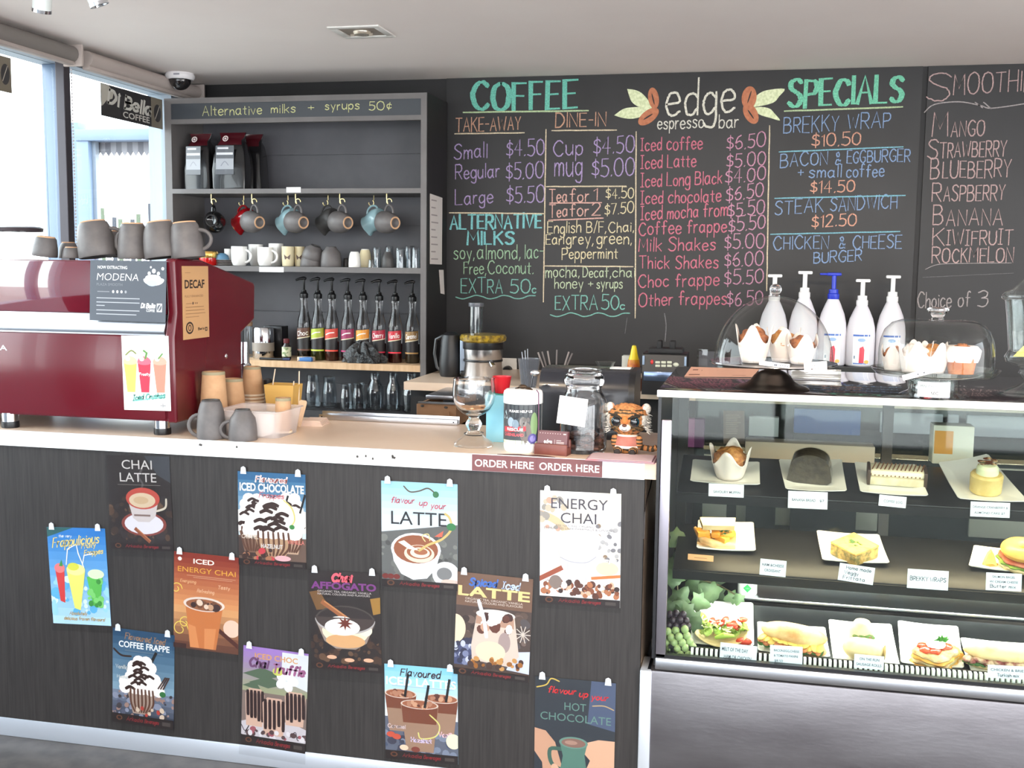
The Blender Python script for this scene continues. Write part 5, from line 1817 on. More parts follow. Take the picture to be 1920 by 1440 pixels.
GW = 'white cups on the cup shelf'
up_mug('white mug with its handle right, leftmost of the front white mugs', 449, 15, 36, 5.01, m_cwhite, -.15, group=GW)
up_mug('white mug with its handle to the right, beside the bamboo cups', 498, 15, 35, 5.01, m_cwhite, -.15, group=GW)
up_mug('small white cup half hidden behind the left white mug', 430, 9, 31, 5.09, m_cwhite, rt=.7, group=GW)
up_mug('white cup behind and between the two white mugs', 480, 14, 40, 5.12, m_cwhite, rt=.7, group=GW)
up_mug('white cup behind the right white mug and next to the bamboo cups', 518, 14, 42, 5.12, m_cwhite, rt=.7, group=GW)
m_bam = mat('cream_bamboo', (226, 212, 172), .55, c2=(232, 220, 184), ns=16)
for px, lab in ((540, 'cream bamboo cup with a dark butterfly print beside the right white mug'), (562, 'cream bamboo cup half behind the stacked grey bowls')):
    t = up_mug(lab, px, 11.5 if px == 540 else 10, 37, 5.03 if px == 540 else 5.07, m_bam, rt=.92, name='bamboo_cup', cat='cup', group='bamboo cups')
    s = sc(t.location)
    R = (11.5 if px == 540 else 10)*s
    pr = Pr(R*1.2, 12*s, th=0)
    for sx in (-1, 1):
        pr.poly([(.5, .5), (.5+.45*sx, .95), (.5+.4*sx, .5), (.5+.3*sx, .1), (.5, .4)], (88, 62, 48))
    bend(pr.mb, R+.0008, R*.6, 11*s)
    pr.build('butterfly_print', t)
GB = 'grey bowls and cups on the cup shelf'
q, s = on_cs(584, 5.03)
mug_up('grey bowl-shaped cup upside down under a tilted one beside the bamboo cups', q, 21*s, 10*s, 24*s, 0, GB, handle=False, ring=m_dkst)
mug_up('grey bowl-shaped cup tilted on top of an upside-down one', q+Vector((.004, .0, 15*s)), 20*s, 10*s, 25*s, 0, GB, handle=False, ring=m_dkst, tilt=(.1, .32))
q, s = on_cs(621, 5.02)
mug_up('single grey bowl-shaped cup upside down right of the stacked pair', q, 19.5*s, 10*s, 37*s, 0, GB, handle=False, ring=m_dkst)
q, s = on_cs(649, 5.08)
mug_up('tiny dark cup behind the single grey bowl cup', q, 6*s, 4*s, 16*s, 0, GB, handle=False, ring=m_dkst, m=m_dkst)
q, s = on_cs(665, 5.01)
mug_up('white china beaker upside down right of the grey bowl cups', q, 11.5*s, 8*s, 28*s, 0, GW, handle=False, ring=m_cwhite, m=m_cwhite)
q, s = on_cs(685, 5.1)
mug_up('cream beaker upside down behind the small glass', q, 12*s, 8*s, 33*s, 0, GW, handle=False, ring=m_cwhite, m=m_bam)
q, s = on_cs(727, 5.01)
mug_up('narrow dark grey beaker upside down among the glasses', q, 11.5*s, 6*s, 29*s, 0, GB, handle=False, ring=m_dkst, m=m_dkst)
m_tumb = glass('tumbler_glass', (238, 241, 243), 1.7)


def tumbler(label, px, R, h, y, zb_=None, rt=.85, name='glass_tumbler', group='glasses on the cup shelf'):
    q, s = on_cs(px, y)
    if zb_ is not None:
        q.z = zb_
    t = thing(name, label, 'glass', q, 0, group)
    R, h = R*s, h*s
    obj('glass', MB().lathe([(R*rt*.9, 0), (R, 0), (R*(1+rt)/2*1.02, h*.5), (R*rt, h*.93), (R*rt*.9, h), (0, h), (0, h*.9), (R*rt*.82, h*.88), (R*.9, .002)], n=26), m_tumb, t, ang=50)
    return t


for px, R, h, y, lab in ((697, 7, 15, 4.99, 'tiny glass standing in front of the cream beaker'), (707, 9, 38, 5.05, 'straight glass left of the narrow grey beaker'), (730, 9, 40, 5.12, 'straight glass behind the narrow grey beaker'), (751, 11, 38, 5.02, 'glass tumbler, leftmost of three at the right end of the cup shelf'), (768, 11, 41, 5.08, 'glass tumbler, middle of three at the right end of the cup shelf'), (780, 9, 38, 5.0, 'glass tumbler against the right side panel on the cup shelf')):
    tumbler(lab, px, R, h, y)
q, s = on_cs(391, 5.0)
t = thing('jam_jar', 'red jar with a gold lid at the left of the cup shelf', 'jar', q)
obj('jar_body', MB().lathe([(0, 0), (16*s, 0), (17*s, 2*s), (17*s, 14*s), (0, 14*s)], n=26), mat('red_jam', (196, 22, 20), .15, coat=.6), t)
obj('lid', MB().lathe([(17.5*s, 14*s), (18*s, 15*s), (18*s, 23*s), (17*s, 26*s), (0, 26*s)], n=26), mat('gold_lid', (222, 178, 96), .25, .8), t)
q, s = on_cs(421, 5.02)
for i in range(4):
    t = thing('saucer', 'grey saucer, %s of the stack left of the white mugs' % ['bottom one', 'second from the bottom', 'third from the bottom', 'top one'][i], 'saucer', (q.x, q.y, CS+i*.0072), 0, 'stacked grey saucers')
    obj('saucer_disc', MB().lathe([(0, 0), (8*s, 0), (16*s, .005), (15.6*s, .0064), (8*s, .0025), (0, .0025)], n=28), mat('saucer_grey', (150, 142, 138), .4), t)
t = thing('blue_bowl', 'small dusty blue bowl upside down on the stacked saucers', 'bowl', (q.x-.012, q.y, CS+.0285))
obj('bowl', MB().lathe([(13*s, 0), (13*s, 2*s), (11*s, 8*s), (5*s, 12*s), (0, 12.5*s)], n=26), mat('dusty_blue', (88, 128, 156), .4), t)

# ---- syrup shelf
m_bottle = glass('syrup_glass', (238, 240, 242), 1.5)
m_pump = mat('black_pump', (16, 16, 18), .3)
SYR = [(571, (96, 60, 46), 'Choc', 'brown'), (597, (172, 186, 66), '', 'lime green'), (623, (206, 70, 54), '', 'orange-red'), (653, (150, 42, 88), '', 'magenta'), (681, (228, 152, 58), '', 'orange'), (711, (170, 34, 60), 'Cherry', 'crimson'), (741, (196, 42, 56), 'Vanilla', 'bright red'), (773, (146, 112, 66), 'Caramel', 'golden brown')]


def syrup(px, col, word, cname, prev=None):
    q, s = at_y(px, 672, 5.06)
    q.z = Z3+.0005
    t = thing('syrup_bottle', 'syrup bottle with a %s label and black pump on the wooden shelf' % cname, 'syrup bottle', q, 0, 'pump syrup bottles')
    R = 13*s
    obj('glass_bottle', MB().lathe([(0, .002), (R*.9, 0), (R, .004), (R, 66*s), (R*.94, 74*s), (R*.68, 86*s), (7*s, 96*s), (6.4*s, 112*s), (6.6*s, 117*s), (0, 117*s)], n=26), m_solid, t, ang=60)
    obj('syrup', MB().lathe([(0, .004), (R*.88, .003), (R*.92, .006), (R*.92, 36*s), (0, 36*s)], n=22), mat('syrup_%d_%d_%d' % col, tuple(int(v*.35) for v in col), .1), t)
    w, h = R*2.6, 44*s
    pr = wrap_print(w, h, (34, 30, 32))
    n = 10
    for i in range(n):
        pr.k = 1
        u0, u1 = i/n, (i+1)/n
        pr.poly([(u0, .52+.12*u0), (u1, .52+.12*u1), (u1, .93+.07*u1), (u0, .93+.07*u0)], col)
    for i in range(n):
        pr.k = 2
        pr.rect(i/n, .02, (i+1)/n, .08, tuple(min(255, int(v*1.25)) for v in col))
    for i in range(n):
        pr.k = 3
        u0, u1 = i/n, (i+1)/n
        pr.poly([(u0, .48+.12*u0), (u1, .48+.12*u1), (u1, .52+.12*u1), (u0, .52+.12*u0)], (220, 206, 176))
    if word:
        pr.hand(word, .2, .86, .64, .2, (244, 240, 236), w=.03, slope=.1)
    else:
        pr.line([(.25, .72), (.5, .8), (.75, .82)], .06, (240, 232, 226), sm=True)
    bend(pr.mb, R+.0008, w, 17*s)
    pr.build('label', t)
    obj('pump_collar', MB().lathe([(7.4*s, 115*s), (7.8*s, 117*s), (7.8*s, 123*s), (5*s, 126*s), (4.4*s, 130*s), (2*s, 131*s), (0, 131*s)], n=18), m_pump, t)
    obj('pump_stem', MB().lathe([(1.5*s, 10*s), (1.5*s, 130*s), (2.1*s, 131*s), (2.1*s, 149*s), (0, 149*s)], n=10), m_pump, t)
    a_ = random.uniform(-.5, .35)
    b = MB().tube([(4*s, 0, 151*s), (0, 0, 152*s), (-8*s*math.cos(a_), -8*s*abs(math.sin(a_)), 151*s), (-15*s*math.cos(a_), -15*s*abs(math.sin(a_)), 148*s)], [2.6*s, 3.4*s, 2.2*s, 1.8*s], 10)
    obj('pump_lever', b, m_pump, t)
    return t


for a_ in SYR:
    syrup(*a_)


def on_ss(px, y):
    q = hy(px, 672, y)
    q.z = Z3+.0005
    return q, sc(q)


q, s = on_ss(494, 5.06)
t = thing('steel_canister', 'shiny steel canister on the wooden syrup shelf left of the syrups', 'canister', q)
obj('can', MB().lathe([(0, 0), (19*s, 0), (20*s, 2*s), (20*s, 56*s), (19*s, 58*s), (0, 58*s)], n=30), m_chrome, t)
obj('label_strip', MB().lathe([(20.4*s, 14*s), (20.4*s, 30*s)], n=30), mat('canister_label', (150, 140, 130), .4), t)
q, s = on_ss(466, 5.1)
t = thing('corked_jar', 'clear jar with a cork lid at the left end of the wooden syrup shelf', 'jar', q)
obj('jar', MB().lathe([(0, .002), (10*s, 0), (10*s, 58*s), (8*s, 60*s), (0, 60*s)], n=22), m_tumb, t)
obj('cork', MB().lathe([(8*s, 58*s), (8.6*s, 66*s), (0, 66*s)], n=20), mat('cork', (150, 118, 92), .8), t)
q, s = on_ss(518, 5.16)
t = thing('black_box', 'black square box behind the steel canister', 'box', q)
obj('carton', MB().box(-.05, -.04, 0, .05, .04, 58*s, .003), m_blackp, t)
q, s = on_ss(537.5, 5.03)
t = thing('extract_bottle', 'small extract bottle with a dark red cap and pale label', 'bottle', q)
obj('bottle', MB().lathe([(0, 0), (8*s, 0), (8.5*s, 2*s), (8.5*s, 24*s), (5*s, 29*s), (4.6*s, 32*s), (0, 32*s)], n=22), mat('dark_extract', (46, 36, 34), .2, coat=.4), t)
obj('cap', MB().lathe([(5.4*s, 31*s), (5.6*s, 32*s), (5.6*s, 39*s), (0, 40*s)], n=18), mat('maroon_cap', (96, 28, 34), .4), t)
obj('label', MB().lathe([(8.8*s, 6*s), (8.8*s, 24*s)], n=22), mat('pale_green_label', (206, 208, 176), .6, c2=(120, 138, 96), ns=60, lo=.5, hi=.6), t)
q, s = on_ss(574, 4.985)
t = thing('sachet_box', 'flat blue and cream sachet box lying in front of the first syrups', 'box', q, -.1)
obj('carton', MB().box(-15*s, -.02, 0, 15*s, .02, 8*s, .002), mat('cream_blue_card', (206, 184, 160), .6, c2=(60, 110, 170), ns=16, lo=.45, hi=.5), t)
q, s = on_ss(512, 4.975)
t = thing('marker_pen', 'dark pen lying at the front of the wooden syrup shelf', 'pen', (q.x, q.y, q.z+.006))
obj('barrel', MB().tube([(-.07, 0, 0), (.05, .006, 0)], .006, 10), m_blackp, t)
obj('cap', MB().tube([(.05, .006, 0), (.085, .008, 0)], .007, 10), mat('navy_cap', (40, 50, 90), .4), t)
q, s = on_ss(682, 4.995)
t = thing('black_bag', 'crumpled shiny black plastic bag in front of the magenta and orange syrups', 'bag', q)
b = MB()


def crump(u, v):
    a_ = u*2*math.pi
    t_ = v*math.pi/2
    r_ = math.cos(t_)*(1+.13*math.sin(5*a_+v*7)+.09*math.sin(11*a_+3*v)+.05*math.sin(17*a_))
    zz = math.sin(t_)*(1+.16*math.sin(4*a_+9*v)+.1*math.sin(9*a_))
    return (r_*38*s*math.cos(a_)-5*s*v, r_*.036*math.sin(a_), max(.0005, zz*34*s))


b.sheet(crump, 60, 18)
obj('bag_film', b, mat('black_bin_film', (14, 14, 15), .22, bump=.6, bs=90), t, ang=25)

# ---- glasses on the lowest board of the unit
for i, (px, R, yt, y, lab) in enumerate(((587, 14, 703, 5.04, 'tall glass jug, leftmost under the wooden syrup shelf'), (618, 14, 706, 5.08, 'tall glass jug, second from the left under the syrup shelf'), (650, 12, 720, 5.0, 'short glass, third from the left under the syrup shelf'), (673, 13, 718, 5.03, 'short glass, middle of the row under the syrup shelf'), (703, 17, 699, 5.08, 'glass carafe, third from the right under the syrup shelf'), (737, 15, 699, 5.06, 'glass carafe, second from the right under the syrup shelf'), (771, 17, 700, 5.03, 'glass carafe, rightmost under the syrup shelf'))):
    q, s = at_y(px, 790, y)
    h = hy(px, yt, y).z-Z4
    t = thing('glass_carafe', lab, 'glass', (q.x, y, Z4+.0005), 0, 'glasses under the syrup shelf')
    R *= s
    k = .55 if i > 3 else .8
    obj('glass', MB().lathe([(0, .003), (R*.85, 0), (R, .006), (R*1.02, h*.45), (R*.95, h*.6), (R*k, h*.8), (R*k, h*.97), (R*k*1.08, h), (R*k*.95, h), (R*k*.9, h*.8), (R*.9, h*.58), (R*.94, h*.4), (R*.9, .01), (0, .008)], n=26), m_tumb, t, ang=60)

# ================================================================ on the back bench
q, s = at_y(845, 740, 4.86)
t = thing('kettle', 'tall black kettle beside the juicer', 'kettle', (q.x, 4.86, BZ))
hh = hy(845, 622, 4.86).z-BZ
obj('body', MB().lathe([(0, 0), (19*s, 0), (21*s, .01), (22*s, hh*.3), (19*s, hh*.8), (16*s, hh*.93), (8*s, hh), (0, hh)], n=28), mat('matte_black', (26, 26, 29), .4), t)
obj('handle', MB().tube([(-15*s, 0, hh*.9), (-28*s, 0, hh*.82), (-31*s, 0, hh*.5), (-26*s, 0, hh*.2), (-19*s, 0, hh*.12)], 4*s, 8), m_blackp, t)
q, s = at_y(905, 740, 4.84)
t = thing('juicer', 'steel juicer with a clear feed chute and yellow pulp under its lid', 'juicer', (q.x, 4.84, BZ))
H_ = lambda py: hy(905, py, 4.84).z-BZ
obj('body', MB().lathe([(0, 0), (36*s, 0), (37*s, .01), (35*s, H_(676)), (36*s, H_(674)), (37*s, H_(650)), (37*s, H_(645)), (0, H_(645))], n=40), mat('juicer_steel', (206, 204, 204), .25, 1, bump=.04, bs=50, stretch=(1, 1, .05)), t)
obj('seam', MB().lathe([(36.6*s, H_(677)), (37.2*s, H_(675)), (36.6*s, H_(673))], n=40), m_blackp, t)
obj('collar', MB().lathe([(37.4*s, H_(654)), (38*s, H_(652)), (38*s, H_(640)), (0, H_(640))], n=40), m_blackp, t)
obj('pulp_bowl', MB().lathe([(38*s, H_(641)), (43*s, H_(638)), (44*s, H_(632)), (41*s, H_(627)), (14*s, H_(624)), (0, H_(624))], n=40), mat('yellow_pulp', (176, 146, 40), .3, c2=(92, 74, 34), ns=60, coat=.6), t)
obj('feed_chute', MB().lathe([(13*s, H_(627)), (12.5*s, H_(570)), (11.5*s, H_(570)), (12*s, H_(626))], (-14*s, 0, 0), 28), glass('chute_plastic', (226, 228, 228), 1.6), t)
obj('pusher', MB().lathe([(14*s, H_(575)), (14.5*s, H_(573)), (14*s, H_(568)), (0, H_(568))], (-14*s, 0, 0), 28).lathe([(9*s, H_(618)), (9*s, H_(575)), (0, H_(575))], (-14*s, 0, 0), 22), mat('smoke_grey_plastic', (90, 92, 98), .3), t)
obj('clamp_bar', MB().box(-43*s, -.02, H_(702), -32*s, -.0, H_(634), .006), mat('silver_blue_bar', (150, 164, 182), .3, .3), t)
b = MB().ell((-38*s, -.02, H_(700)), (5*s, 4*s, 5*s), 12, 8)
obj('clamp_knob', b, m_blackp, t)
obj('spout', MB().tube([(22*s, -28*s, H_(677)), (29*s, -36*s, H_(684))], 5*s, 12), m_chrome, t)
# wall socket with a black plug
q, s = at_y(955.5, 688, WY-.002)
t = thing('power_socket', 'white wall power socket with a black plug right of the juicer', 'socket', (q.x, WY-.002, q.z))
obj('plate', MB().box(-14.5*s, -.012, -17*s, 14.5*s, -.0012, 17*s, .003), mat('aged_white', (212, 204, 194), .5), t)
obj('plug', MB().lathe([(0, 0), (9*s, 0), (9*s, .02), (7*s, .035), (0, .036)], n=24, M=Matrix.Translation((-2*s, -.012, -6*s)) @ Matrix.Rotation(math.pi/2, 4, 'X')), m_blackp, t)


def tumb2(name, label, cat, px, y, yt, R0, R1, m, z=BZ, th=.0015):
    q, s = at_y(px, 735, y)
    h = hy(px, yt, y).z-z
    t = thing(name, label, cat, (q.x, y, z))
    obj('cup', MB().lathe([(0, .001), (R0*s, 0), (R1*s, h-.003), (R1*s*1.05, h-.001), (R1*s*1.05, h), (R1*s*.95, h), (R0*s*.92, .004), (0, .003)], n=30), m, t, ang=60)
    return t, s, h


t, s, h = tumb2('measuring_jug', 'tall cloudy plastic jug holding spoons on the back bench', 'jug', 991, 4.5, 672, 14, 21, glass('cloudy_jug', (226, 228, 232), 1.35, .1, .3, (150, 152, 158)))
for i, dx in enumerate((-14, -8, -3)):
    sp_ = thing('bar_spoon', 'thin dark spoon handle sticking out of the cloudy jug, %s' % ['leftmost', 'middle one', 'rightmost'][i], 'spoon', (t.location.x, 4.5, BZ+.004), 0, 'spoons in the cloudy jug')
    obj('handle', MB().tube([(dx*.4*s, 0, .004), (dx*s, .0, h+(10+i*3)*s)], .0018, 6), m_steel, sp_)
t, s, h = tumb2('straw_holder', 'dark cup holding paper straws behind the till', 'straw holder', 1040, 4.55, 705, 22, 26, m_blackp)
for i, (xa, xb, yb, c) in enumerate(((1016, 1010, 660, 0), (1024, 1017, 659, 1), (1032, 1027, 658, 0), (1044, 1044, 656, 1), (1060, 1066, 660, 0), (1056, 1072, 663, 1))):
    a, c2_ = hy(xa, 700, 4.55), hy(xb, yb, 4.55)
    st_ = thing('paper_straw', 'grey paper straw in the dark cup behind the till, %s from the left' % ['first', 'second', 'third', 'fourth', 'sixth', 'fifth'][i], 'straw', (t.location.x, 4.55, BZ+.004), 0, 'straws behind the till')
    obj('straw_tube', MB().tube([(.3*(a.x-t.location.x), (i-2.5)*.006, .004), (c2_.x-t.location.x, (i-2.5)*.006, c2_.z-BZ-.004)], .0035, 8), mat('grey_paper_straw', (120, 112, 110), .7) if c else mat('pale_paper_straw', (150, 140, 136), .7), st_)
q, s = at_y(1187, 735, 4.6)
t = thing('squeeze_bottle', 'yellow and orange squeeze bottle with a pointed yellow nozzle', 'bottle', (q.x, 4.6, BZ))
H_ = lambda py: hy(1187, py, 4.6).z-BZ
obj('body', MB().lathe([(0, 0), (12*s, 0), (12.5*s, .01), (12.5*s, H_(690)), (10.5*s, H_(674)), (0, H_(674))], n=26), mat('orange_label', (222, 150, 40), .45, c2=(190, 90, 40), ns=34, lo=.4, hi=.6), t)
obj('nozzle', MB().lathe([(10.5*s, H_(676)), (7*s, H_(664)), (5.5*s, H_(655)), (3.6*s, H_(648)), (0, H_(647))], n=24), mat('bright_yellow', (240, 212, 30), .35), t)
q, s = at_y(1197, 730, 4.48)
t = thing('dispenser_cup', 'kraft paper cup with a white rim in front of the squeeze bottle', 'paper cup', (q.x-.008, 4.53, BZ))
H_ = lambda py: hy(1190, py, 4.53).z-BZ
obj('body', MB().lathe([(0, 0), (7*s, 0), (9.5*s, H_(708)), (0, H_(708))], n=22), mat('rust_cup', (150, 82, 54), .7), t)
obj('rim', MB().lathe([(9.6*s, H_(709)), (10.6*s, H_(707)), (9.6*s, H_(705.5)), (8*s, H_(706))], n=22), m_rim, t)
q, s = at_y(1173, 735, 4.72)
t = thing('tea_box', 'pale upright carton behind the squeeze bottle', 'carton', (q.x, 4.74, BZ))
obj('carton', MB().box(-8*s, -.03, 0, 10*s, .03, hy(1173, 667, 4.72).z-BZ, .002), mat('pale_card', (206, 206, 196), .7), t)
# blender base
q, s = at_y(1244, 735, 4.42)
t = thing('blender_base', 'black blender base with cream buttons and a silver band beside the display fridge', 'blender base', (q.x, 4.42, BZ))
H_ = lambda py: hy(1244, py, 4.42).z-BZ
zt_, zb2 = H_(664), 0
b = MB().prism([(-.0, 0), (-.0, H_(700)), (.012, H_(666)), (.02, zt_), (.17, zt_), (.17, 0)], -41*s, 41*s, 'x')
obj('housing', b, m_blackp, t, flat=True)
obj('silver_band', MB().box(-38*s, -.004, H_(715), 38*s, .0, H_(697), .002), mat('silver_panel', (120, 136, 164), .2, .8), t)
obj('side_trim', MB().box(37*s, -.002, H_(685), 41*s, .012, H_(668), .001).box(-41*s, -.002, H_(685), -37*s, .012, H_(668), .001), mat('light_blue_trim', (150, 170, 196), .4), t)
m_but = mat('cream_button', (206, 206, 186), .5)
for r_ in range(2):
    for c_ in range(3):
        p_ = hy(1233+c_*11, 679.5+r_*6.5, 4.42)
        obj('button', MB().box(p_.x-q.x-4.4*s, -.0, p_.z-BZ-2.3*s, p_.x-q.x+4.4*s, .008, p_.z-BZ+2.3*s, .002), m_but, t)
p_ = hy(1267, 684, 4.42)
obj('button', MB().ell((p_.x-q.x, .006, p_.z-BZ), (5.5*s, .006, 4*s), 16, 10), m_but, t)
p_ = hy(1222, 679, 4.42)
obj('power_light', MB().ell((p_.x-q.x, .006, p_.z-BZ), (3*s, .006, 4.5*s), 12, 8), mat('red_switch', (220, 60, 60), .3), t)
obj('jar_pad', MB().box(-32*s, .03, zt_, 32*s, .14, H_(655), .004).box(-17*s, .05, H_(656), -8*s, .12, H_(641), .004).box(7*s, .05, H_(656), 17*s, .12, H_(641), .004), mat('rubber_black', (34, 34, 36), .7), t)
# clear sign holder
a, c = hy(1306, 692, 4.5), hy(1358, 656, 4.5)
t = thing('sign_holder', 'clear acrylic sign holder with a grey sheet beside the blender base', 'sign holder', ((a.x+c.x)/2, 4.5, BZ))
hw = (c.x-a.x)/2
obj('acrylic', MB().box(-hw, 0, 0, hw, .003, c.z-BZ).box(-hw, 0, 0, hw, .06, .003), m_clear, t, flat=True)
obj('insert', MB().box(-hw*.86, .0035, .01, hw*.9, .005, c.z-BZ-.008), mat('grey_insert', (96, 90, 98), .6), t, flat=True)

# ---- sauce pumps on a low riser
PY = 5.08
r0 = hy(1609, 686, PY)
t = thing('bench_riser', 'black riser shelf on the back bench under the white pump bottles', 'riser', (0, 0, 0))
obj('riser_board', MB().box(hy(1400, 690, PY).x, PY-.09, r0.z-.02, hy(1712, 690, PY).x, PY+.15, r0.z-.0005), m_blackp, t, flat=True)
obj('riser_leg', MB().box(hy(1400, 690, PY).x, PY-.08, BZ, hy(1400, 690, PY).x+.02, PY+.15, r0.z-.02).box(hy(1712, 690, PY).x-.02, PY-.08, BZ, hy(1712, 690, PY).x, PY+.15, r0.z-.02), m_blackp, t, flat=True)
m_hdpe = mat('milky_plastic', (228, 226, 232), .4, sss=.1)
m_bluep = mat('blue_pump_plastic', (38, 58, 190), .35)
for k, (px, yt, col, lab) in enumerate(((1447, 514, 0, 'white pump bottle standing furthest left behind the glass dome'), (1503, 508, 0, 'white pump bottle second from the left behind the domed cake stand'), (1557, 511, 1, 'white bottle with a blue pump, the only blue one'), (1611, 523, 0, 'white pump bottle with a red drink on its label, right of the blue pump'), (1667, 516, 0, 'white pump bottle at the right end of the row'))):
    q, s = at_y(px, 686, PY)
    q.z = r0.z
    t = thing('sauce_bottle', lab, 'pump bottle', q, 0, 'sauce pump bottles')
    mp = m_bluep if col else m_whitep
    top = hy(px, yt, PY).z-q.z
    d0 = top-hy(px, 523 if 0 else yt+46, PY).z+q.z
    nz = top-46*s
    R = 25.2*s
    sq = lambda a, z: .05*math.cos(4*a)*(1 if z < nz*.9 else 0)
    obj('bottle', MB().lathe([(0, .003), (R*.9, 0), (R, .008), (R, nz*.50), (R*.95, nz*.62), (R*.8, nz*.76), (R*.56, nz*.9), (R*.4, nz*.97), (R*.36, nz), (0, nz)], n=32, wob=sq), m_hdpe, t, ang=60)
    obj('pump_collar', MB().lathe([(9.5*s, nz-4*s), (10.5*s, nz-2*s), (10.5*s, nz+6*s), (8.6*s, nz+8*s), (8.6*s, nz+15*s), (3*s, nz+16*s), (0, nz+16*s)], n=24), mp, t)
    obj('pump_stem', MB().lathe([(4.2*s, nz+14*s), (4.2*s, top-5*s), (0, top-5*s)], n=14), mp, t)
    b = MB().box(-13*s, -5*s, top-6*s, 13*s, 5*s, top, 2*s)
    if col:
        b.box(-26*s, -3.5*s, top-5*s, -10*s, 3.5*s, top-1*s, 1.5*s)
    obj('pump_head', b, mp, t)
    if k >= 2:
        w, h = R*1.25, 56*s
        pr = wrap_print(w, h, (238, 240, 244), 8)
        pr.rect(0, .94, 1, 1, (70, 110, 190))
        pr.rect(.05, .02, .95, .06, (90, 130, 200))
        pr.ell(.5, .82, .22, .06, (150, 180, 220))
        pr.poly([(.38, .06), (.66, .06), (.68, .5), (.6, .62), (.4, .56)], (214, 64, 84))
        pr.ell(.82, .1, .14, .06, (240, 180, 70))
        pr.rect(.08, .2, .16, .3, (130, 150, 170))
        bend(pr.mb, R*1.055, w, 4*s)
        pr.build('label', t)

# ================================================================ inside the display fridge
m_plate = mat('white_porcelain', (244, 243, 238), .18, coat=.4)


def shelf_M(i, p):
    o_, v_, w_, tl, dp = SH[i]
    return Matrix(((1, 0, 0, p.x), (0, v_.y, w_.y, p.y), (0, v_.z, w_.z, p.z), (0, 0, 0, 1)))


def plate(i, label, BL, BR, TR, TL):
    C4 = [on_shelf(i, *q, lift=.012) for q in (BL, BR, TR, TL)]
    o_, v_, w_, tl, dp = SH[i]
    c = sum(C4, Vector())/4-w_*.0115
    L2 = [((q-c).x, (q-c).dot(v_)) for q in C4]
    t = thing('square_plate', label, 'plate', group='white square plates in the display', M=shelf_M(i, c))

    def ring(k, z, bow=0):
        out = []
        for a in range(4):
            p, q = L2[a], L2[(a+1) % 4]
            for j in range(6):
                f = .03+.94*j/5
                x, y = p[0]+(q[0]-p[0])*f, p[1]+(q[1]-p[1])*f
                out.append((x*k, y*k, z-bow*math.sin(math.pi*f)))
        return out
    b = loft(MB(), [ring(.5, 0), ring(.62, .0005), ring(.95, .0085, .003), ring(1, .012, .0035), ring(1, .014, .0035), ring(.965, .0135, .0035), ring(.66, .004), ring(.6, .0035)], True, True)
    obj('plate_body', b, m_plate, t, ang=50)
    return t


PL = [(0, 'white plate under the savoury muffin on the top shelf', (1294, 902), (1425, 909), (1424, 867), (1299, 862)),
      (0, 'white plate under the dark banana bread on the top shelf', (1473, 917), (1588, 921), (1578, 862), (1460, 862)),
      (0, 'white plate under the striped coffee log on the top shelf', (1613, 922), (1741, 930), (1718, 872), (1602, 867)),
      (0, 'white plate set cornerwise under the golden almond cake', (1797, 935), (1928, 941), (1852, 852), (1759, 868)),
      (1, 'white plate under the orange pumpkin wedge on the middle shelf', (1306, 1028), (1417, 1033), (1413, 980), (1309, 975)),
      (1, 'white plate under the frittata on the middle shelf', (1542, 1050), (1668, 1056), (1648, 1003), (1531, 995)),
      (1, 'white plate under the bagel on the middle shelf', (1816, 1061), (1935, 1074), (1935, 1032), (1826, 1023)),
      (2, 'white plate under the open salad wrap on the bottom deck', (1294, 1206), (1414, 1212), (1412, 1131), (1301, 1124)),
      (2, 'white plate under the long bacon roll on the bottom deck', (1421, 1220), (1557, 1233), (1547, 1177), (1420, 1166)),
      (2, 'white plate under the cut burrito wrap on the bottom deck', (1562, 1237), (1687, 1248), (1671, 1171), (1553, 1162)),
      (2, 'white plate under the layered pastry with tomato on the bottom deck', (1689, 1243), (1808, 1253), (1796, 1175), (1683, 1164)),
      (2, 'white plate under the baguette on the bottom deck', (1821, 1259), (1940, 1266), (1940, 1208), (1800, 1196))]
for a in PL:
    plate(*a)


def food(i, name, label, cat, px, py, rz=0, lift=.0055):
    p = on_shelf(i, px, py, lift)
    M = shelf_M(i, p) @ Matrix.Rotation(rz, 4, 'Z')
    return thing(name, label, cat, M=M), sc(p)


m_paper = mat('muffin_paper', (226, 216, 210), .65, sss=.1)
m_crust = mat('muffin_crust', (150, 88, 42), .75, c2=(206, 148, 84), ns=60, bump=.5, bs=60)
m_bread = mat('pale_bread', (232, 208, 156), .75, c2=(206, 158, 96), ns=22, lo=.48, hi=.8, bump=.3, bs=40)
m_toast = mat('toasted_crust', (192, 132, 70), .7, c2=(234, 206, 150), ns=16, lo=.32, hi=.58, bump=.3, bs=40)
m_green = mat('leaf_green', (92, 132, 50), .6, c2=(150, 180, 80), ns=50)
m_herb = mat('dark_herb', (54, 96, 36), .6)
m_tom = mat('tomato_red', (206, 62, 36), .35)
m_cream = mat('sour_cream', (246, 244, 236), .4)
m_ham = mat('ham_pink', (196, 120, 92), .5, c2=(168, 84, 60), ns=40)


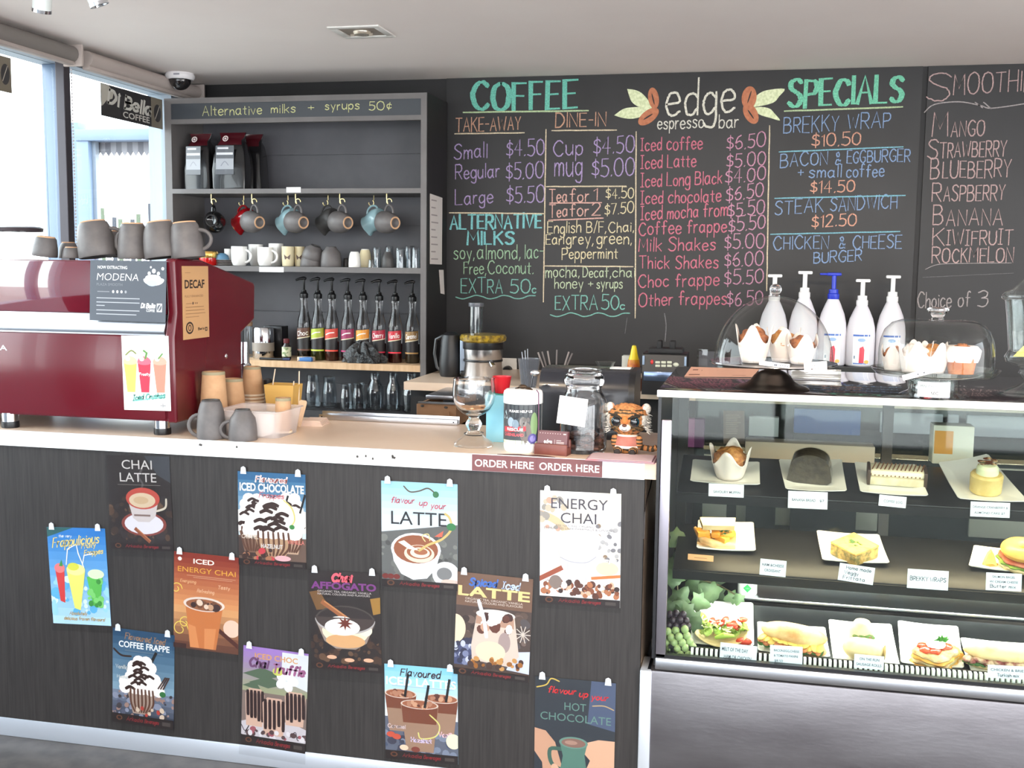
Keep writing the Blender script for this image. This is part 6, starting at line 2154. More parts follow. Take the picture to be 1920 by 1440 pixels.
def muffin_parts(t, R, h, top, seed=0, lean=(0, 0), wrap=True, k0=.66):
    if wrap:
        def f(u, v):
            a = u*2*math.pi
            r = R*(k0+(1.0-k0)*v**.8)*(1+.05*v*math.cos(8*a+seed))
            z = h*v*(.82+.26*v*math.cos(4*a+seed))
            return (r*math.cos(a), r*math.sin(a), z)
        obj('paper_wrap', MB().sheet(f, 48, 8), m_paper, t, ang=25, solid=.0008)
    obj('cake', MB().lathe([(R*k0*.85, .002), (R*.78, h*.5), (R*.72, h*.56), (0, h*.56)], n=24), top, t)
    obj('crown', MB().ell((0, 0, h*.6), (R*.82, R*.82, h*.38), 28, 16, amp=.16, fr=7, seed=seed), top, t, ang=70)


t, s = food(0, 'savoury_muffin', 'brown savoury muffin in a white paper wrap on the leftmost top-shelf plate', 'muffin', 1368, 892)
muffin_parts(t, 37*s, 58*s, m_crust, .6)
# banana bread slice
t, s = food(0, 'banana_bread', 'thick dark slice of banana bread on the second top-shelf plate', 'cake', 1514, 903, -.12)
pts = [(-38, 0), (36, 0), (40, 24), (34, 46), (22, 56), (2, 60), (-16, 55), (-30, 42)]
b = MB().prism([(x*s, z*s*.95) for x, z in smooth(pts[:1]+pts[1:]+pts[:1], 3)[:-1]], -.012, .045)
o = obj('slice', b, mat('dark_loaf', (50, 44, 36), .6, c2=(74, 66, 52), ns=70, bump=.3, bs=80), t, ang=30)
obj('cling_film', MB().prism([(x*s*1.03, z*s*.97) for x, z in smooth(pts+pts[:1], 3)[:-1]], -.0135, .047), glass('cling_film', (250, 250, 250), 1.35, .12), t, ang=30)
# coffee log
t, s = food(0, 'coffee_log', 'cream coffee log striped with brown icing on the third top-shelf plate', 'cake', 1680, 906, -.05)
obj('sponge', MB().box(-50*s, -.026, 0, 50*s, .034, 17*s, .006), mat('cream_sponge', (206, 200, 176), .7, c2=(186, 176, 146), ns=30), t)
obj('icing', MB().box(-49*s, -.022, 16*s, 49*s, .036, 30*s, .008), mat('pale_icing', (226, 218, 192), .5), t)
b = MB()
for i in range(13):
    x = (-44+i*7.2)*s
    b.tube([(x-3*s, -.0225, 19*s), (x, -.012, 30.5*s), (x+4*s, .012, 31*s), (x+7*s, .034, 30*s)], 1.3*s, 6)
obj('icing_stripe', b, mat('coffee_icing', (112, 74, 42), .5), t)
b = MB()
for i in range(2):
    b.box((-53+i*100)*s, -.028, 0, (-47+i*100)*s, .036, 31*s, .003)
obj('chocolate_end', b, mat('dark_choc_icing', (60, 44, 34), .45), t)
# almond cake
t, s = food(0, 'almond_cake', 'small golden round cake with a cream top on the cornerwise plate', 'cake', 1847, 922)
obj('cake', MB().lathe([(0, 0), (25*s, 0), (28*s, 3*s), (29*s, 34*s), (26*s, 38*s), (0, 38*s)], n=32), mat('golden_cake', (190, 166, 96), .5, c2=(204, 182, 118), ns=26, bump=.2, bs=60), t)
obj('cream_cap', MB().lathe([(19*s, 36*s), (20*s, 40*s), (19*s, 50*s), (14*s, 55*s), (0, 56*s)], n=28), mat('pale_green_cream', (206, 214, 180), .4), t)
b = MB()
for i in range(14):
    a = random.uniform(0, 6.28)
    b.ell((12*s*math.cos(a), .012+10*s*math.sin(a), (52+random.uniform(0, 10))*s), (6*s, 5*s, 1.2*s), 10, 6, M=None)
obj('almond_flake', b, mat('almond_flakes', (214, 190, 150), .6, c2=(96, 58, 44), ns=40, lo=.45, hi=.55), t)
# pumpkin wedge
t, s = food(1, 'pumpkin_wedge', 'bread wedge filled with bright orange pumpkin and herbs, leftmost on the middle shelf', 'sandwich', 1347, 1022, .1)
obj('bread_base', MB().prism([(-40*s, -.01), (30*s, -.02), (34*s, .03), (-36*s, .035)], 0, 10*s, 'z'), m_toast, t)
b = MB()
for i in range(12):
    x, y = random.uniform(-30, 30)*s, random.uniform(-.008, .03)
    M = Matrix.Translation((x, y, random.uniform(12, 26)*s)) @ Matrix.Rotation(random.uniform(0, 3), 4, 'Z') @ Matrix.Rotation(random.uniform(-.5, .5), 4, 'X')
    b.cb((0, 0, 0), (24*s, 16*s, 11*s), 2.5*s, M)
obj('pumpkin_chunk', b, mat('orange_pumpkin', (236, 152, 38), .45, c2=(244, 178, 66), ns=20), t)
obj('bread_lid', MB().prism([(-30*s, .0), (28*s, .0), (32*s, .04), (-34*s, .04)], 34*s, 44*s, 'z', Matrix.Rotation(.12, 4, 'X')), m_bread, t)
obj('bread_tip', MB().tube([(-44*s, .02, 30*s), (-30*s, -.005, 12*s), (0, -.018, 6*s), (30*s, -.02, 6*s)], [3*s, 8*s, 9*s, 6*s], 10), m_toast, t)
b = MB()
for i in range(16):
    M = Matrix.Translation((random.uniform(2, 24)*s, random.uniform(-.012, .012), random.uniform(26, 33)*s)) @ Matrix.Rotation(random.uniform(0, 6), 4, 'Z') @ Matrix.Rotation(random.uniform(-1, 1), 4, 'X')
    b.add([(0, 0, 0), (3*s, 2*s, 0), (8*s, 0, 1*s), (3*s, -2*s, 0)], [(0, 1, 2, 3)], M)
obj('herb_sprig', b, m_herb, t, flat=True, solid=.0005)
# frittata
t, s = food(1, 'frittata_square', 'square of yellow-topped vegetable frittata on the middle shelf', 'frittata', 1601, 1042, .75)
obj('frittata_body', MB().box(-31*s, -31*s, 0, 31*s, 31*s, 24*s, 3*s), mat('frittata_side', (196, 160, 90), .65, c2=(120, 112, 66), ns=70, lo=.4, hi=.62, bump=.5, bs=60), t)
obj('cheese_top', MB().box(-31.5*s, -31.5*s, 22*s, 31.5*s, 31.5*s, 27*s, 2.5*s), mat('baked_cheese', (226, 192, 100), .5, c2=(196, 140, 64), ns=40, lo=.45, hi=.7, bump=.3, bs=60), t)
b = MB()
for i in range(10):
    M = Matrix.Translation((random.uniform(-9, 9)*s, random.uniform(-9, 9)*s, 28*s)) @ Matrix.Rotation(random.uniform(0, 6), 4, 'Z') @ Matrix.Rotation(random.uniform(-.8, .8), 4, 'X')
    b.add([(0, 0, 0), (3*s, 2*s, 0), (9*s, 0, 1*s), (3*s, -2*s, 0)], [(0, 1, 2, 3)], M)
obj('herb_sprig', b, m_herb, t, flat=True, solid=.0005)
# bagel with salmon
t, s = food(1, 'salmon_bagel', 'filled bagel cut off by the right edge of the picture on the middle shelf', 'bagel', 1914, 1062)
tor = lambda z, r, rr, k: MB().lathe([(r+rr*math.cos(a), z+rr*k*math.sin(a)) for a in [math.radians(v) for v in range(0, 361, 24)]], n=36)
obj('bagel_half', tor(9*s, 23*s, 17*s, .6), m_bread, t, ang=80)
obj('bagel_half', tor(35*s, 22*s, 17*s, .75), mat('glazed_bagel', (226, 176, 82), .4, c2=(206, 146, 70), ns=18), t, ang=80)
obj('salmon', MB().lathe([(6*s, 18*s), (38*s, 17*s), (40*s, 20*s), (38*s, 23*s), (6*s, 24*s)], n=30, wob=lambda a, z: .05*math.sin(7*a)), m_ham, t)
obj('lettuce', MB().lathe([(8*s, 15*s), (42*s, 13*s), (43*s, 16*s), (8*s, 17*s)], n=40, wob=lambda a, z: .07*math.sin(11*a)), m_green, t)
t, s = food(1, 'lemon_wedge', 'lemon wedge beside the bagel', 'lemon', 1856, 1058)
obj('flesh', MB().prism([(-12*s, 0), (12*s, 0), (6*s, 20*s), (0, 30*s), (-6*s, 22*s)], -.006, .008), mat('lemon_flesh', (250, 206, 92), .4, c2=(252, 226, 140), ns=30), t)
obj('peel', MB().tube([(-13*s, 0, 1*s), (0, -.007, .5*s), (13*s, 0, 1*s)], 2.4*s, 8), mat('orange_peel', (226, 150, 60), .5), t)
# open salad wrap
t, s = food(2, 'salad_wrap', 'open tortilla wrap heaped with salad, chicken and tomato, leftmost on the bottom deck', 'wrap', 1352, 1196)


def tort(u, v):
    a = (u-.5)*2.2
    y = (v-.5)*.075
    r = 56*s
    return (r*math.sin(a)*.95, y-.012*math.cos(a*2), 4*s+(1-math.cos(a))*42*s*(.7+.3*v))


obj('tortilla', MB().sheet(tort, 26, 8), m_bread, t, solid=.0025)
b = MB()
for i in range(26):
    M = Matrix.Translation((random.uniform(-40, 42)*s, random.uniform(-.026, .03), random.uniform(14, 30)*s)) @ Matrix.Rotation(random.uniform(0, 6), 4, 'Z') @ Matrix.Rotation(random.uniform(-1, 1), 4, 'Y')
    b.sheet(lambda u, v: ((u-.5)*26*s, (v-.5)*15*s*math.sin(math.pi*(u*.8+.1)), 3*s*math.sin(u*9+v*5)), 8, 5, M)
obj('lettuce_leaf', b, mat('salad_green', (140, 176, 66), .5, c2=(196, 212, 120), ns=40), t, solid=.0006)
b = MB()
for i in range(9):
    M = Matrix.Translation((random.uniform(-36, 40)*s, random.uniform(-.02, .03), random.uniform(22, 38)*s)) @ Matrix.Rotation(random.uniform(0, 6), 4, 'Z')
    b.ell((0, 0, 0), (10*s, 6*s, 4.5*s), 12, 8, M=M)
b.ell((42*s, -.028, 10*s), (15*s, 8*s, 7*s), 14, 8)
obj('tomato_piece', b, m_tom, t)
b = MB()
for i in range(34):
    a = random.uniform(0, 6.28)
    c = Vector((random.uniform(-40, 40)*s, random.uniform(-.025, .035), random.uniform(22, 40)*s))
    b.tube([c, c+Vector((math.cos(a)*11*s, math.sin(a)*7*s, random.uniform(-3, 5)*s))], 1.3*s, 5)
obj('cheese_shred', b, mat('white_cheese', (240, 226, 196), .5), t)
obj('avocado_slice', MB().tube([(-10*s, -.034, 16*s), (6*s, -.036, 24*s), (24*s, -.032, 22*s)], [3*s, 6*s, 3*s], 10), mat('avocado', (170, 196, 82), .45), t)


def capsule(mb, L, W, H, z, bend_=0, n=22, flat=-.55):
    """bread half: long rounded body along x"""
    b2 = MB().ell((0, 0, 0), (1, 1, 1), 28, 16)
    vs = []
    for x, y, z_ in b2.v:
        sx_ = math.copysign(abs(x)**.62, x)
        zz = max(z_, flat)
        vs.append((sx_*L/2, y*W/2*(1-.12*sx_*sx_)+bend_*sx_*sx_, z+zz*H*(1-.18*sx_*sx_)))
    return mb.add(vs, b2.f)


def filled_roll(t, s, L, W, top_m, layers, H=15, tip=.0):
    obj('roll_base', capsule(MB(), L*s, W*s, H*.8*s, H*.5*s), m_bread, t, ang=70)
    z = H*1.0*s
    for nm, m_, amp, k in layers:
        b = MB()
        for j in range(int(L/9)):
            x = (-.45+.9*j/(L/9-1))*L*s
            M = Matrix.Translation((x, -W*.34*s, z+random.uniform(-2, 2)*s)) @ Matrix.Rotation(random.uniform(-.6, .6), 4, 'Y') @ Matrix.Rotation(random.uniform(-.5, .3), 4, 'X')
            b.ell((0, 0, 0), (9*s, W*.26*s, amp*s), 12, 8, M=M)
        obj(nm, b, m_, t)
        z += k*s
    obj('roll_top', capsule(MB(), L*s*1.0, W*s*.98, H*1.15*s, z+H*.45*s), top_m, t, ang=70)


t, s = food(2, 'bacon_roll', 'long roll of bacon, egg and greens on the second bottom plate', 'roll', 1487, 1217, -.2)
filled_roll(t, s, 122, 46, m_toast, [('greens', m_herb, 3.5, 4), ('bacon', mat('bacon', (186, 104, 62), .5, c2=(226, 150, 96), ns=40), 5, 6), ('egg', mat('egg_yellow', (240, 206, 110), .5), 4, 3)], 15)
# cut burrito
t, s = food(2, 'burrito_wrap', 'cut burrito, one half lying and one standing behind, on the third bottom plate', 'wrap', 1618, 1233, -.1)
m_tort = mat('tortilla_pale', (236, 214, 166), .7, c2=(214, 178, 120), ns=26, lo=.45, hi=.75)
obj('wrap_half', capsule(MB(), 76*s, 44*s, 21*s, 20*s, flat=-.95), m_tort, t, ang=70)
b = MB().lathe([(0, 8*s), (20*s, 8*s), (23*s, 14*s), (22*s, 44*s), (14*s, 60*s), (0, 64*s)], n=28, sy=.8, M=Matrix.Translation((-6*s, .04, 0)))
obj('wrap_half', b, m_tort, t, ang=60)
b = MB()
for i in range(9):
    b.ell(((random.uniform(-16, 14))*s, .04-17*s+random.uniform(-2, 2)*s, (36+random.uniform(-4, 4))*s), (7*s, 4*s, 4*s), 10, 7)
obj('green_filling', b, mat('spinach', (86, 120, 56), .6, c2=(130, 70, 60), ns=40, lo=.5, hi=.6), t)
obj('cut_end', MB().ell((37*s, -.004, 20*s), (3*s, 14*s, 14*s), 14, 10), mat('filling_brown', (186, 150, 96), .6, c2=(120, 130, 70), ns=50), t)
# layered pastry
t, s = food(2, 'layered_pastry', 'golden layered pastry topped with tomato, sour cream and a green sprig', 'pastry', 1752, 1240, .3)
m_past = mat('golden_pastry', (214, 146, 54), .45, c2=(236, 186, 92), ns=22, bump=.3, bs=40)
for k in range(4):
    b = MB()
    b.lathe([(0, k*7*s), (41*s-k*s, k*7*s), (43*s-k*s, k*7*s+3*s), (40*s-k*s, k*7*s+7*s), (0, k*7*s+7.5*s)], n=48, sy=.82, wob=lambda a, z, k=k: .09*math.cos(4*a+k*.2)+.035*math.sin(9*a+k*2))
    obj('pastry_layer', b, m_past if k % 2 == 0 else mat('filling_layer', (176, 116, 60), .5, c2=(214, 200, 150), ns=40), t, ang=60)
obj('pastry_corner', MB().prism([(20*s, 0), (58*s, 4*s), (50*s, 18*s), (26*s, 22*s)], -.01, .016), m_past, t)
b = MB()
for x, y, r in ((-18, .0, 15), (-4, -.012, 12), (18, .004, 13), (8, .016, 12), (-22, .016, 10)):
    b.ell((x*s, y, 30*s), (r*s, r*.8*s, 4*s), 16, 8, amp=.2, seed=x)
obj('tomato_sauce', b, mat('tomato_sauce', (206, 66, 34), .25, coat=.3), t)
obj('sour_cream', MB().ell((2*s, .006, 35*s), (17*s, 13*s, 7*s), 20, 12, amp=.15), m_cream, t)
b = MB()
for i in range(7):
    M = Matrix.Translation((12*s, .008, 38*s)) @ Matrix.Rotation(-1.2+i*.4, 4, 'Y') @ Matrix.Rotation(i*.9, 4, 'Z')
    b.add([(0, 0, 0), (4*s, 3*s, 6*s), (0, 0, 17*s), (-4*s, -3*s, 6*s)], [(0, 1, 2, 3)], M)
obj('parsley', b, mat('parsley_green', (70, 140, 50), .5), t, flat=True, solid=.0005)
# baguette
t, s = food(2, 'filled_baguette', 'long pale baguette with ham and greens at the right end of the bottom deck', 'baguette', 1882, 1250, -.04)
filled_roll(t, s, 150, 44, m_bread, [('greens', m_herb, 3.5, 4), ('ham', mat('dark_ham', (138, 70, 66), .5, c2=(206, 180, 150), ns=26, lo=.45, hi=.55), 6, 6)], 15)


# ---- price cards
def d_lines(rows, col=(60, 66, 84), hand=False):
    def f(p):
        for r in rows:
            tx, x0, x1, z, h = r[:5]
            if hand or len(r) > 5:
                p.hand(tx, x0, x1, z, h, (40, 42, 60), w=.016)
            else:
                p.text(tx, x0, x1, z, h, col, bold=.012)
    return f


CARD = (222, 232, 246)
LB = [('price card reading SAVOURY MUFFIN under the first top-shelf plate', 0, (1329, 906), (1395, 909), (1329, 930), d_lines([('SAVOURY MUFFIN', .14, .9, .28, .2)])),
      ('price card reading BANANA BREAD under the second top-shelf plate', 0, (1478, 920), (1552, 923), (1478, 952), d_lines([('BANANA BREAD', .1, .7, .42, .16), ('$7', .8, .92, .42, .14)])),
      ('price card reading COFFEE LOG under the third top-shelf plate', 0, (1649, 927), (1700, 932), (1650, 948), d_lines([('COFFEE LOG', .18, .86, .36, .24)])),
      ('price card for the orange cranberry and almond cake on the top shelf', 0, (1820, 940), (1894, 943), (1822, 968), d_lines([('ORANGE CRANBERRY &', .05, .95, .58, .16), ('ALMOND CAKE $7', .1, .88, .2, .16)])),
      ('small orange card in front of the pumpkin wedge plate', 1, (1290, 1038), (1338, 1042), (1289, 1049), lambda p: p.rect(.25, .4, .75, .5, (176, 120, 80))),
      ('price card reading HAM & CHEESE CROISSANT with no plate behind it', 1, (1426, 1047), (1475, 1052), (1424, 1077), d_lines([('HAM &CHEESE', .08, .92, .58, .17), ('CROISSANT', .18, .8, .24, .17)])),
      ('hand-written card reading Homemade Veggy Frittata', 1, (1575, 1055), (1641, 1065), (1572, 1087), d_lines([('Home made', .2, .9, .7, .2), ('Veggy', .16, .56, .42, .2), ('Frittata', .14, .76, .12, .2)], hand=True)),
      ('hand-written card reading BREKKY WRAPS in the gap of the middle shelf', 1, (1702, 1066), (1779, 1071), (1703, 1102), d_lines([('BREKKY WRAPS', .07, .94, .42, .2)], hand=True)),
      ('price card for the salmon bagel at the right of the middle shelf', 1, (1849, 1073), (1916, 1076), (1851, 1106), d_lines([('SALMON BAGEL', .18, .82, .72, .13), ('W/ CREAM CHEESE', .1, .9, .44, .13), ('Butter mix', .12, .84, .16, .18, 1)])),
      ('price card reading MELT OF THE DAY before the open salad wrap', 2, (1351, 1204), (1420, 1212), (1347, 1238), d_lines([('MELT OF THE DAY', .05, .76, .58, .2), ('HAM OR CHICKEN', .12, .86, .18, .2)])),
      ('price card for the bacon, egg, cheese and tomato roll', 2, (1444, 1209), (1505, 1213), (1443, 1246), d_lines([('BACON,EGG,CHEESE', .12, .9, .7, .12), ('& TOMATO PANINI', .12, .86, .44, .12), ('$8.50', .14, .4, .18, .12)])),
      ('price card reading SAUSAGE ROLLS before the cut burrito', 2, (1602, 1226), (1658, 1231), (1600, 1251), d_lines([('ON THE RUN', .18, .84, .6, .2), ('SAUSAGE ROLLS', .08, .92, .2, .2)])),
      ('price card at the right corner before the baguette on the bottom deck', 2, (1852, 1246), (1922, 1250), (1852, 1270), d_lines([('CHICKEN & BRIE', .08, .96, .56, .2), ('Turkish mix', .26, .84, .14, .24, 1)]))]
for lab, i, TL, TR, BL, f in LB:
    y_ = SH[i][0].y-.008 if i < 2 else 2.8225
    print_y('price_card', lab, 'price card', TL, TR, BL, y_, f, CARD if 'orange card' not in lab else (240, 176, 120), 'price cards in the display fridge', lean=-.0, th=.0008)

# ---- artificial vine and grapes in the left corner
t = thing('vine_garland', 'artificial vine leaves hanging in the left corner of the display fridge', 'garland', (XF+.06, 3.1, hy(1300, 1120, 3.1).z))
m_lf = mat('vine_leaf', (50, 72, 44), .6, c2=(84, 106, 72), ns=26)
LEAF = [(0, -.5), (.22, -.42), (.5, -.5), (.46, -.12), (.62, .12), (.34, .2), (.2, .55), (0, .72), (-.2, .55), (-.34, .2), (-.62, .12), (-.46, -.12), (-.5, -.5), (-.22, -.42)]
b0 = t.location
prev = None
for k, (px, py, y, sz) in enumerate(((1262, 1085, 3.0, .05), (1290, 1070, 3.15, .055), (1318, 1078, 3.2, .06), (1346, 1080, 3.25, .065), (1300, 1100, 3.1, .05), (1330, 1110, 3.1, .06), (1276, 1120, 2.95, .05), (1345, 1115, 3.2, .05), (1372, 1120, 3.1, .035), (1282, 1145, 2.92, .055), (1300, 1165, 2.92, .05), (1262, 1140, 2.92, .045), (1310, 1130, 3.0, .05), (1385, 1123, 3.05, .03), (1258, 1060, 3.05, .045), (1270, 1010, 3.1, .05), (1280, 1040, 3.2, .05), (1330, 1060, 3.3, .05))):
    p = hy(px, py, y)-b0
    M = Matrix.Translation(p) @ Matrix.Rotation(random.uniform(-.5, .5), 4, 'Z') @ Matrix.Rotation(random.uniform(.9, 1.6), 4, 'X') @ Matrix.Rotation(random.uniform(0, 6.28), 4, 'Z')
    b = MB()
    vs = [(x*sz, y_*sz, .12*sz*math.cos(4*x)+.1*sz*abs(x)) for x, y_ in LEAF]+[(0, -.05*sz, -.06*sz)]
    n = len(LEAF)
    b.add(vs, [(i_, (i_+1) % n, n) for i_ in range(n)], M)
    obj('leaf', b, m_lf, t, ang=60, solid=.0006)
b = MB()
P_ = [hy(px, py, y)-b0 for px, py, y in ((1256, 1000, 3.1), (1276, 1050, 3.1), (1310, 1085, 3.12), (1350, 1098, 3.15), (1388, 1120, 3.06))]
b.tube(P_, .002, 6).tube([P_[1], hy(1270, 1100, 3.0)-b0, hy(1275, 1150, 2.93)-b0], .002, 6)
obj('vine_stem', b, mat('vine_stem', (84, 74, 50), .8), t)


def grapes(name, label, m, pts, r):
    c0 = hy(pts[0][0], pts[0][1], 2.87)
    t = thing(name, label, 'grapes', c0)
    me = None
    for i, (px, py, dy) in enumerate(pts):
        p = hy(px, py, 2.868+dy)-c0
        if me is None:
            me = obj('grape', MB().ell((0, 0, 0), (r, r, r*1.08), 16, 12), m, t)
            me.location = p
        else:
            g = me.copy()
            COL.objects.link(g)
            g.parent = t
            g.location = p
    return t


gp = [(1252, 1184, 0), (1267, 1182, .005), (1284, 1180, .004), (1258, 1195, -.004), (1273, 1194, -.008), (1288, 1192, .004), (1250, 1206, 0), (1264, 1205, -.008), (1279, 1205, -.01), (1293, 1203, .002), (1256, 1216, -.006), (1270, 1216, -.012), (1285, 1215, -.012), (1299, 1213, -.002), (1262, 1227, -.008), (1276, 1227, -.014), (1291, 1226, -.012), (1305, 1224, -.004), (1284, 1236, -.014), (1298, 1236, -.012), (1312, 1234, -.006), (1322, 1232, -.002), (1330, 1235, 0), (1268, 1236, -.01), (1252, 1226, 0)]
grapes('grape_bunch', 'bunch of pale green grapes in the front left corner of the display fridge', mat('green_grape', (176, 196, 140), .3, c2=(150, 172, 116), ns=40, sss=.2), gp, .0105)
gp = [(1256, 1152, .02), (1268, 1150, .02), (1281, 1152, .02), (1262, 1163, .015), (1275, 1162, .012), (1287, 1164, .02), (1255, 1172, .016), (1268, 1173, .012), (1281, 1173, .015), (1290, 1174, .02)]
grapes('grape_bunch', 'bunch of dark purple grapes above the green ones in the display fridge', mat('purple_grape', (54, 40, 54), .3, sss=.1), gp, .0095)
q, s = at_y(1401, 1115, LY+.03)
t = thing('coolant_tub', 'white tub with a green diamond on the back ledge of the display fridge', 'tub', (q.x, LY+.03, l0.z+.0045))
hh = hy(1401, 1074, LY+.03).z-l0.z
obj('tub', MB().lathe([(0, 0), (16*s, 0), (18*s, .005), (17.5*s, hh-.006), (18*s, hh), (0, hh)], n=28), m_whitep, t)
pr = Pr(16*s, 16*s, th=0)
pr.poly([(.5, 0), (1, .5), (.5, 1), (0, .5)], (40, 172, 80))
pr.poly([(.2, .5), (.5, .42), (.8, .5), (.5, .58)], (90, 200, 120))
bend(pr.mb, 18.2*s, 16*s, hh*.18)
pr.build('diamond_mark', t)
# things at the back of the top shelf
t = thing('cake_box', 'flat pale box at the back of the top shelf behind the muffin and banana bread', 'box', (0, 0, 0))
a, c = hy(1396, 858, 3.36), hy(1641, 838, 3.36)
obj('carton', MB().box(a.x, 3.36, a.z-.03, c.x, 3.44, c.z, .003), mat('pale_carton', (176, 164, 148), .6), t)
t = thing('cake_box', 'white box with a yellow label at the back right of the top shelf', 'box', (0, 0, 0))
a, c = hy(1748, 850, 3.36), hy(1828, 800, 3.36)
obj('carton', MB().box(a.x, 3.36, a.z-.03, c.x, 3.43, c.z, .003), mat('white_carton', (186, 188, 176), .6), t)
obj('label', MB().box(a.x+.004, 3.3585, a.z, a.x+.055, 3.3598, c.z-.016), mat('amber_label', (176, 124, 46), .6), t, flat=True)


def d_drinks(p):
    for i in range(11):
        p.rect(.12, .86-i*.055, random.uniform(.6, .9), .868-i*.055, (166, 150, 132))


print_y('drinks_list', 'brown paper list with pale lines on the back glass of the display fridge', 'paper', (1356, 770), (1396, 770), (1355, 832), YBK-.018, d_drinks, (92, 78, 66))

# ================================================================ on top of the display fridge
m_dome = glass('dome_glass', (246, 247, 246), 1.38)
m_stand = mat('dark_silver_stand', (128, 118, 110), .3, 1)
q, s = base(1447, 736, ZT, 67)
D = 0.0
t = thing('cake_stand', 'dark metal cake stand with a steel rim plate under the round glass dome', 'cake stand', q)
S1 = s
c1 = q.copy()
hp = 46*s
obj('foot', MB().lathe([(0, 0), (66*s, 0), (68*s, 2*s), (64*s, 5*s), (50*s, 9*s), (40*s, 16*s), (33*s, 26*s), (22*s, 33*s), (12*s, 37*s), (11*s, hp-1*s), (0, hp-1*s)], n=40), m_stand, t)
obj('plate', MB().lathe([(0, hp-2*s), (60*s, hp-1*s), (112*s, hp), (117*s, hp+2.5*s), (116*s, hp+5*s), (110*s, hp+3.5*s), (0, hp+3*s)], n=64), mat('polished_plate', (208, 206, 206), .14, 1), t)
pz = q.z+hp+3.6*s
t = thing('glass_dome', 'round glass dome with a ball knob over three muffins', 'dome', (q.x, q.y, pz), 0)
R = 109*s
Hd = 124*s
pr_ = [(R*math.sin(a), Hd*math.cos(a)) for a in [math.radians(v) for v in range(90, 3, -5)]]+[(0, Hd)]
obj('dome', MB().lathe([(R*1.005, 0), (R, 1*s)]+pr_[1:], n=56), m_dome, t, ang=80)
obj('knob', MB().lathe([(7*s, Hd-1*s), (6.5*s, Hd+3*s)]+[(11*s*math.sin(a), Hd+12*s-10.5*s*math.cos(a)) for a in [math.radians(v) for v in range(35, 181, 12)]], n=24), m_solid, t)
m_choc = mat('walnut_crust', (120, 66, 40), .7, c2=(186, 118, 72), ns=60, bump=.5, bs=60)
for k, (dx, dy, R_, h_, m_, lab) in enumerate(((-36, -.03, 33, 66, m_choc, 'brown-topped muffin in white paper, left under the round dome'), (18, .03, 31, 60, m_crust, 'golden-topped muffin in white paper, middle under the round dome'), (50, -.025, 28, 52, m_choc, 'muffin in white paper, right under the round dome'))):
    t = thing('wrapped_muffin', lab, 'muffin', (q.x+dx*s, q.y+dy, pz+.001), k*.5, 'muffins under the round dome')
    muffin_parts(t, R_*s, h_*s, m_, k*1.3+.4, k0=.6)
print_y('price_card', 'long white MUFFIN price strip stuck on the rim of the dark cake stand', 'price card', (1424, 676), (1481, 683), (1424, 684), q.y-118*s-.001, d_lines([('MUFFIN', .5, .94, .2, .5)]), (238, 238, 240), 'price cards on the cake stands', th=.0006)
print_y('price_card', 'white COFFEE & WALNUT MUFFINS card on the rim of the dark cake stand', 'price card', (1507, 680), (1550, 677), (1510, 698), q.y-105*s, d_lines([('COFFEE & WALNUT', .06, .95, .56, .2), ('MUFFINS', .3, .74, .18, .2)], (90, 70, 70)), (246, 240, 236), 'price cards on the cake stands', th=.0006)
# menu paper and acrylic bar
A, B_ = hz(1284, 706, ZT), hz(1408, 706, ZT)
t = thing('paper_menu', 'peach paper menu strip lying on the dark top left of the cake stand', 'paper', (0, 0, 0))
a, c = hz(1283, 706, ZT+.001), hz(1410, 707, ZT+.001)
d, e = hz(1296, 688, ZT+.012), hz(1424, 692, ZT+.012)
b = MB().add([tuple(a), tuple(c), tuple(e), tuple(d)], [(0, 1, 2, 3)])
b.mi = 1
for f0, f1, g in ((.05, .22, .12), (.06, .14, .62), (.2, .28, .55), (.7, .9, .12)):
    P4 = [a+(c-a)*u+(d-a)*v+Vector((0, 0, .0006)) for u, v in ((f0, g), (f1, g), (f1, g+.1), (f0, g+.1))]
    b.add([tuple(p) for p in P4], [(0, 1, 2, 3)])
obj('menu_sheet', b, [mat('peach_paper', (226, 172, 146), .6), mat('brown_print', (140, 92, 78), .7)], t, flat=True, solid=.0008)
t = thing('acrylic_bar', 'clear acrylic sign base with bright edges behind the dark cake stand', 'sign base', (0, 0, 0))
a, c = hz(1485, 716, ZT), hz(1577, 714, ZT)
y0 = max(a.y, c.y)
obj('acrylic', MB().box(a.x, y0, ZT+.0005, c.x, y0+.03, ZT+.008, .002).box(a.x, y0+.012, ZT+.008, c.x, y0+.016, hy(1530, 692, y0+.012).z, .001), mat('acrylic_edge', (206, 204, 202), .1, .55), t)

# second stand, all glass
q, s = base(1750, 749, ZT, 62)
t = thing('glass_cake_stand', 'clear glass pedestal cake stand under the flat-topped dome', 'cake stand', q)
hp = 44*s
obj('pedestal', MB().lathe([(60*s, 0), (62*s, 2*s), (56*s, 5*s), (46*s, 10*s), (44*s, 18*s), (44*s, 30*s), (40*s, hp-6*s), (46*s, hp-3*s)], n=48), m_clear, t, ang=60)
obj('plate', MB().lathe([(0, hp-4*s), (80*s, hp-5*s), (104*s, hp-4*s), (112*s, hp+4*s), (115*s, hp+8*s), (113*s, hp+8*s), (106*s, hp), (0, hp-1*s)], n=64), m_clearth, t, ang=60)
pz = q.z+hp-.5*s
t = thing('glass_dome', 'flat-topped glass dome with a flared knob at the right', 'dome', (q.x, q.y, pz))
R, Hd = 103*s, 100*s
pp = [(R, 0), (R*1.0, 2*s), (R*.995, Hd*.45), (R*.97, Hd*.62), (R*.9, Hd*.8), (R*.78, Hd*.93), (R*.62, Hd*.985), (R*.3, Hd), (0, Hd)]
obj('dome', MB().lathe(pp, n=56), m_dome, t, ang=80)
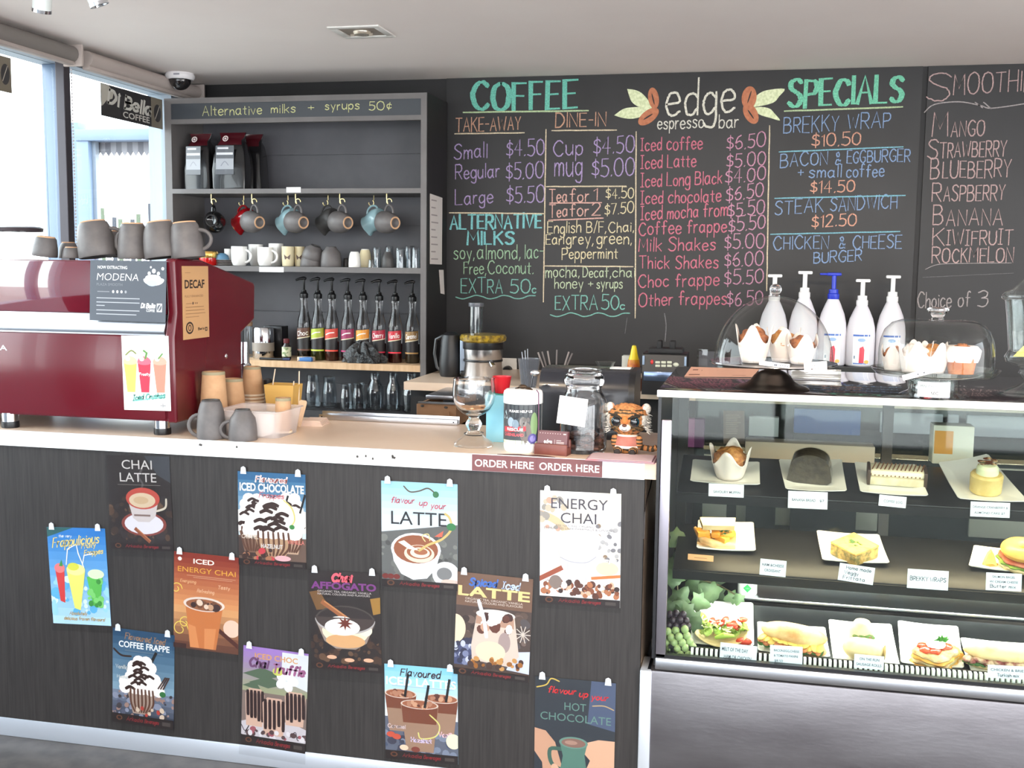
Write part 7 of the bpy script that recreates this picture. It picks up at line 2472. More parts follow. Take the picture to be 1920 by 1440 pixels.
obj('knob', MB().lathe([(11*s, Hd), (10*s, Hd+4*s), (13*s, Hd+10*s), (19*s, Hd+16*s), (19*s, Hd+20*s), (15*s, Hd+22*s), (0, Hd+21*s)], n=32), m_solid, t)
for k, (dx, dy, R_, h_, m_, w_, lab) in enumerate(((-38, -.02, 30, 56, m_paper, True, 'muffin hidden in tall white paper, left under the flat-topped dome'), (-6, -.01, 28, 54, m_crust, True, 'muffin in white paper, middle under the flat-topped dome'), (44, -.012, 33, 52, m_crust, True, 'golden muffin with dripping white icing, right under the flat-topped dome'), (-70, .03, 24, 46, m_choc, True, 'dark muffin at the far left under the flat-topped dome'))):
    t = thing('wrapped_muffin', lab, 'muffin', (q.x+dx*s, q.y+dy, pz+.001), k*.7, 'muffins under the flat-topped dome')
    if k != 2:
        muffin_parts(t, R_*s, h_*s, m_, k*1.1, k0=.72)
    else:
        obj('cake', MB().lathe([(0, .001), (22*s, 0), (29*s, 40*s), (0, 42*s)], n=28), mat('amber_cake', (176, 98, 46), .65, c2=(196, 122, 66), ns=30, bump=.3, bs=50), t)
        obj('icing', MB().lathe([(27*s, 22*s), (30*s, 30*s), (33*s, 44*s), (26*s, 52*s), (10*s, 50*s), (0, 49*s)], n=40, wob=lambda a, z: .05*math.sin(6*a)+(.06*math.sin(9*a) if z < .045 else 0)), m_paper, t, ang=50)
        obj('crown', MB().ell((-6*s, 0, 48*s), (15*s, 14*s, 8*s), 18, 12, amp=.2), m_choc, t)
print_y('price_card', 'tilted white MUFFINS strip on the rim of the clear glass cake stand', 'price card', (1691, 704), (1755, 687), (1697, 713), q.y-117*s-.002, d_lines([('LEMON MUFFINS', .36, .86, .25, .45)]), (244, 242, 242), 'price cards on the cake stands', th=.0006)
# mini chocolate jar
q2, s2 = base(1745, 751, ZT, 40)
q2.y = hz(1745, 751, ZT).y+42*s2
t = thing('chocolate_tub', 'small clear tub of red, white and dark chocolates in front of the glass cake stand', 'tub', q2)
obj('tub', MB().lathe([(0, .001), (38*s2, 0), (41*s2, 3*s2), (42*s2, 36*s2), (41*s2, 38*s2), (40*s2, 36*s2), (39*s2, 4*s2), (0, 3*s2)], n=40), m_clear, t)
for i in range(30):
    a_, r_ = random.uniform(0, 6.28), math.sqrt(random.random())*31*s2
    c_ = i % 4
    b = MB().box(-7*s2, -5*s2, -3*s2, 7*s2, 5*s2, 3*s2, 1*s2)
    o = obj('mini_chocolate', b, [mat('choc_red_wrap', (190, 40, 44), .3), mat('choc_dark_wrap', (46, 40, 48), .3), mat('choc_white_wrap', (220, 220, 230), .3), mat('choc_blue_wrap', (70, 84, 140), .3)][c_])
    o.matrix_world = Matrix.Translation((q2.x+r_*math.cos(a_), q2.y+r_*math.sin(a_), q2.z+(5+(i//10)*7.5)*s2)) @ Matrix.Rotation(random.uniform(0, 6), 4, 'Z') @ Matrix.Rotation(random.uniform(-.4, .4), 4, 'X')
    tag(o, ['red', 'dark', 'white', 'blue'][c_]+' wrapped mini chocolate in the small clear tub', 'chocolate', ['red', 'dark', 'white', 'blue'][c_]+' mini chocolates in the tub')
pr = wrap_print(62*s2, 28*s2, (244, 244, 242), 10)
pr.text('MINI CHOCOLATE', .1, .9, .62, .2, (70, 84, 80))
pr.text('50C', .4, .62, .16, .22, (50, 50, 54), bold=.02)
bend(pr.mb, 42.4*s2, 62*s2, 6*s2)
pr.build('label', t)
# glass urn at the right edge
q, s = base(1934, 748, ZT, 62)
t = thing('glass_urn', 'footed glass urn with a lid at the right edge of the picture', 'urn', q)
obj('foot', MB().lathe([(0, 0), (58*s, 0), (62*s, 3*s), (52*s, 8*s), (26*s, 18*s), (14*s, 26*s), (20*s, 34*s), (26*s, 42*s), (22*s, 50*s), (30*s, 56*s)], n=40), m_clearth, t, ang=60)
obj('bowl', MB().lathe([(0, 54*s), (30*s, 55*s), (48*s, 62*s), (52*s, 72*s), (47*s, 80*s), (45*s, 84*s), (52*s, 150*s), (56*s, 178*s), (54*s, 178*s), (50*s, 150*s), (43*s, 84*s), (0, 70*s)], n=48), m_clear, t, ang=60)
obj('lid', MB().lathe([(56*s, 177*s), (62*s, 180*s), (63*s, 186*s), (58*s, 192*s), (44*s, 198*s), (36*s, 206*s), (28*s, 216*s), (14*s, 222*s), (0, 224*s)], n=48), m_clearth, t, ang=60)
a = hy(1903, 706, q.y-.01)
t2 = thing('yellow_card', 'yellow folded card inside the glass urn', 'card', (q.x, q.y, q.z+73*s))
obj('card_sheet', MB().prism([(-38*s, 0), (30*s, 0), (30*s, 44*s), (-4*s, 40*s)], -.01, -.009), mat('yellow_paper', (240, 226, 120), .7), t2, flat=True)

# ================================================================ drink posters on the counter front
rnd = random.Random(11)
FYP = CY+.0118
m_sleeve = glass('clear_sleeve', (250, 250, 250), 1.25, .18)
m_tape = mat('clear_tape', (196, 200, 206), .35)


def blobs(p, n, x0, y0, x1, y1, r0, r1, cols):
    for i in range(n):
        r = rnd.uniform(r0, r1)
        p.k -= 1
        p.ell(rnd.uniform(x0, x1), rnd.uniform(y0, y1), r, r*rnd.uniform(.5, 1), rnd.choice(cols), 9, rot=rnd.uniform(0, 180))
    p.k += 1


def footer(p, h=.07):
    p.rect(0, 0, 1, h, (34, 26, 26))
    p.ell(.12, h*.55, .05, .026, (96, 58, 40))
    p.ell(.12, h*.55, .03, .015, (34, 26, 26))
    p.hand('Arkadia', .24, .5, h*.35, h*.42, (140, 34, 40), w=.008, shear=.2)
    p.hand('Beverages', .53, .76, h*.35, h*.42, (140, 34, 40), w=.008, shear=.2)
    p.rect(.82, h*.3, .95, h*.7, (70, 62, 60))


def straw(p, x0, y0, x1, y1, c=(24, 22, 24), w=.03):
    p.line([(x0, y0), (x1, y1)], w, c)


def d_fruit(p):
    p.grad(0, 0, 1, 1, (176, 214, 240), (40, 116, 190), 12)
    p.poly([(0, 1), (.45, 1), (0, .9)], (40, 90, 90))
    blobs(p, 60, 0, .12, 1, .5, .02, .07, [(150, 205, 236), (206, 232, 246), (90, 170, 216)])
    p.hand('the very', .2, .42, .9, .03, (220, 232, 240), w=.008, shear=.2)
    p.hand('Frappulicious', .08, .88, .79, .1, (230, 208, 120), w=.013, shear=.2, slope=.12, contrast=.5, jit=.05)
    p.hand('Fruity', .58, .82, .79, .05, (226, 206, 120), w=.014, shear=.2, slope=.12)
    p.hand('Frappes', .62, .94, .72, .055, (226, 206, 120), w=.014, shear=.2, slope=.12)
    p.poly([(.16, .24), (.24, .22), (.26, .56), (.1, .58)], (206, 60, 60))
    p.ell(.18, .58, .09, .05, (236, 120, 120))
    p.poly([(.17, .6), (.22, .67), (.24, .6)], (60, 140, 60))
    p.poly([(.72, .2), (.84, .22), (.92, .52), (.64, .5)], (90, 180, 80))
    p.ell(.8, .53, .14, .05, (210, 232, 190))
    blobs(p, 16, .66, .2, .88, .48, .02, .05, [(120, 200, 110), (60, 140, 60)])
    p.poly([(.40, .17), (.5, .15), (.62, .56), (.3, .56)], (222, 226, 110))
    p.ell(.46, .57, .16, .06, (236, 236, 150))
    p.ell(.42, .6, .1, .04, (206, 206, 70))
    for q in (((.3, .62), (.34, .78), (.46, .82)), ((.6, .6), (.52, .74), (.5, .82)), ((.58, .62), (.62, .72), (.76, .74))):
        p.line(list(q), .018, (240, 240, 236))
    p.hand('Absolutely', .3, .6, .1, .035, (190, 160, 100), w=.01, shear=.2)
    p.hand('delicious frozen flavours!', .2, .9, .045, .035, (190, 160, 100), w=.01, shear=.2)


def d_chai(p):
    p.rect(0, 0, 1, 1, (42, 36, 36))
    p.poly([(.6, 1), (1, 1), (1, .72), (.8, .8)], (60, 62, 68))
    blobs(p, 70, 0, .1, 1, .55, .02, .07, [(60, 46, 40), (78, 58, 46), (50, 44, 46), (90, 70, 56)])
    p.line([(.5, .62), (.56, .7), (.5, .78), (.56, .86)], .03, (84, 80, 80), sm=True)
    p.text('CHAI', .24, .72, .86, .1, (196, 192, 190))
    p.text('LATTE', .2, .78, .725, .1, (196, 192, 190))
    p.rect(.16, .69, .84, .694, (130, 124, 120))
    p.ell(.55, .28, .36, .13, (124, 60, 54))
    p.ell(.55, .28, .31, .11, (206, 204, 212))
    p.poly([(.3, .56), (.38, .34), (.46, .3), (.64, .3), (.74, .36), (.8, .55)], (190, 182, 182))
    p.ell(.55, .55, .27, .115, (172, 70, 60))
    p.ell(.54, .53, .21, .08, (196, 176, 150))
    p.ell(.52, .53, .12, .04, (186, 160, 128))
    p.line([(.76, .42), (.9, .46), (.92, .55)], .03, (196, 186, 170), sm=True)
    p.rect(.4, .36, .66, .38, (120, 100, 96))
    p.line([(.42, .22), (.62, .1)], .07, (136, 78, 52))
    p.line([(.44, .225), (.64, .105)], .02, (176, 110, 74))
    footer(p)


def d_iced_energy(p):
    p.grad(0, 0, 1, .45, (96, 58, 44), (204, 150, 100), 6)
    p.grad(0, .45, 1, 1, (204, 140, 90), (128, 44, 30), 10)
    p.ell(.09, .93, .03, .02, (238, 226, 220))
    p.text('ICED', .3, .62, .895, .05, (240, 226, 214), bold=.02)
    p.text('ENERGY CHAI', .06, .95, .80, .055, (214, 158, 60))
    p.rect(.2, .765, .95, .769, (206, 160, 130))
    p.rect(.3, .748, .9, .752, (206, 160, 130))
    p.hand('Energising', .1, .34, .69, .03, (222, 176, 130), w=.006, shear=.2)
    p.hand('Tasty', .68, .86, .66, .035, (232, 196, 160), w=.007, shear=.2)
    p.hand('Refreshing', .36, .62, .6, .035, (226, 186, 150), w=.006, shear=.2)
    for cx, cy, r in ((.04, .62, .09), (.17, .27, .1), (.1, .2, .13)):
        p.line([(cx+r*(1-.06*i)*math.cos(i*.6), cy+r*.7*(1-.06*i)*math.sin(i*.6)) for i in range(13)], .012, (226, 200, 90), sm=True)
    p.ell(.9, .26, .13, .09, (222, 190, 170))
    p.line([(.72, .22), (1.0, .08)], .08, (74, 36, 30))
    p.poly([(.26, .02), (.66, .02), (.76, .46), (.18, .48)], (188, 112, 62))
    p.poly([(.26, .02), (.4, .02), (.34, .24), (.23, .26)], (206, 134, 82))
    p.poly([(.48, .02), (.62, .02), (.66, .24), (.48, .23)], (206, 134, 82))
    p.ell(.47, .48, .32, .075, (214, 200, 190))
    p.ell(.47, .475, .28, .06, (146, 92, 62))
    blobs(p, 22, .3, .45, .66, .5, .02, .06, [(190, 150, 120), (110, 70, 50), (220, 196, 176), (60, 40, 40)])
    p.rect(0, 0, .2, .05, (60, 34, 30))


def sundae(p, cx, y0, w, h, base_c=(206, 196, 190)):
    p.poly([(cx-w*.28, y0), (cx+w*.28, y0), (cx+w*.5, y0+h*.48), (cx-w*.5, y0+h*.48)], base_c)
    for r_ in range(6):
        f = r_/5
        n = 5-int(f*3.6)
        for k in range(n):
            x = cx+(k-(n-1)/2)*w*.26
            p.k -= 1
            p.ell(x+rnd.uniform(-.02, .02), y0+h*(.46+.5*f), w*.2, w*.13, (236, 230, 226), 12)
        p.k += 1
    for k in range(15):
        f = rnd.random()
        x = cx+rnd.uniform(-.45, .45)*w*(1-f*.7)
        y = y0+h*(.42+.52*f)
        p.k -= 1
        p.line([(x-w*.13, y-.01), (x, y+.015), (x+w*.14, y-.005)], .04*w*2, (50, 30, 26), sm=True)
    p.k += 1
    for k in range(7):
        x = cx+(-.36+k*.12)*w
        p.k -= 1
        p.line([(x, y0+h*.45), (x+.01, y0+h*.2), (x*.6+cx*.4, y0+h*.04)], .03, (90, 58, 44), sm=True)
    p.k += 1


def d_coffee_frappe(p):
    p.grad(0, .35, 1, 1, (120, 150, 170), (36, 70, 100), 8)
    p.grad(0, 0, 1, .35, (40, 46, 60), (110, 120, 140), 6)
    p.hand('Flavoured Iced', .2, .84, .90, .06, (150, 116, 90), w=.016, shear=.2, slope=-.04)
    p.text('COFFEE FRAPPE', .1, .92, .81, .065, (232, 238, 242), bold=.02)
    p.rect(.2, .775, .82, .78, (110, 120, 130))
    p.line([(.02, .78), (.14, .72), (.3, .72)], .03, (50, 36, 32), sm=True)
    straw(p, .6, .64, .7, .78, w=.06)
    blobs(p, 60, 0, .05, 1, .35, .015, .05, [(80, 84, 104), (130, 136, 156), (60, 54, 60), (150, 120, 110)])
    sundae(p, .48, .12, .5, .58, (160, 140, 128))
    for k in range(3):
        p.line([(.75+.04*k, .42), (.86+.03*k, .54)], .03, (70, 50, 44))
    p.ell(.82, .36, .05, .03, (50, 110, 60))
    blobs(p, 10, .4, .1, .9, .2, .02, .04, [(170, 60, 50), (200, 180, 160)])
    p.hand('Vanilla', .06, .25, .58, .04, (200, 206, 206), w=.01)
    p.hand('Mocha', .08, .25, .48, .03, (200, 206, 206), w=.01)
    footer(p, .1)


def d_iced_choc(p):
    p.grad(0, .3, 1, 1, (196, 214, 226), (40, 96, 140), 8)
    p.rect(0, .07, 1, .32, (98, 78, 68))
    p.poly([(0, .3), (.3, .33), (.4, .1), (0, .1)], (64, 48, 44))
    sundae(p, .76, .15, .44, .62, (190, 160, 136))
    p.ell(.8, .5, .2, .16, (236, 230, 220))
    straw(p, .34, .66, .4, .76, w=.04)
    straw(p, .66, .56, .74, .76, w=.04)
    straw(p, .92, .6, .99, .78, w=.04)
    sundae(p, .22, .14, .46, .6, (120, 92, 76))
    sundae(p, .52, .1, .62, .6, (176, 142, 112))
    p.line([(.68, .72), (.8, .64), (.84, .52), (.78, .44)], .02, (206, 196, 120), sm=True)
    p.ell(.8, .44, .04, .025, (60, 130, 70))
    p.hand('Flavoured', .27, .72, .90, .06, (244, 236, 234), w=.022, shear=.2, contrast=.4)
    p.hand('Flavoured', .275, .725, .902, .055, (190, 90, 90), w=.008, shear=.2)
    p.text('ICED CHOCOLATE', .03, .98, .80, .085, (248, 250, 252), bold=.03)
    p.hand('Frappes', .32, .68, .735, .055, (196, 120, 130), w=.014, shear=.2)
    p.text('CARAMEL', .05, .3, .29, .045, (206, 190, 176), bold=.02)
    p.text('HAZELNUT', .34, .66, .2, .045, (214, 214, 214), bold=.02)
    p.text('VANILLA', .73, .98, .26, .045, (206, 120, 110), bold=.02)
    blobs(p, 20, 0, .08, .5, .18, .02, .05, [(160, 110, 80), (60, 40, 36), (190, 60, 70)])
    p.ell(.66, .1, .12, .03, (226, 170, 176))
    footer(p)


def d_truffle(p):
    p.grad(0, .55, 1, 1, (146, 150, 120), (150, 116, 186), 8)
    p.rect(0, .1, 1, .55, (120, 104, 98))
    p.poly([(.6, .98), (1, .98), (1, .62), (.6, .7)], (206, 210, 214))
    for q in (((0, .72), (.3, .8), (.62, .74), (.3, .68)), ((.1, .64), (.4, .72), (.66, .66), (.4, .6)), ((0, .6), (.2, .66), (.3, .56))):
        p.poly(list(q), (78, 96, 76))
    for a in range(5):
        p.ell(.68+.1*math.cos(a*1.25), .7+.06*math.sin(a*1.25), .08, .045, (226, 228, 236), rot=a*72)
    p.ell(.54, .78, .08, .04, (190, 196, 90))
    p.text('ICED CHOC', .18, .84, .885, .055, (206, 150, 96), bold=.02)
    p.hand('Chai', .1, .38, .80, .085, (104, 66, 104), w=.03, shear=.2, contrast=.3)
    p.hand('Truffle', .46, .94, .77, .085, (150, 90, 130), w=.03, shear=.2, contrast=.3)
    p.ell(.5, .17, .6, .12, (190, 184, 190))
    for cx, cz, w, h in ((.2, .2, .3, .38), (.82, .26, .32, .34), (.5, .13, .36, .38)):
        p.poly([(cx-w*.42, cz), (cx+w*.42, cz), (cx+w*.5, cz+h*.85), (cx+w*.3, cz+h), (cx-w*.3, cz+h), (cx-w*.5, cz+h*.85)], (198, 164, 146))
        for k in range(5):
            x = cx+(-.38+k*.19)*w
            p.k -= 1
            p.line([(x, cz+h*.92), (x+.01, cz+h*.5), (x+.015, cz+h*rnd.uniform(.1, .3))], .05, (44, 26, 28), sm=True)
        p.k += 1
    p.line([(0, .2), (.06, .14), (.12, .2), (.06, .12)], .012, (50, 40, 44), sm=True)
    p.line([(.76, .14), (.84, .2), (.88, .12), (.96, .18)], .012, (50, 40, 44), sm=True)
    blobs(p, 26, .1, .1, 1, .17, .02, .05, [(150, 80, 90), (210, 206, 210), (80, 60, 62)])
    footer(p, .1)


def d_affogato(p):
    p.rect(0, 0, 1, 1, (40, 33, 33))
    blobs(p, 80, 0, .08, 1, .4, .02, .06, [(58, 40, 34), (70, 50, 40), (34, 28, 30), (96, 70, 52)])
    p.poly([(.0, .78), (.14, .8), (.3, .62), (.1, .6)], (110, 78, 44))
    p.poly([(.86, .74), (1, .76), (1, .6), (.9, .58)], (150, 112, 50))
    p.hand('Chai', .33, .6, .9, .075, (232, 96, 112), w=.035, shear=.2)
    p.text('AFFOGATO', .03, .95, .82, .07, (118, 56, 124), bold=.04)
    p.text('ORGANIC TEA, ORGANIC VANILLA', .12, .88, .785, .02, (200, 192, 190))
    p.text('NATURAL COLOURS AND FLAVOURS', .12, .86, .758, .02, (200, 192, 190))
    p.ell(.5, .5, .43, .16, (70, 62, 60))
    p.ell(.5, .505, .4, .14, (46, 38, 38))
    p.line([(.2, .68), (.62, .48)], .09, (150, 92, 56))
    p.line([(.22, .69), (.64, .49)], .025, (190, 130, 84))
    p.poly([(.08, .5), (.2, .29), (.36, .22), (.64, .22), (.8, .29), (.92, .5), (.72, .38), (.3, .38)], (146, 132, 124))
    p.ell(.5, .4, .33, .14, (232, 214, 186))
    p.ell(.45, .45, .24, .1, (246, 242, 234))
    p.ell(.78, .42, .1, .06, (240, 226, 200))
    p.ell(.5, .3, .28, .07, (206, 160, 112))
    p.ell(.5, .52, .425, .15, (170, 166, 166), a0=180, a1=360)
    p.ell(.5, .535, .42, .145, (66, 54, 52), a0=180, a1=360)
    p.ell(.46, .44, .25, .085, (246, 242, 234))
    for k in range(8):
        a = k*math.pi/4
        p.poly([(.5+.03*math.cos(a+1.5), .48+.02*math.sin(a+1.5)), (.5+.12*math.cos(a), .48+.075*math.sin(a)), (.5-.03*math.cos(a+1.5), .48-.02*math.sin(a+1.5))], (104, 46, 36))
    for x, z in ((.3, .13), (.55, .11), (.82, .12)):
        p.ell(x, z, .07, .02, (222, 170, 140))
    footer(p)


def d_latte(p):
    p.rect(0, 0, 1, 1, (96, 98, 98))
    p.poly([(0, .52), (1, .62), (1, 1), (0, 1)], (176, 212, 230))
    p.grad(0, .62, 1, 1, (206, 222, 234), (150, 200, 222), 6)
    p.poly([(0, .52), (1, .62), (1, .635), (0, .635)], (206, 222, 234))
    blobs(p, 60, 0, .08, 1, .5, .02, .06, [(84, 86, 84), (110, 112, 110), (120, 122, 118), (74, 74, 74)])
    p.line([(.3, .96), (.38, .91), (.5, .92), (.62, .95), (.72, .9)], .018, (90, 80, 66), sm=True)
    p.ell(.72, .895, .04, .03, (50, 110, 70))
    p.hand('flavour', .13, .43, .80, .055, (196, 76, 92), w=.012, shear=.25)
    p.hand('up', .5, .6, .785, .055, (196, 76, 92), w=.012, shear=.25)
    p.hand('your', .65, .84, .765, .055, (196, 76, 92), w=.012, shear=.25)
    p.text('LATTE', .13, .86, .6, .13, (34, 34, 40), slope=.0)
    p.ell(.85, .15, .18, .12, (226, 230, 236))
    p.ell(.83, .155, .1, .06, (120, 122, 124))
    p.poly([(.13, .4), (.16, .25), (.26, .13), (.42, .08), (.6, .1), (.72, .2), (.78, .36)], (232, 238, 250))
    p.ell(.455, .37, .33, .155, (240, 244, 250))
    p.ell(.455, .37, .295, .135, (142, 84, 56))
    p.ell(.5, .33, .2, .085, (226, 206, 186))
    p.ell(.5, .345, .165, .065, (150, 90, 60))
    p.ell(.51, .34, .13, .05, (232, 214, 196))
    p.ell(.52, .35, .09, .03, (160, 100, 70))
    p.poly([(.22, .43), (.3, .45), (.4, .4), (.5, .36), (.36, .37)], (240, 226, 210))
    p.line([(.5, .36), (.62, .42), (.8, .48), (.92, .58), (.9, .68), (.84, .72)], .03, (196, 176, 110), sm=True)
    p.line([(.58, .45), (.54, .5), (.62, .52), (.64, .46)], .014, (216, 200, 140), sm=True)
    p.ell(.92, .6, .06, .035, (50, 120, 70))
    p.poly([(.7, .5), (.82, .56), (.8, .5)], (206, 100, 80))
    for x in (.05, .12, .2):
        p.ell(x, .1, .045, .025, (110, 40, 36))
    p.ell(.9, .08, .12, .025, (222, 190, 180))
    footer(p)


def d_iced_lattes(p):
    p.grad(0, .45, 1, 1, (226, 232, 240), (130, 196, 222), 8)
    p.rect(0, 0, 1, .45, (90, 96, 112))
    p.hand('Flavoured', .22, .76, .89, .075, (60, 44, 50), w=.018, shear=.2)
    p.text('ICED LATTES', .02, .98, .79, .085, (236, 244, 248), bold=.02)
    p.rect(.1, .775, .95, .78, (150, 170, 190))
    blobs(p, 40, 0, .08, 1, .3, .02, .07, [(70, 80, 104), (120, 130, 150), (60, 60, 76)])
    for cx, w, z0, h in ((.22, .44, .3, .40), (.78, .46, .3, .38), (.48, .52, .1, .50)):
        p.poly([(cx-w*.36, z0), (cx+w*.36, z0), (cx+w*.5, z0+h), (cx-w*.5, z0+h)], (150, 120, 100))
        p.poly([(cx-w*.44, z0+h*.6), (cx+w*.44, z0+h*.6), (cx+w*.48, z0+h*.95), (cx-w*.48, z0+h*.95)], (112, 62, 44))
        p.ell(cx, z0+h, w*.5, .05, (206, 190, 178))
        p.ell(cx, z0+h, w*.46, .042, (150, 92, 66))
        blobs(p, 10, cx-w*.3, z0+h-.02, cx+w*.3, z0+h+.02, .02, .05, [(196, 150, 120), (90, 50, 40), (170, 120, 96)])
        straw(p, cx+w*.14, z0+h-.02, cx+w*.24, z0+h+.2, w=.045)
    p.line([(.62, .5), (.75, .4), (.7, .28), (.5, .24), (.46, .3)], .018, (206, 200, 120), sm=True)
    p.hand('Caramel', .04, .28, .33, .04, (196, 176, 176), w=.012)
    p.hand('Vanilla', .74, .96, .28, .05, (230, 190, 200), w=.016)
    p.hand('Hazelnut', .36, .64, .2, .045, (206, 190, 220), w=.014)
    p.ell(.94, .24, .1, .08, (240, 230, 190))
    for x, z, c in ((.26, .13, (230, 196, 170)), (.42, .12, (120, 60, 50)), (.08, .26, (190, 80, 60)), (.16, .24, (190, 80, 60))):
        p.ell(x, z, .06, .03, c)
    footer(p, .09)


def d_spiced(p):
    p.rect(0, 0, 1, 1, (112, 84, 68))
    p.rect(0, .07, 1, .68, (74, 60, 56))
    blobs(p, 70, 0, .1, 1, .66, .02, .07, [(90, 74, 66), (60, 48, 46), (110, 92, 84), (84, 78, 80)])
    p.ell(0, .45, .14, .14, (226, 206, 180))
    p.poly([(0, .3), (.3, .34), (.2, .1), (0, .1)], (70, 76, 110))
    p.poly([(.7, .1), (1, .08), (1, .3), (.8, .28)], (196, 204, 226))
    blobs(p, 26, 0, .12, .26, .34, .02, .05, [(50, 52, 76), (120, 128, 160), (190, 196, 214)])
    p.hand('Spiced', .17, .52, .885, .07, (70, 110, 190), w=.026, shear=.2)
    p.hand('Iced', .6, .82, .88, .07, (190, 206, 236), w=.02, shear=.2)
    p.text('LATTE', .02, .97, .78, .095, (224, 200, 140), bold=.03)
    p.text('ORGANIC TEA, ORGANIC VANILLA', .12, .88, .742, .022, (214, 200, 190))
    p.text('NATURAL COLOURS AND FLAVOURS', .12, .88, .714, .022, (214, 200, 190))
    p.poly([(.24, .16), (.74, .13), (.86, .24), (.78, .62), (.28, .6), (.22, .3)], (206, 190, 178))
    p.poly([(.27, .52), (.78, .5), (.77, .62), (.28, .6)], (176, 140, 120))
    p.ell(.53, .62, .26, .05, (222, 212, 206))
    blobs(p, 18, .3, .46, .74, .62, .03, .08, [(96, 56, 46), (236, 230, 226), (190, 150, 126), (70, 44, 40)])
    p.ell(.66, .36, .08, .1, (160, 142, 140))
    p.ell(.48, .26, .2, .1, (226, 206, 180))
    p.line([(.3, .74), (.38, .56), (.42, .4)], .05, (214, 220, 232), sm=True)
    for k in range(10):
        a = k*math.pi/5
        p.k -= 1
        p.line([(.9, .46), (.9+.1*math.cos(a), .46+.08*math.sin(a))], .016, (206, 196, 186))
    p.k += 1
    blobs(p, 30, .2, .1, .9, .2, .02, .045, [(150, 96, 44), (190, 140, 80), (70, 50, 44)])
    footer(p)


def d_energy(p):
    p.rect(0, 0, 1, 1, (236, 238, 240))
    blobs(p, 50, 0, .2, 1, .98, .03, .12, [(222, 222, 222), (206, 204, 200), (244, 244, 246), (226, 220, 206)])
    p.line([(0, .8), (.2, .74), (.36, .64), (.5, .6)], .09, (206, 186, 150), sm=True)
    blobs(p, 16, .0, .6, .3, .95, .02, .05, [(190, 180, 160), (150, 146, 140), (206, 160, 140)])
    blobs(p, 22, .7, .35, 1, .75, .02, .035, [(170, 170, 172), (120, 120, 126), (140, 120, 100)])
    p.text('ENERGY', .14, .84, .85, .095, (66, 62, 74))
    p.text('CHAI', .26, .70, .725, .095, (66, 62, 74))
    p.text('RISE NATURAL, ORGANIC TEA', .2, .76, .69, .02, (130, 126, 130))
    p.text('STIMULATES LIVER PHARMACY & GINSENG', .05, .92, .665, .02, (130, 126, 130))
    p.poly([(.28, .15), (.66, .15), (.7, .44), (.76, .6), (.2, .6), (.26, .42)], (222, 224, 232))
    p.ell(.48, .61, .28, .06, (248, 248, 250))
    p.ell(.47, .605, .2, .04, (236, 226, 214))
    p.line([(.26, .42), (.36, .39), (.48, .38), (.6, .39), (.7, .44)], .014, (170, 172, 182), sm=True)
    for x in (.36, .58):
        p.line([(x, .16), (x-.01, .37)], .01, (180, 182, 192))
    p.line([(0, .22), (.26, .32)], .08, (150, 76, 54))
    p.line([(.66, .25), (1, .28)], .05, (196, 120, 66))
    p.ell(.84, .34, .14, .06, (222, 206, 176))
    blobs(p, 90, .02, .09, .98, .2, .015, .045, [(130, 74, 50), (90, 54, 44), (206, 176, 150), (226, 220, 216), (170, 110, 76), (60, 44, 42)])
    p.ell(.2, .2, .08, .06, (130, 116, 110))
    p.hand('Energising', .78, .95, .4, .035, (250, 250, 250), w=.008, shear=.2)
    footer(p)


def d_hot(p):
    p.rect(0, 0, 1, 1, (44, 50, 58))
    p.poly([(.7, 1), (1, 1), (1, .55), (.66, .6)], (72, 84, 110))
    p.line([(.02, .9), (.14, .93), (.2, .99), (.3, .97)], .016, (196, 170, 80), sm=True)
    p.line([(.72, .77), (.86, .78), (.98, .75)], .014, (176, 150, 110), sm=True)
    p.hand('flavour', .16, .5, .86, .055, (206, 40, 44), w=.014, shear=.25)
    p.hand('up', .55, .65, .845, .055, (206, 40, 44), w=.014, shear=.25)
    p.hand('your', .7, .9, .83, .055, (206, 40, 44), w=.014, shear=.25)
    p.text('HOT', .37, .64, .71, .075, (96, 132, 122))
    p.text('CHOCOLATE', .07, .95, .605, .075, (96, 132, 122))
    p.poly([(0, .52), (.14, .5), (.26, .4), (.34, .2), (.44, .06), (.3, 0), (.12, .0), (.1, .2), (0, .3)], (190, 146, 120))
    p.poly([(1, .46), (.8, .46), (.64, .42), (.6, .34), (.7, .26), (.6, .08), (.66, .0), (1, 0)], (206, 164, 136))
    p.poly([(.26, .06), (.4, .0), (.62, .02), (.72, .1), (.5, .12)], (196, 150, 124))
    p.line([(.36, .34), (.2, .33), (.22, .2), (.36, .14)], .05, (60, 92, 82), sm=True)
    p.poly([(.32, .4), (.36, .28), (.33, .16), (.42, .07), (.58, .07), (.66, .16), (.63, .3), (.66, .4)], (80, 118, 106))
    p.ell(.49, .41, .18, .055, (98, 134, 122))
    p.ell(.49, .408, .15, .042, (128, 96, 86))
    p.ell(.46, .41, .08, .02, (160, 126, 112))
    p.ell(.27, .14, .05, .06, (206, 164, 138), rot=20)


def poster(label, TL, TR, BL, draw, paper=(40, 36, 36), sleeve=.02, tabs=True):
    t, w, h = print_y('drink_poster', label, 'poster', TL, TR, BL, FYP, draw, paper, 'drink posters on the counter front', th=.0008, m=ink('poster_ink', .4, .25))
    g = .003
    obj('plastic_sleeve', MB().box(-g, -.0052, -sleeve, w+g, -.0049, h+.004), m_sleeve, t, flat=True)
    if tabs:
        for x in (.02, w-.02):
            b = MB().prism([(x-.009, h-.006), (x+.009, h-.006), (x+.007, h+.012), (x, h+.016), (x-.007, h+.012)], -.0062, -.0056)
            obj('tape_tab', b, m_tape, t, flat=True)


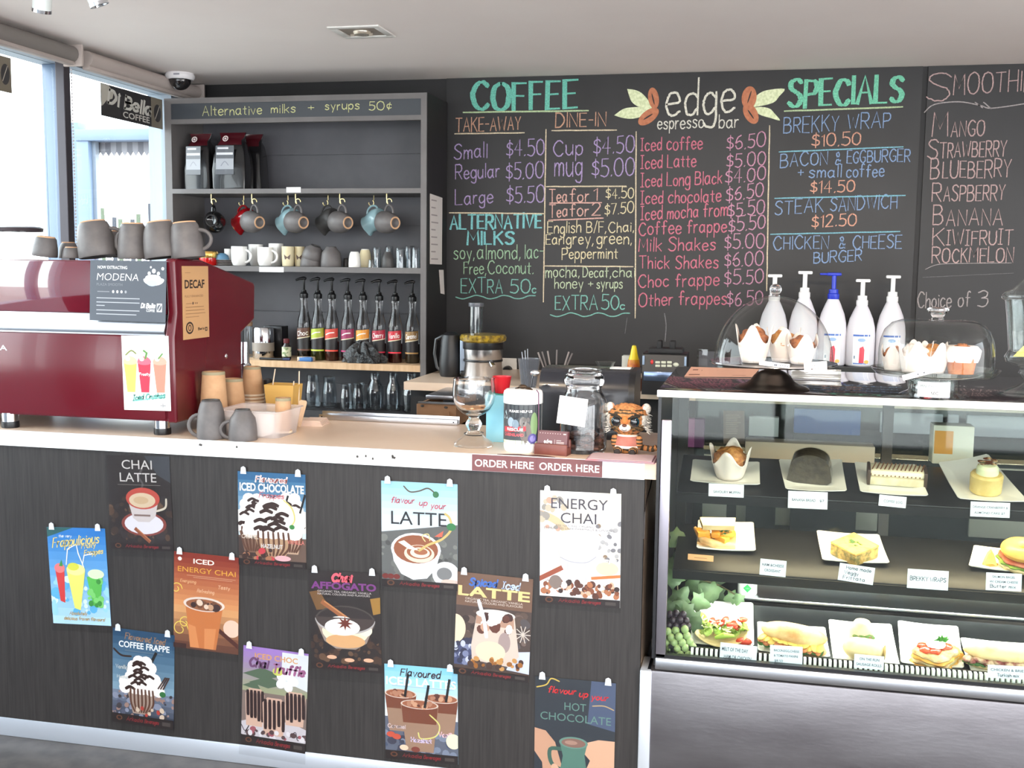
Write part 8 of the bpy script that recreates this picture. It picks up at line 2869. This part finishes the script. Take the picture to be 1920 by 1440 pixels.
poster('blue fruity frappe poster, furthest left on the counter front', (88, 988), (197, 991), (101, 1168), d_fruit, (90, 150, 200))
poster('dark CHAI LATTE poster just under the worktop at the left', (200, 853), (318, 856), (207, 1028), d_chai, tabs=False)
poster('orange-brown ICED ENERGY CHAI poster', (327, 1033), (449, 1046), (332, 1213), d_iced_energy, (150, 90, 60))
poster('dark blue COFFEE FRAPPE poster low on the left of the counter', (212, 1176), (328, 1191), (215, 1352), d_coffee_frappe)
poster('blue ICED CHOCOLATE poster with cream-topped drinks', (446, 883), (573, 890), (449, 1058), d_iced_choc, sleeve=.03)
poster('purple ICED CHOC poster low on the counter front', (457, 1209), (579, 1226), (454, 1394), d_truffle, sleeve=.03)
poster('black AFFOGATO poster with a glass bowl and star anise', (579, 1068), (712, 1075), (583, 1252), d_affogato, sleeve=.03)
poster('pale blue LATTE poster with a white cup of latte art', (715, 901), (858, 908), (716, 1098), d_latte, (170, 206, 226), sleeve=.012)
poster('pale blue ICED LATTES poster with three drinks and black straws', (721, 1244), (858, 1255), (724, 1420), d_iced_lattes, (150, 190, 210), sleeve=.02)
poster('brown LATTE poster with a milky glass and gold lettering', (858, 1071), (1000, 1086), (857, 1263), d_spiced, sleeve=.03)
poster('white ENERGY CHAI poster under the order stickers', (1013, 919), (1165, 926), (1014, 1130), d_energy, (236, 238, 240), sleeve=.012)
poster('dark HOT CHOCOLATE poster with hands round a green mug', (1004, 1267), (1155, 1281), (1002, 1466), d_hot, sleeve=.02)

# ================================================================ ceiling and window fittings
a, c, d, e = hz(597, 48, CZ), hz(716, 42, CZ), hz(760, 69, CZ), hz(641, 74, CZ)
cx, cy = (a.x+c.x+d.x+e.x)/4, (a.y+c.y+d.y+e.y)/4
w_, d_ = abs(c.x-a.x)*.5, abs(a.y-e.y)*.5
t = thing('recessed_downlight', 'square recessed downlight with a visible lamp in the ceiling', 'ceiling light', (cx, cy, CZ))
w_ = .105
obj('frame', MB().box(-w_, -w_, -.006, w_, -w_+.03, 0, .002).box(-w_, w_-.03, -.006, w_, w_, 0, .002).box(-w_, -w_+.03, -.006, -w_+.03, w_-.03, 0, .002).box(w_-.03, -w_+.03, -.006, w_, w_-.03, 0, .002), mat('light_frame', (226, 224, 220), .4), t)
obj('backing', MB().box(-w_+.03, -w_+.03, -.002, w_-.03, w_-.03, -.0005), mat('recess_grey', (150, 140, 130), .5), t, flat=True)
obj('lamp', MB().lathe([(0, -.014), (.03, -.014), (.036, -.006), (.036, -.002)], n=28).tube([(-.045, 0, -.012), (-.03, 0, -.012)], .006, 8).tube([(.045, 0, -.012), (.03, 0, -.012)], .006, 8), mat('lamp_reflector', (206, 196, 180), .2, .6), t)
for i, (px, py, r, lab) in enumerate(((78, 19, 17, 'white spotlight head at the top left corner of the ceiling'), (186, 7, 15, 'white spotlight head cut by the top edge, second from the left'))):
    q = hz(px, py+2, CZ-.075)
    s = sc(q)
    q.z = CZ-.075
    t = thing('spotlight', lab, 'spotlight', q, 0, 'ceiling spotlights')
    M = Matrix.Rotation(.3 if i == 0 else -.3, 4, 'Y') @ Matrix.Rotation(.25, 4, 'X')
    obj('head', MB().lathe([(17*s, 0), (17*s, .05), (10*s, .066), (0, .068)], n=28, M=M), mat('spot_white', (226, 232, 230), .35), t)
    obj('bezel', MB().lathe([(13*s, .002), (14*s, -.003), (18*s, -.003), (18*s, .008), (17*s, .008)], n=28, M=M), m_chrome, t)
    obj('stem', MB().tube([(0, 0, .055), (0, 0, .075)], .006, 8), m_chrome, t)
q = hz(325, 138, CZ)
q.x += .035
s = sc(q)
t = thing('security_camera', 'white dome security camera with a dark bubble on the ceiling near the window', 'security camera', q)
obj('housing', MB().lathe([(25*s, 0), (27*s, -3*s), (27*s, -8*s), (24*s, -12*s), (21*s, -12*s), (0, -11*s)], n=40), mat('camera_white', (228, 226, 228), .3), t)
obj('bubble', MB().lathe([(20.5*s, -11*s)]+[(20*s*math.cos(a), -12*s-19*s*math.sin(a)) for a in [math.radians(v) for v in range(0, 91, 10)]], n=36), mat('smoked_dome', (34, 32, 34), .06, coat=.8), t)
pr = Pr(12*s, 3*s, th=0)
pr.rect(0, 0, 1, 1, (150, 150, 160))
o = pr.build('badge_strip', t)
o.location = (2*s, -27.3*s, -7*s)


# hanging signs on the window glass
def window_sign(label, TL, TR, BL, draw, paper):
    X = LX+.03
    a, b_, c = hx(*TL, X), hx(*TR, X), hx(*BL, X)
    w, h = b_.y-a.y, a.z-c.z
    M = Matrix(((0, -1, 0, X), (1, 0, 0, a.y), (0, 0, 1, c.z), (0, 0, 0, 1)))
    t = thing('hanging_sign', label, 'sign', group='black window signs', M=M)
    pr = Pr(w, h, paper, .003)
    draw(pr)
    pr.build('sign_board', t)
    b = MB()
    for u in (.08, .92):
        b.tube([(w*u, .001, h), (w*u, .001, CZ-.09-c.z)], .0006, 5)
    obj('hanging_wire', b, m_clear, t)


def d_sign(p):
    W_ = (196, 194, 186)
    p.poly([(0, .98), (.12, .98), (.19, .8), (.17, .6), (.08, .5), (.02, .32), (0, .3)], (176, 172, 160))
    p.hand('Di Bella', .1, .79, .44, .40, W_, w=.022, shear=.24, contrast=.9, slope=-.03)
    p.text('COFFEE', .33, .77, .1, .2, W_, bold=.012)
    p.rect(.8, 0, 1, 1, (112, 104, 90))
    p.ell(.91, .5, .065, .3, (42, 40, 42), rot=-6)
    p.line([(.87, .3), (.945, .74)], .012, (176, 170, 156))


window_sign('black hanging sign with cursive shop lettering and a bean emblem on the window', (189, 155), (304, 186), (190, 216), d_sign, (44, 42, 44))


def d_sign2(p):
    p.rect(.8, 0, 1, 1, (112, 104, 90))
    p.ell(.91, .5, .065, .3, (42, 40, 42), rot=-6)
    p.line([(.87, .3), (.945, .74)], .012, (176, 170, 156))
    p.hand('Di Bella', .08, .79, .42, .42, (196, 194, 186), w=.02, shear=.16, contrast=1.0)
    p.text('COFFEE', .33, .77, .1, .2, (196, 194, 186), bold=.012)


window_sign('black hanging sign cut off by the left edge of the picture', (-120, 70), (20, 109), (-120, 142), d_sign2, (52, 48, 46))
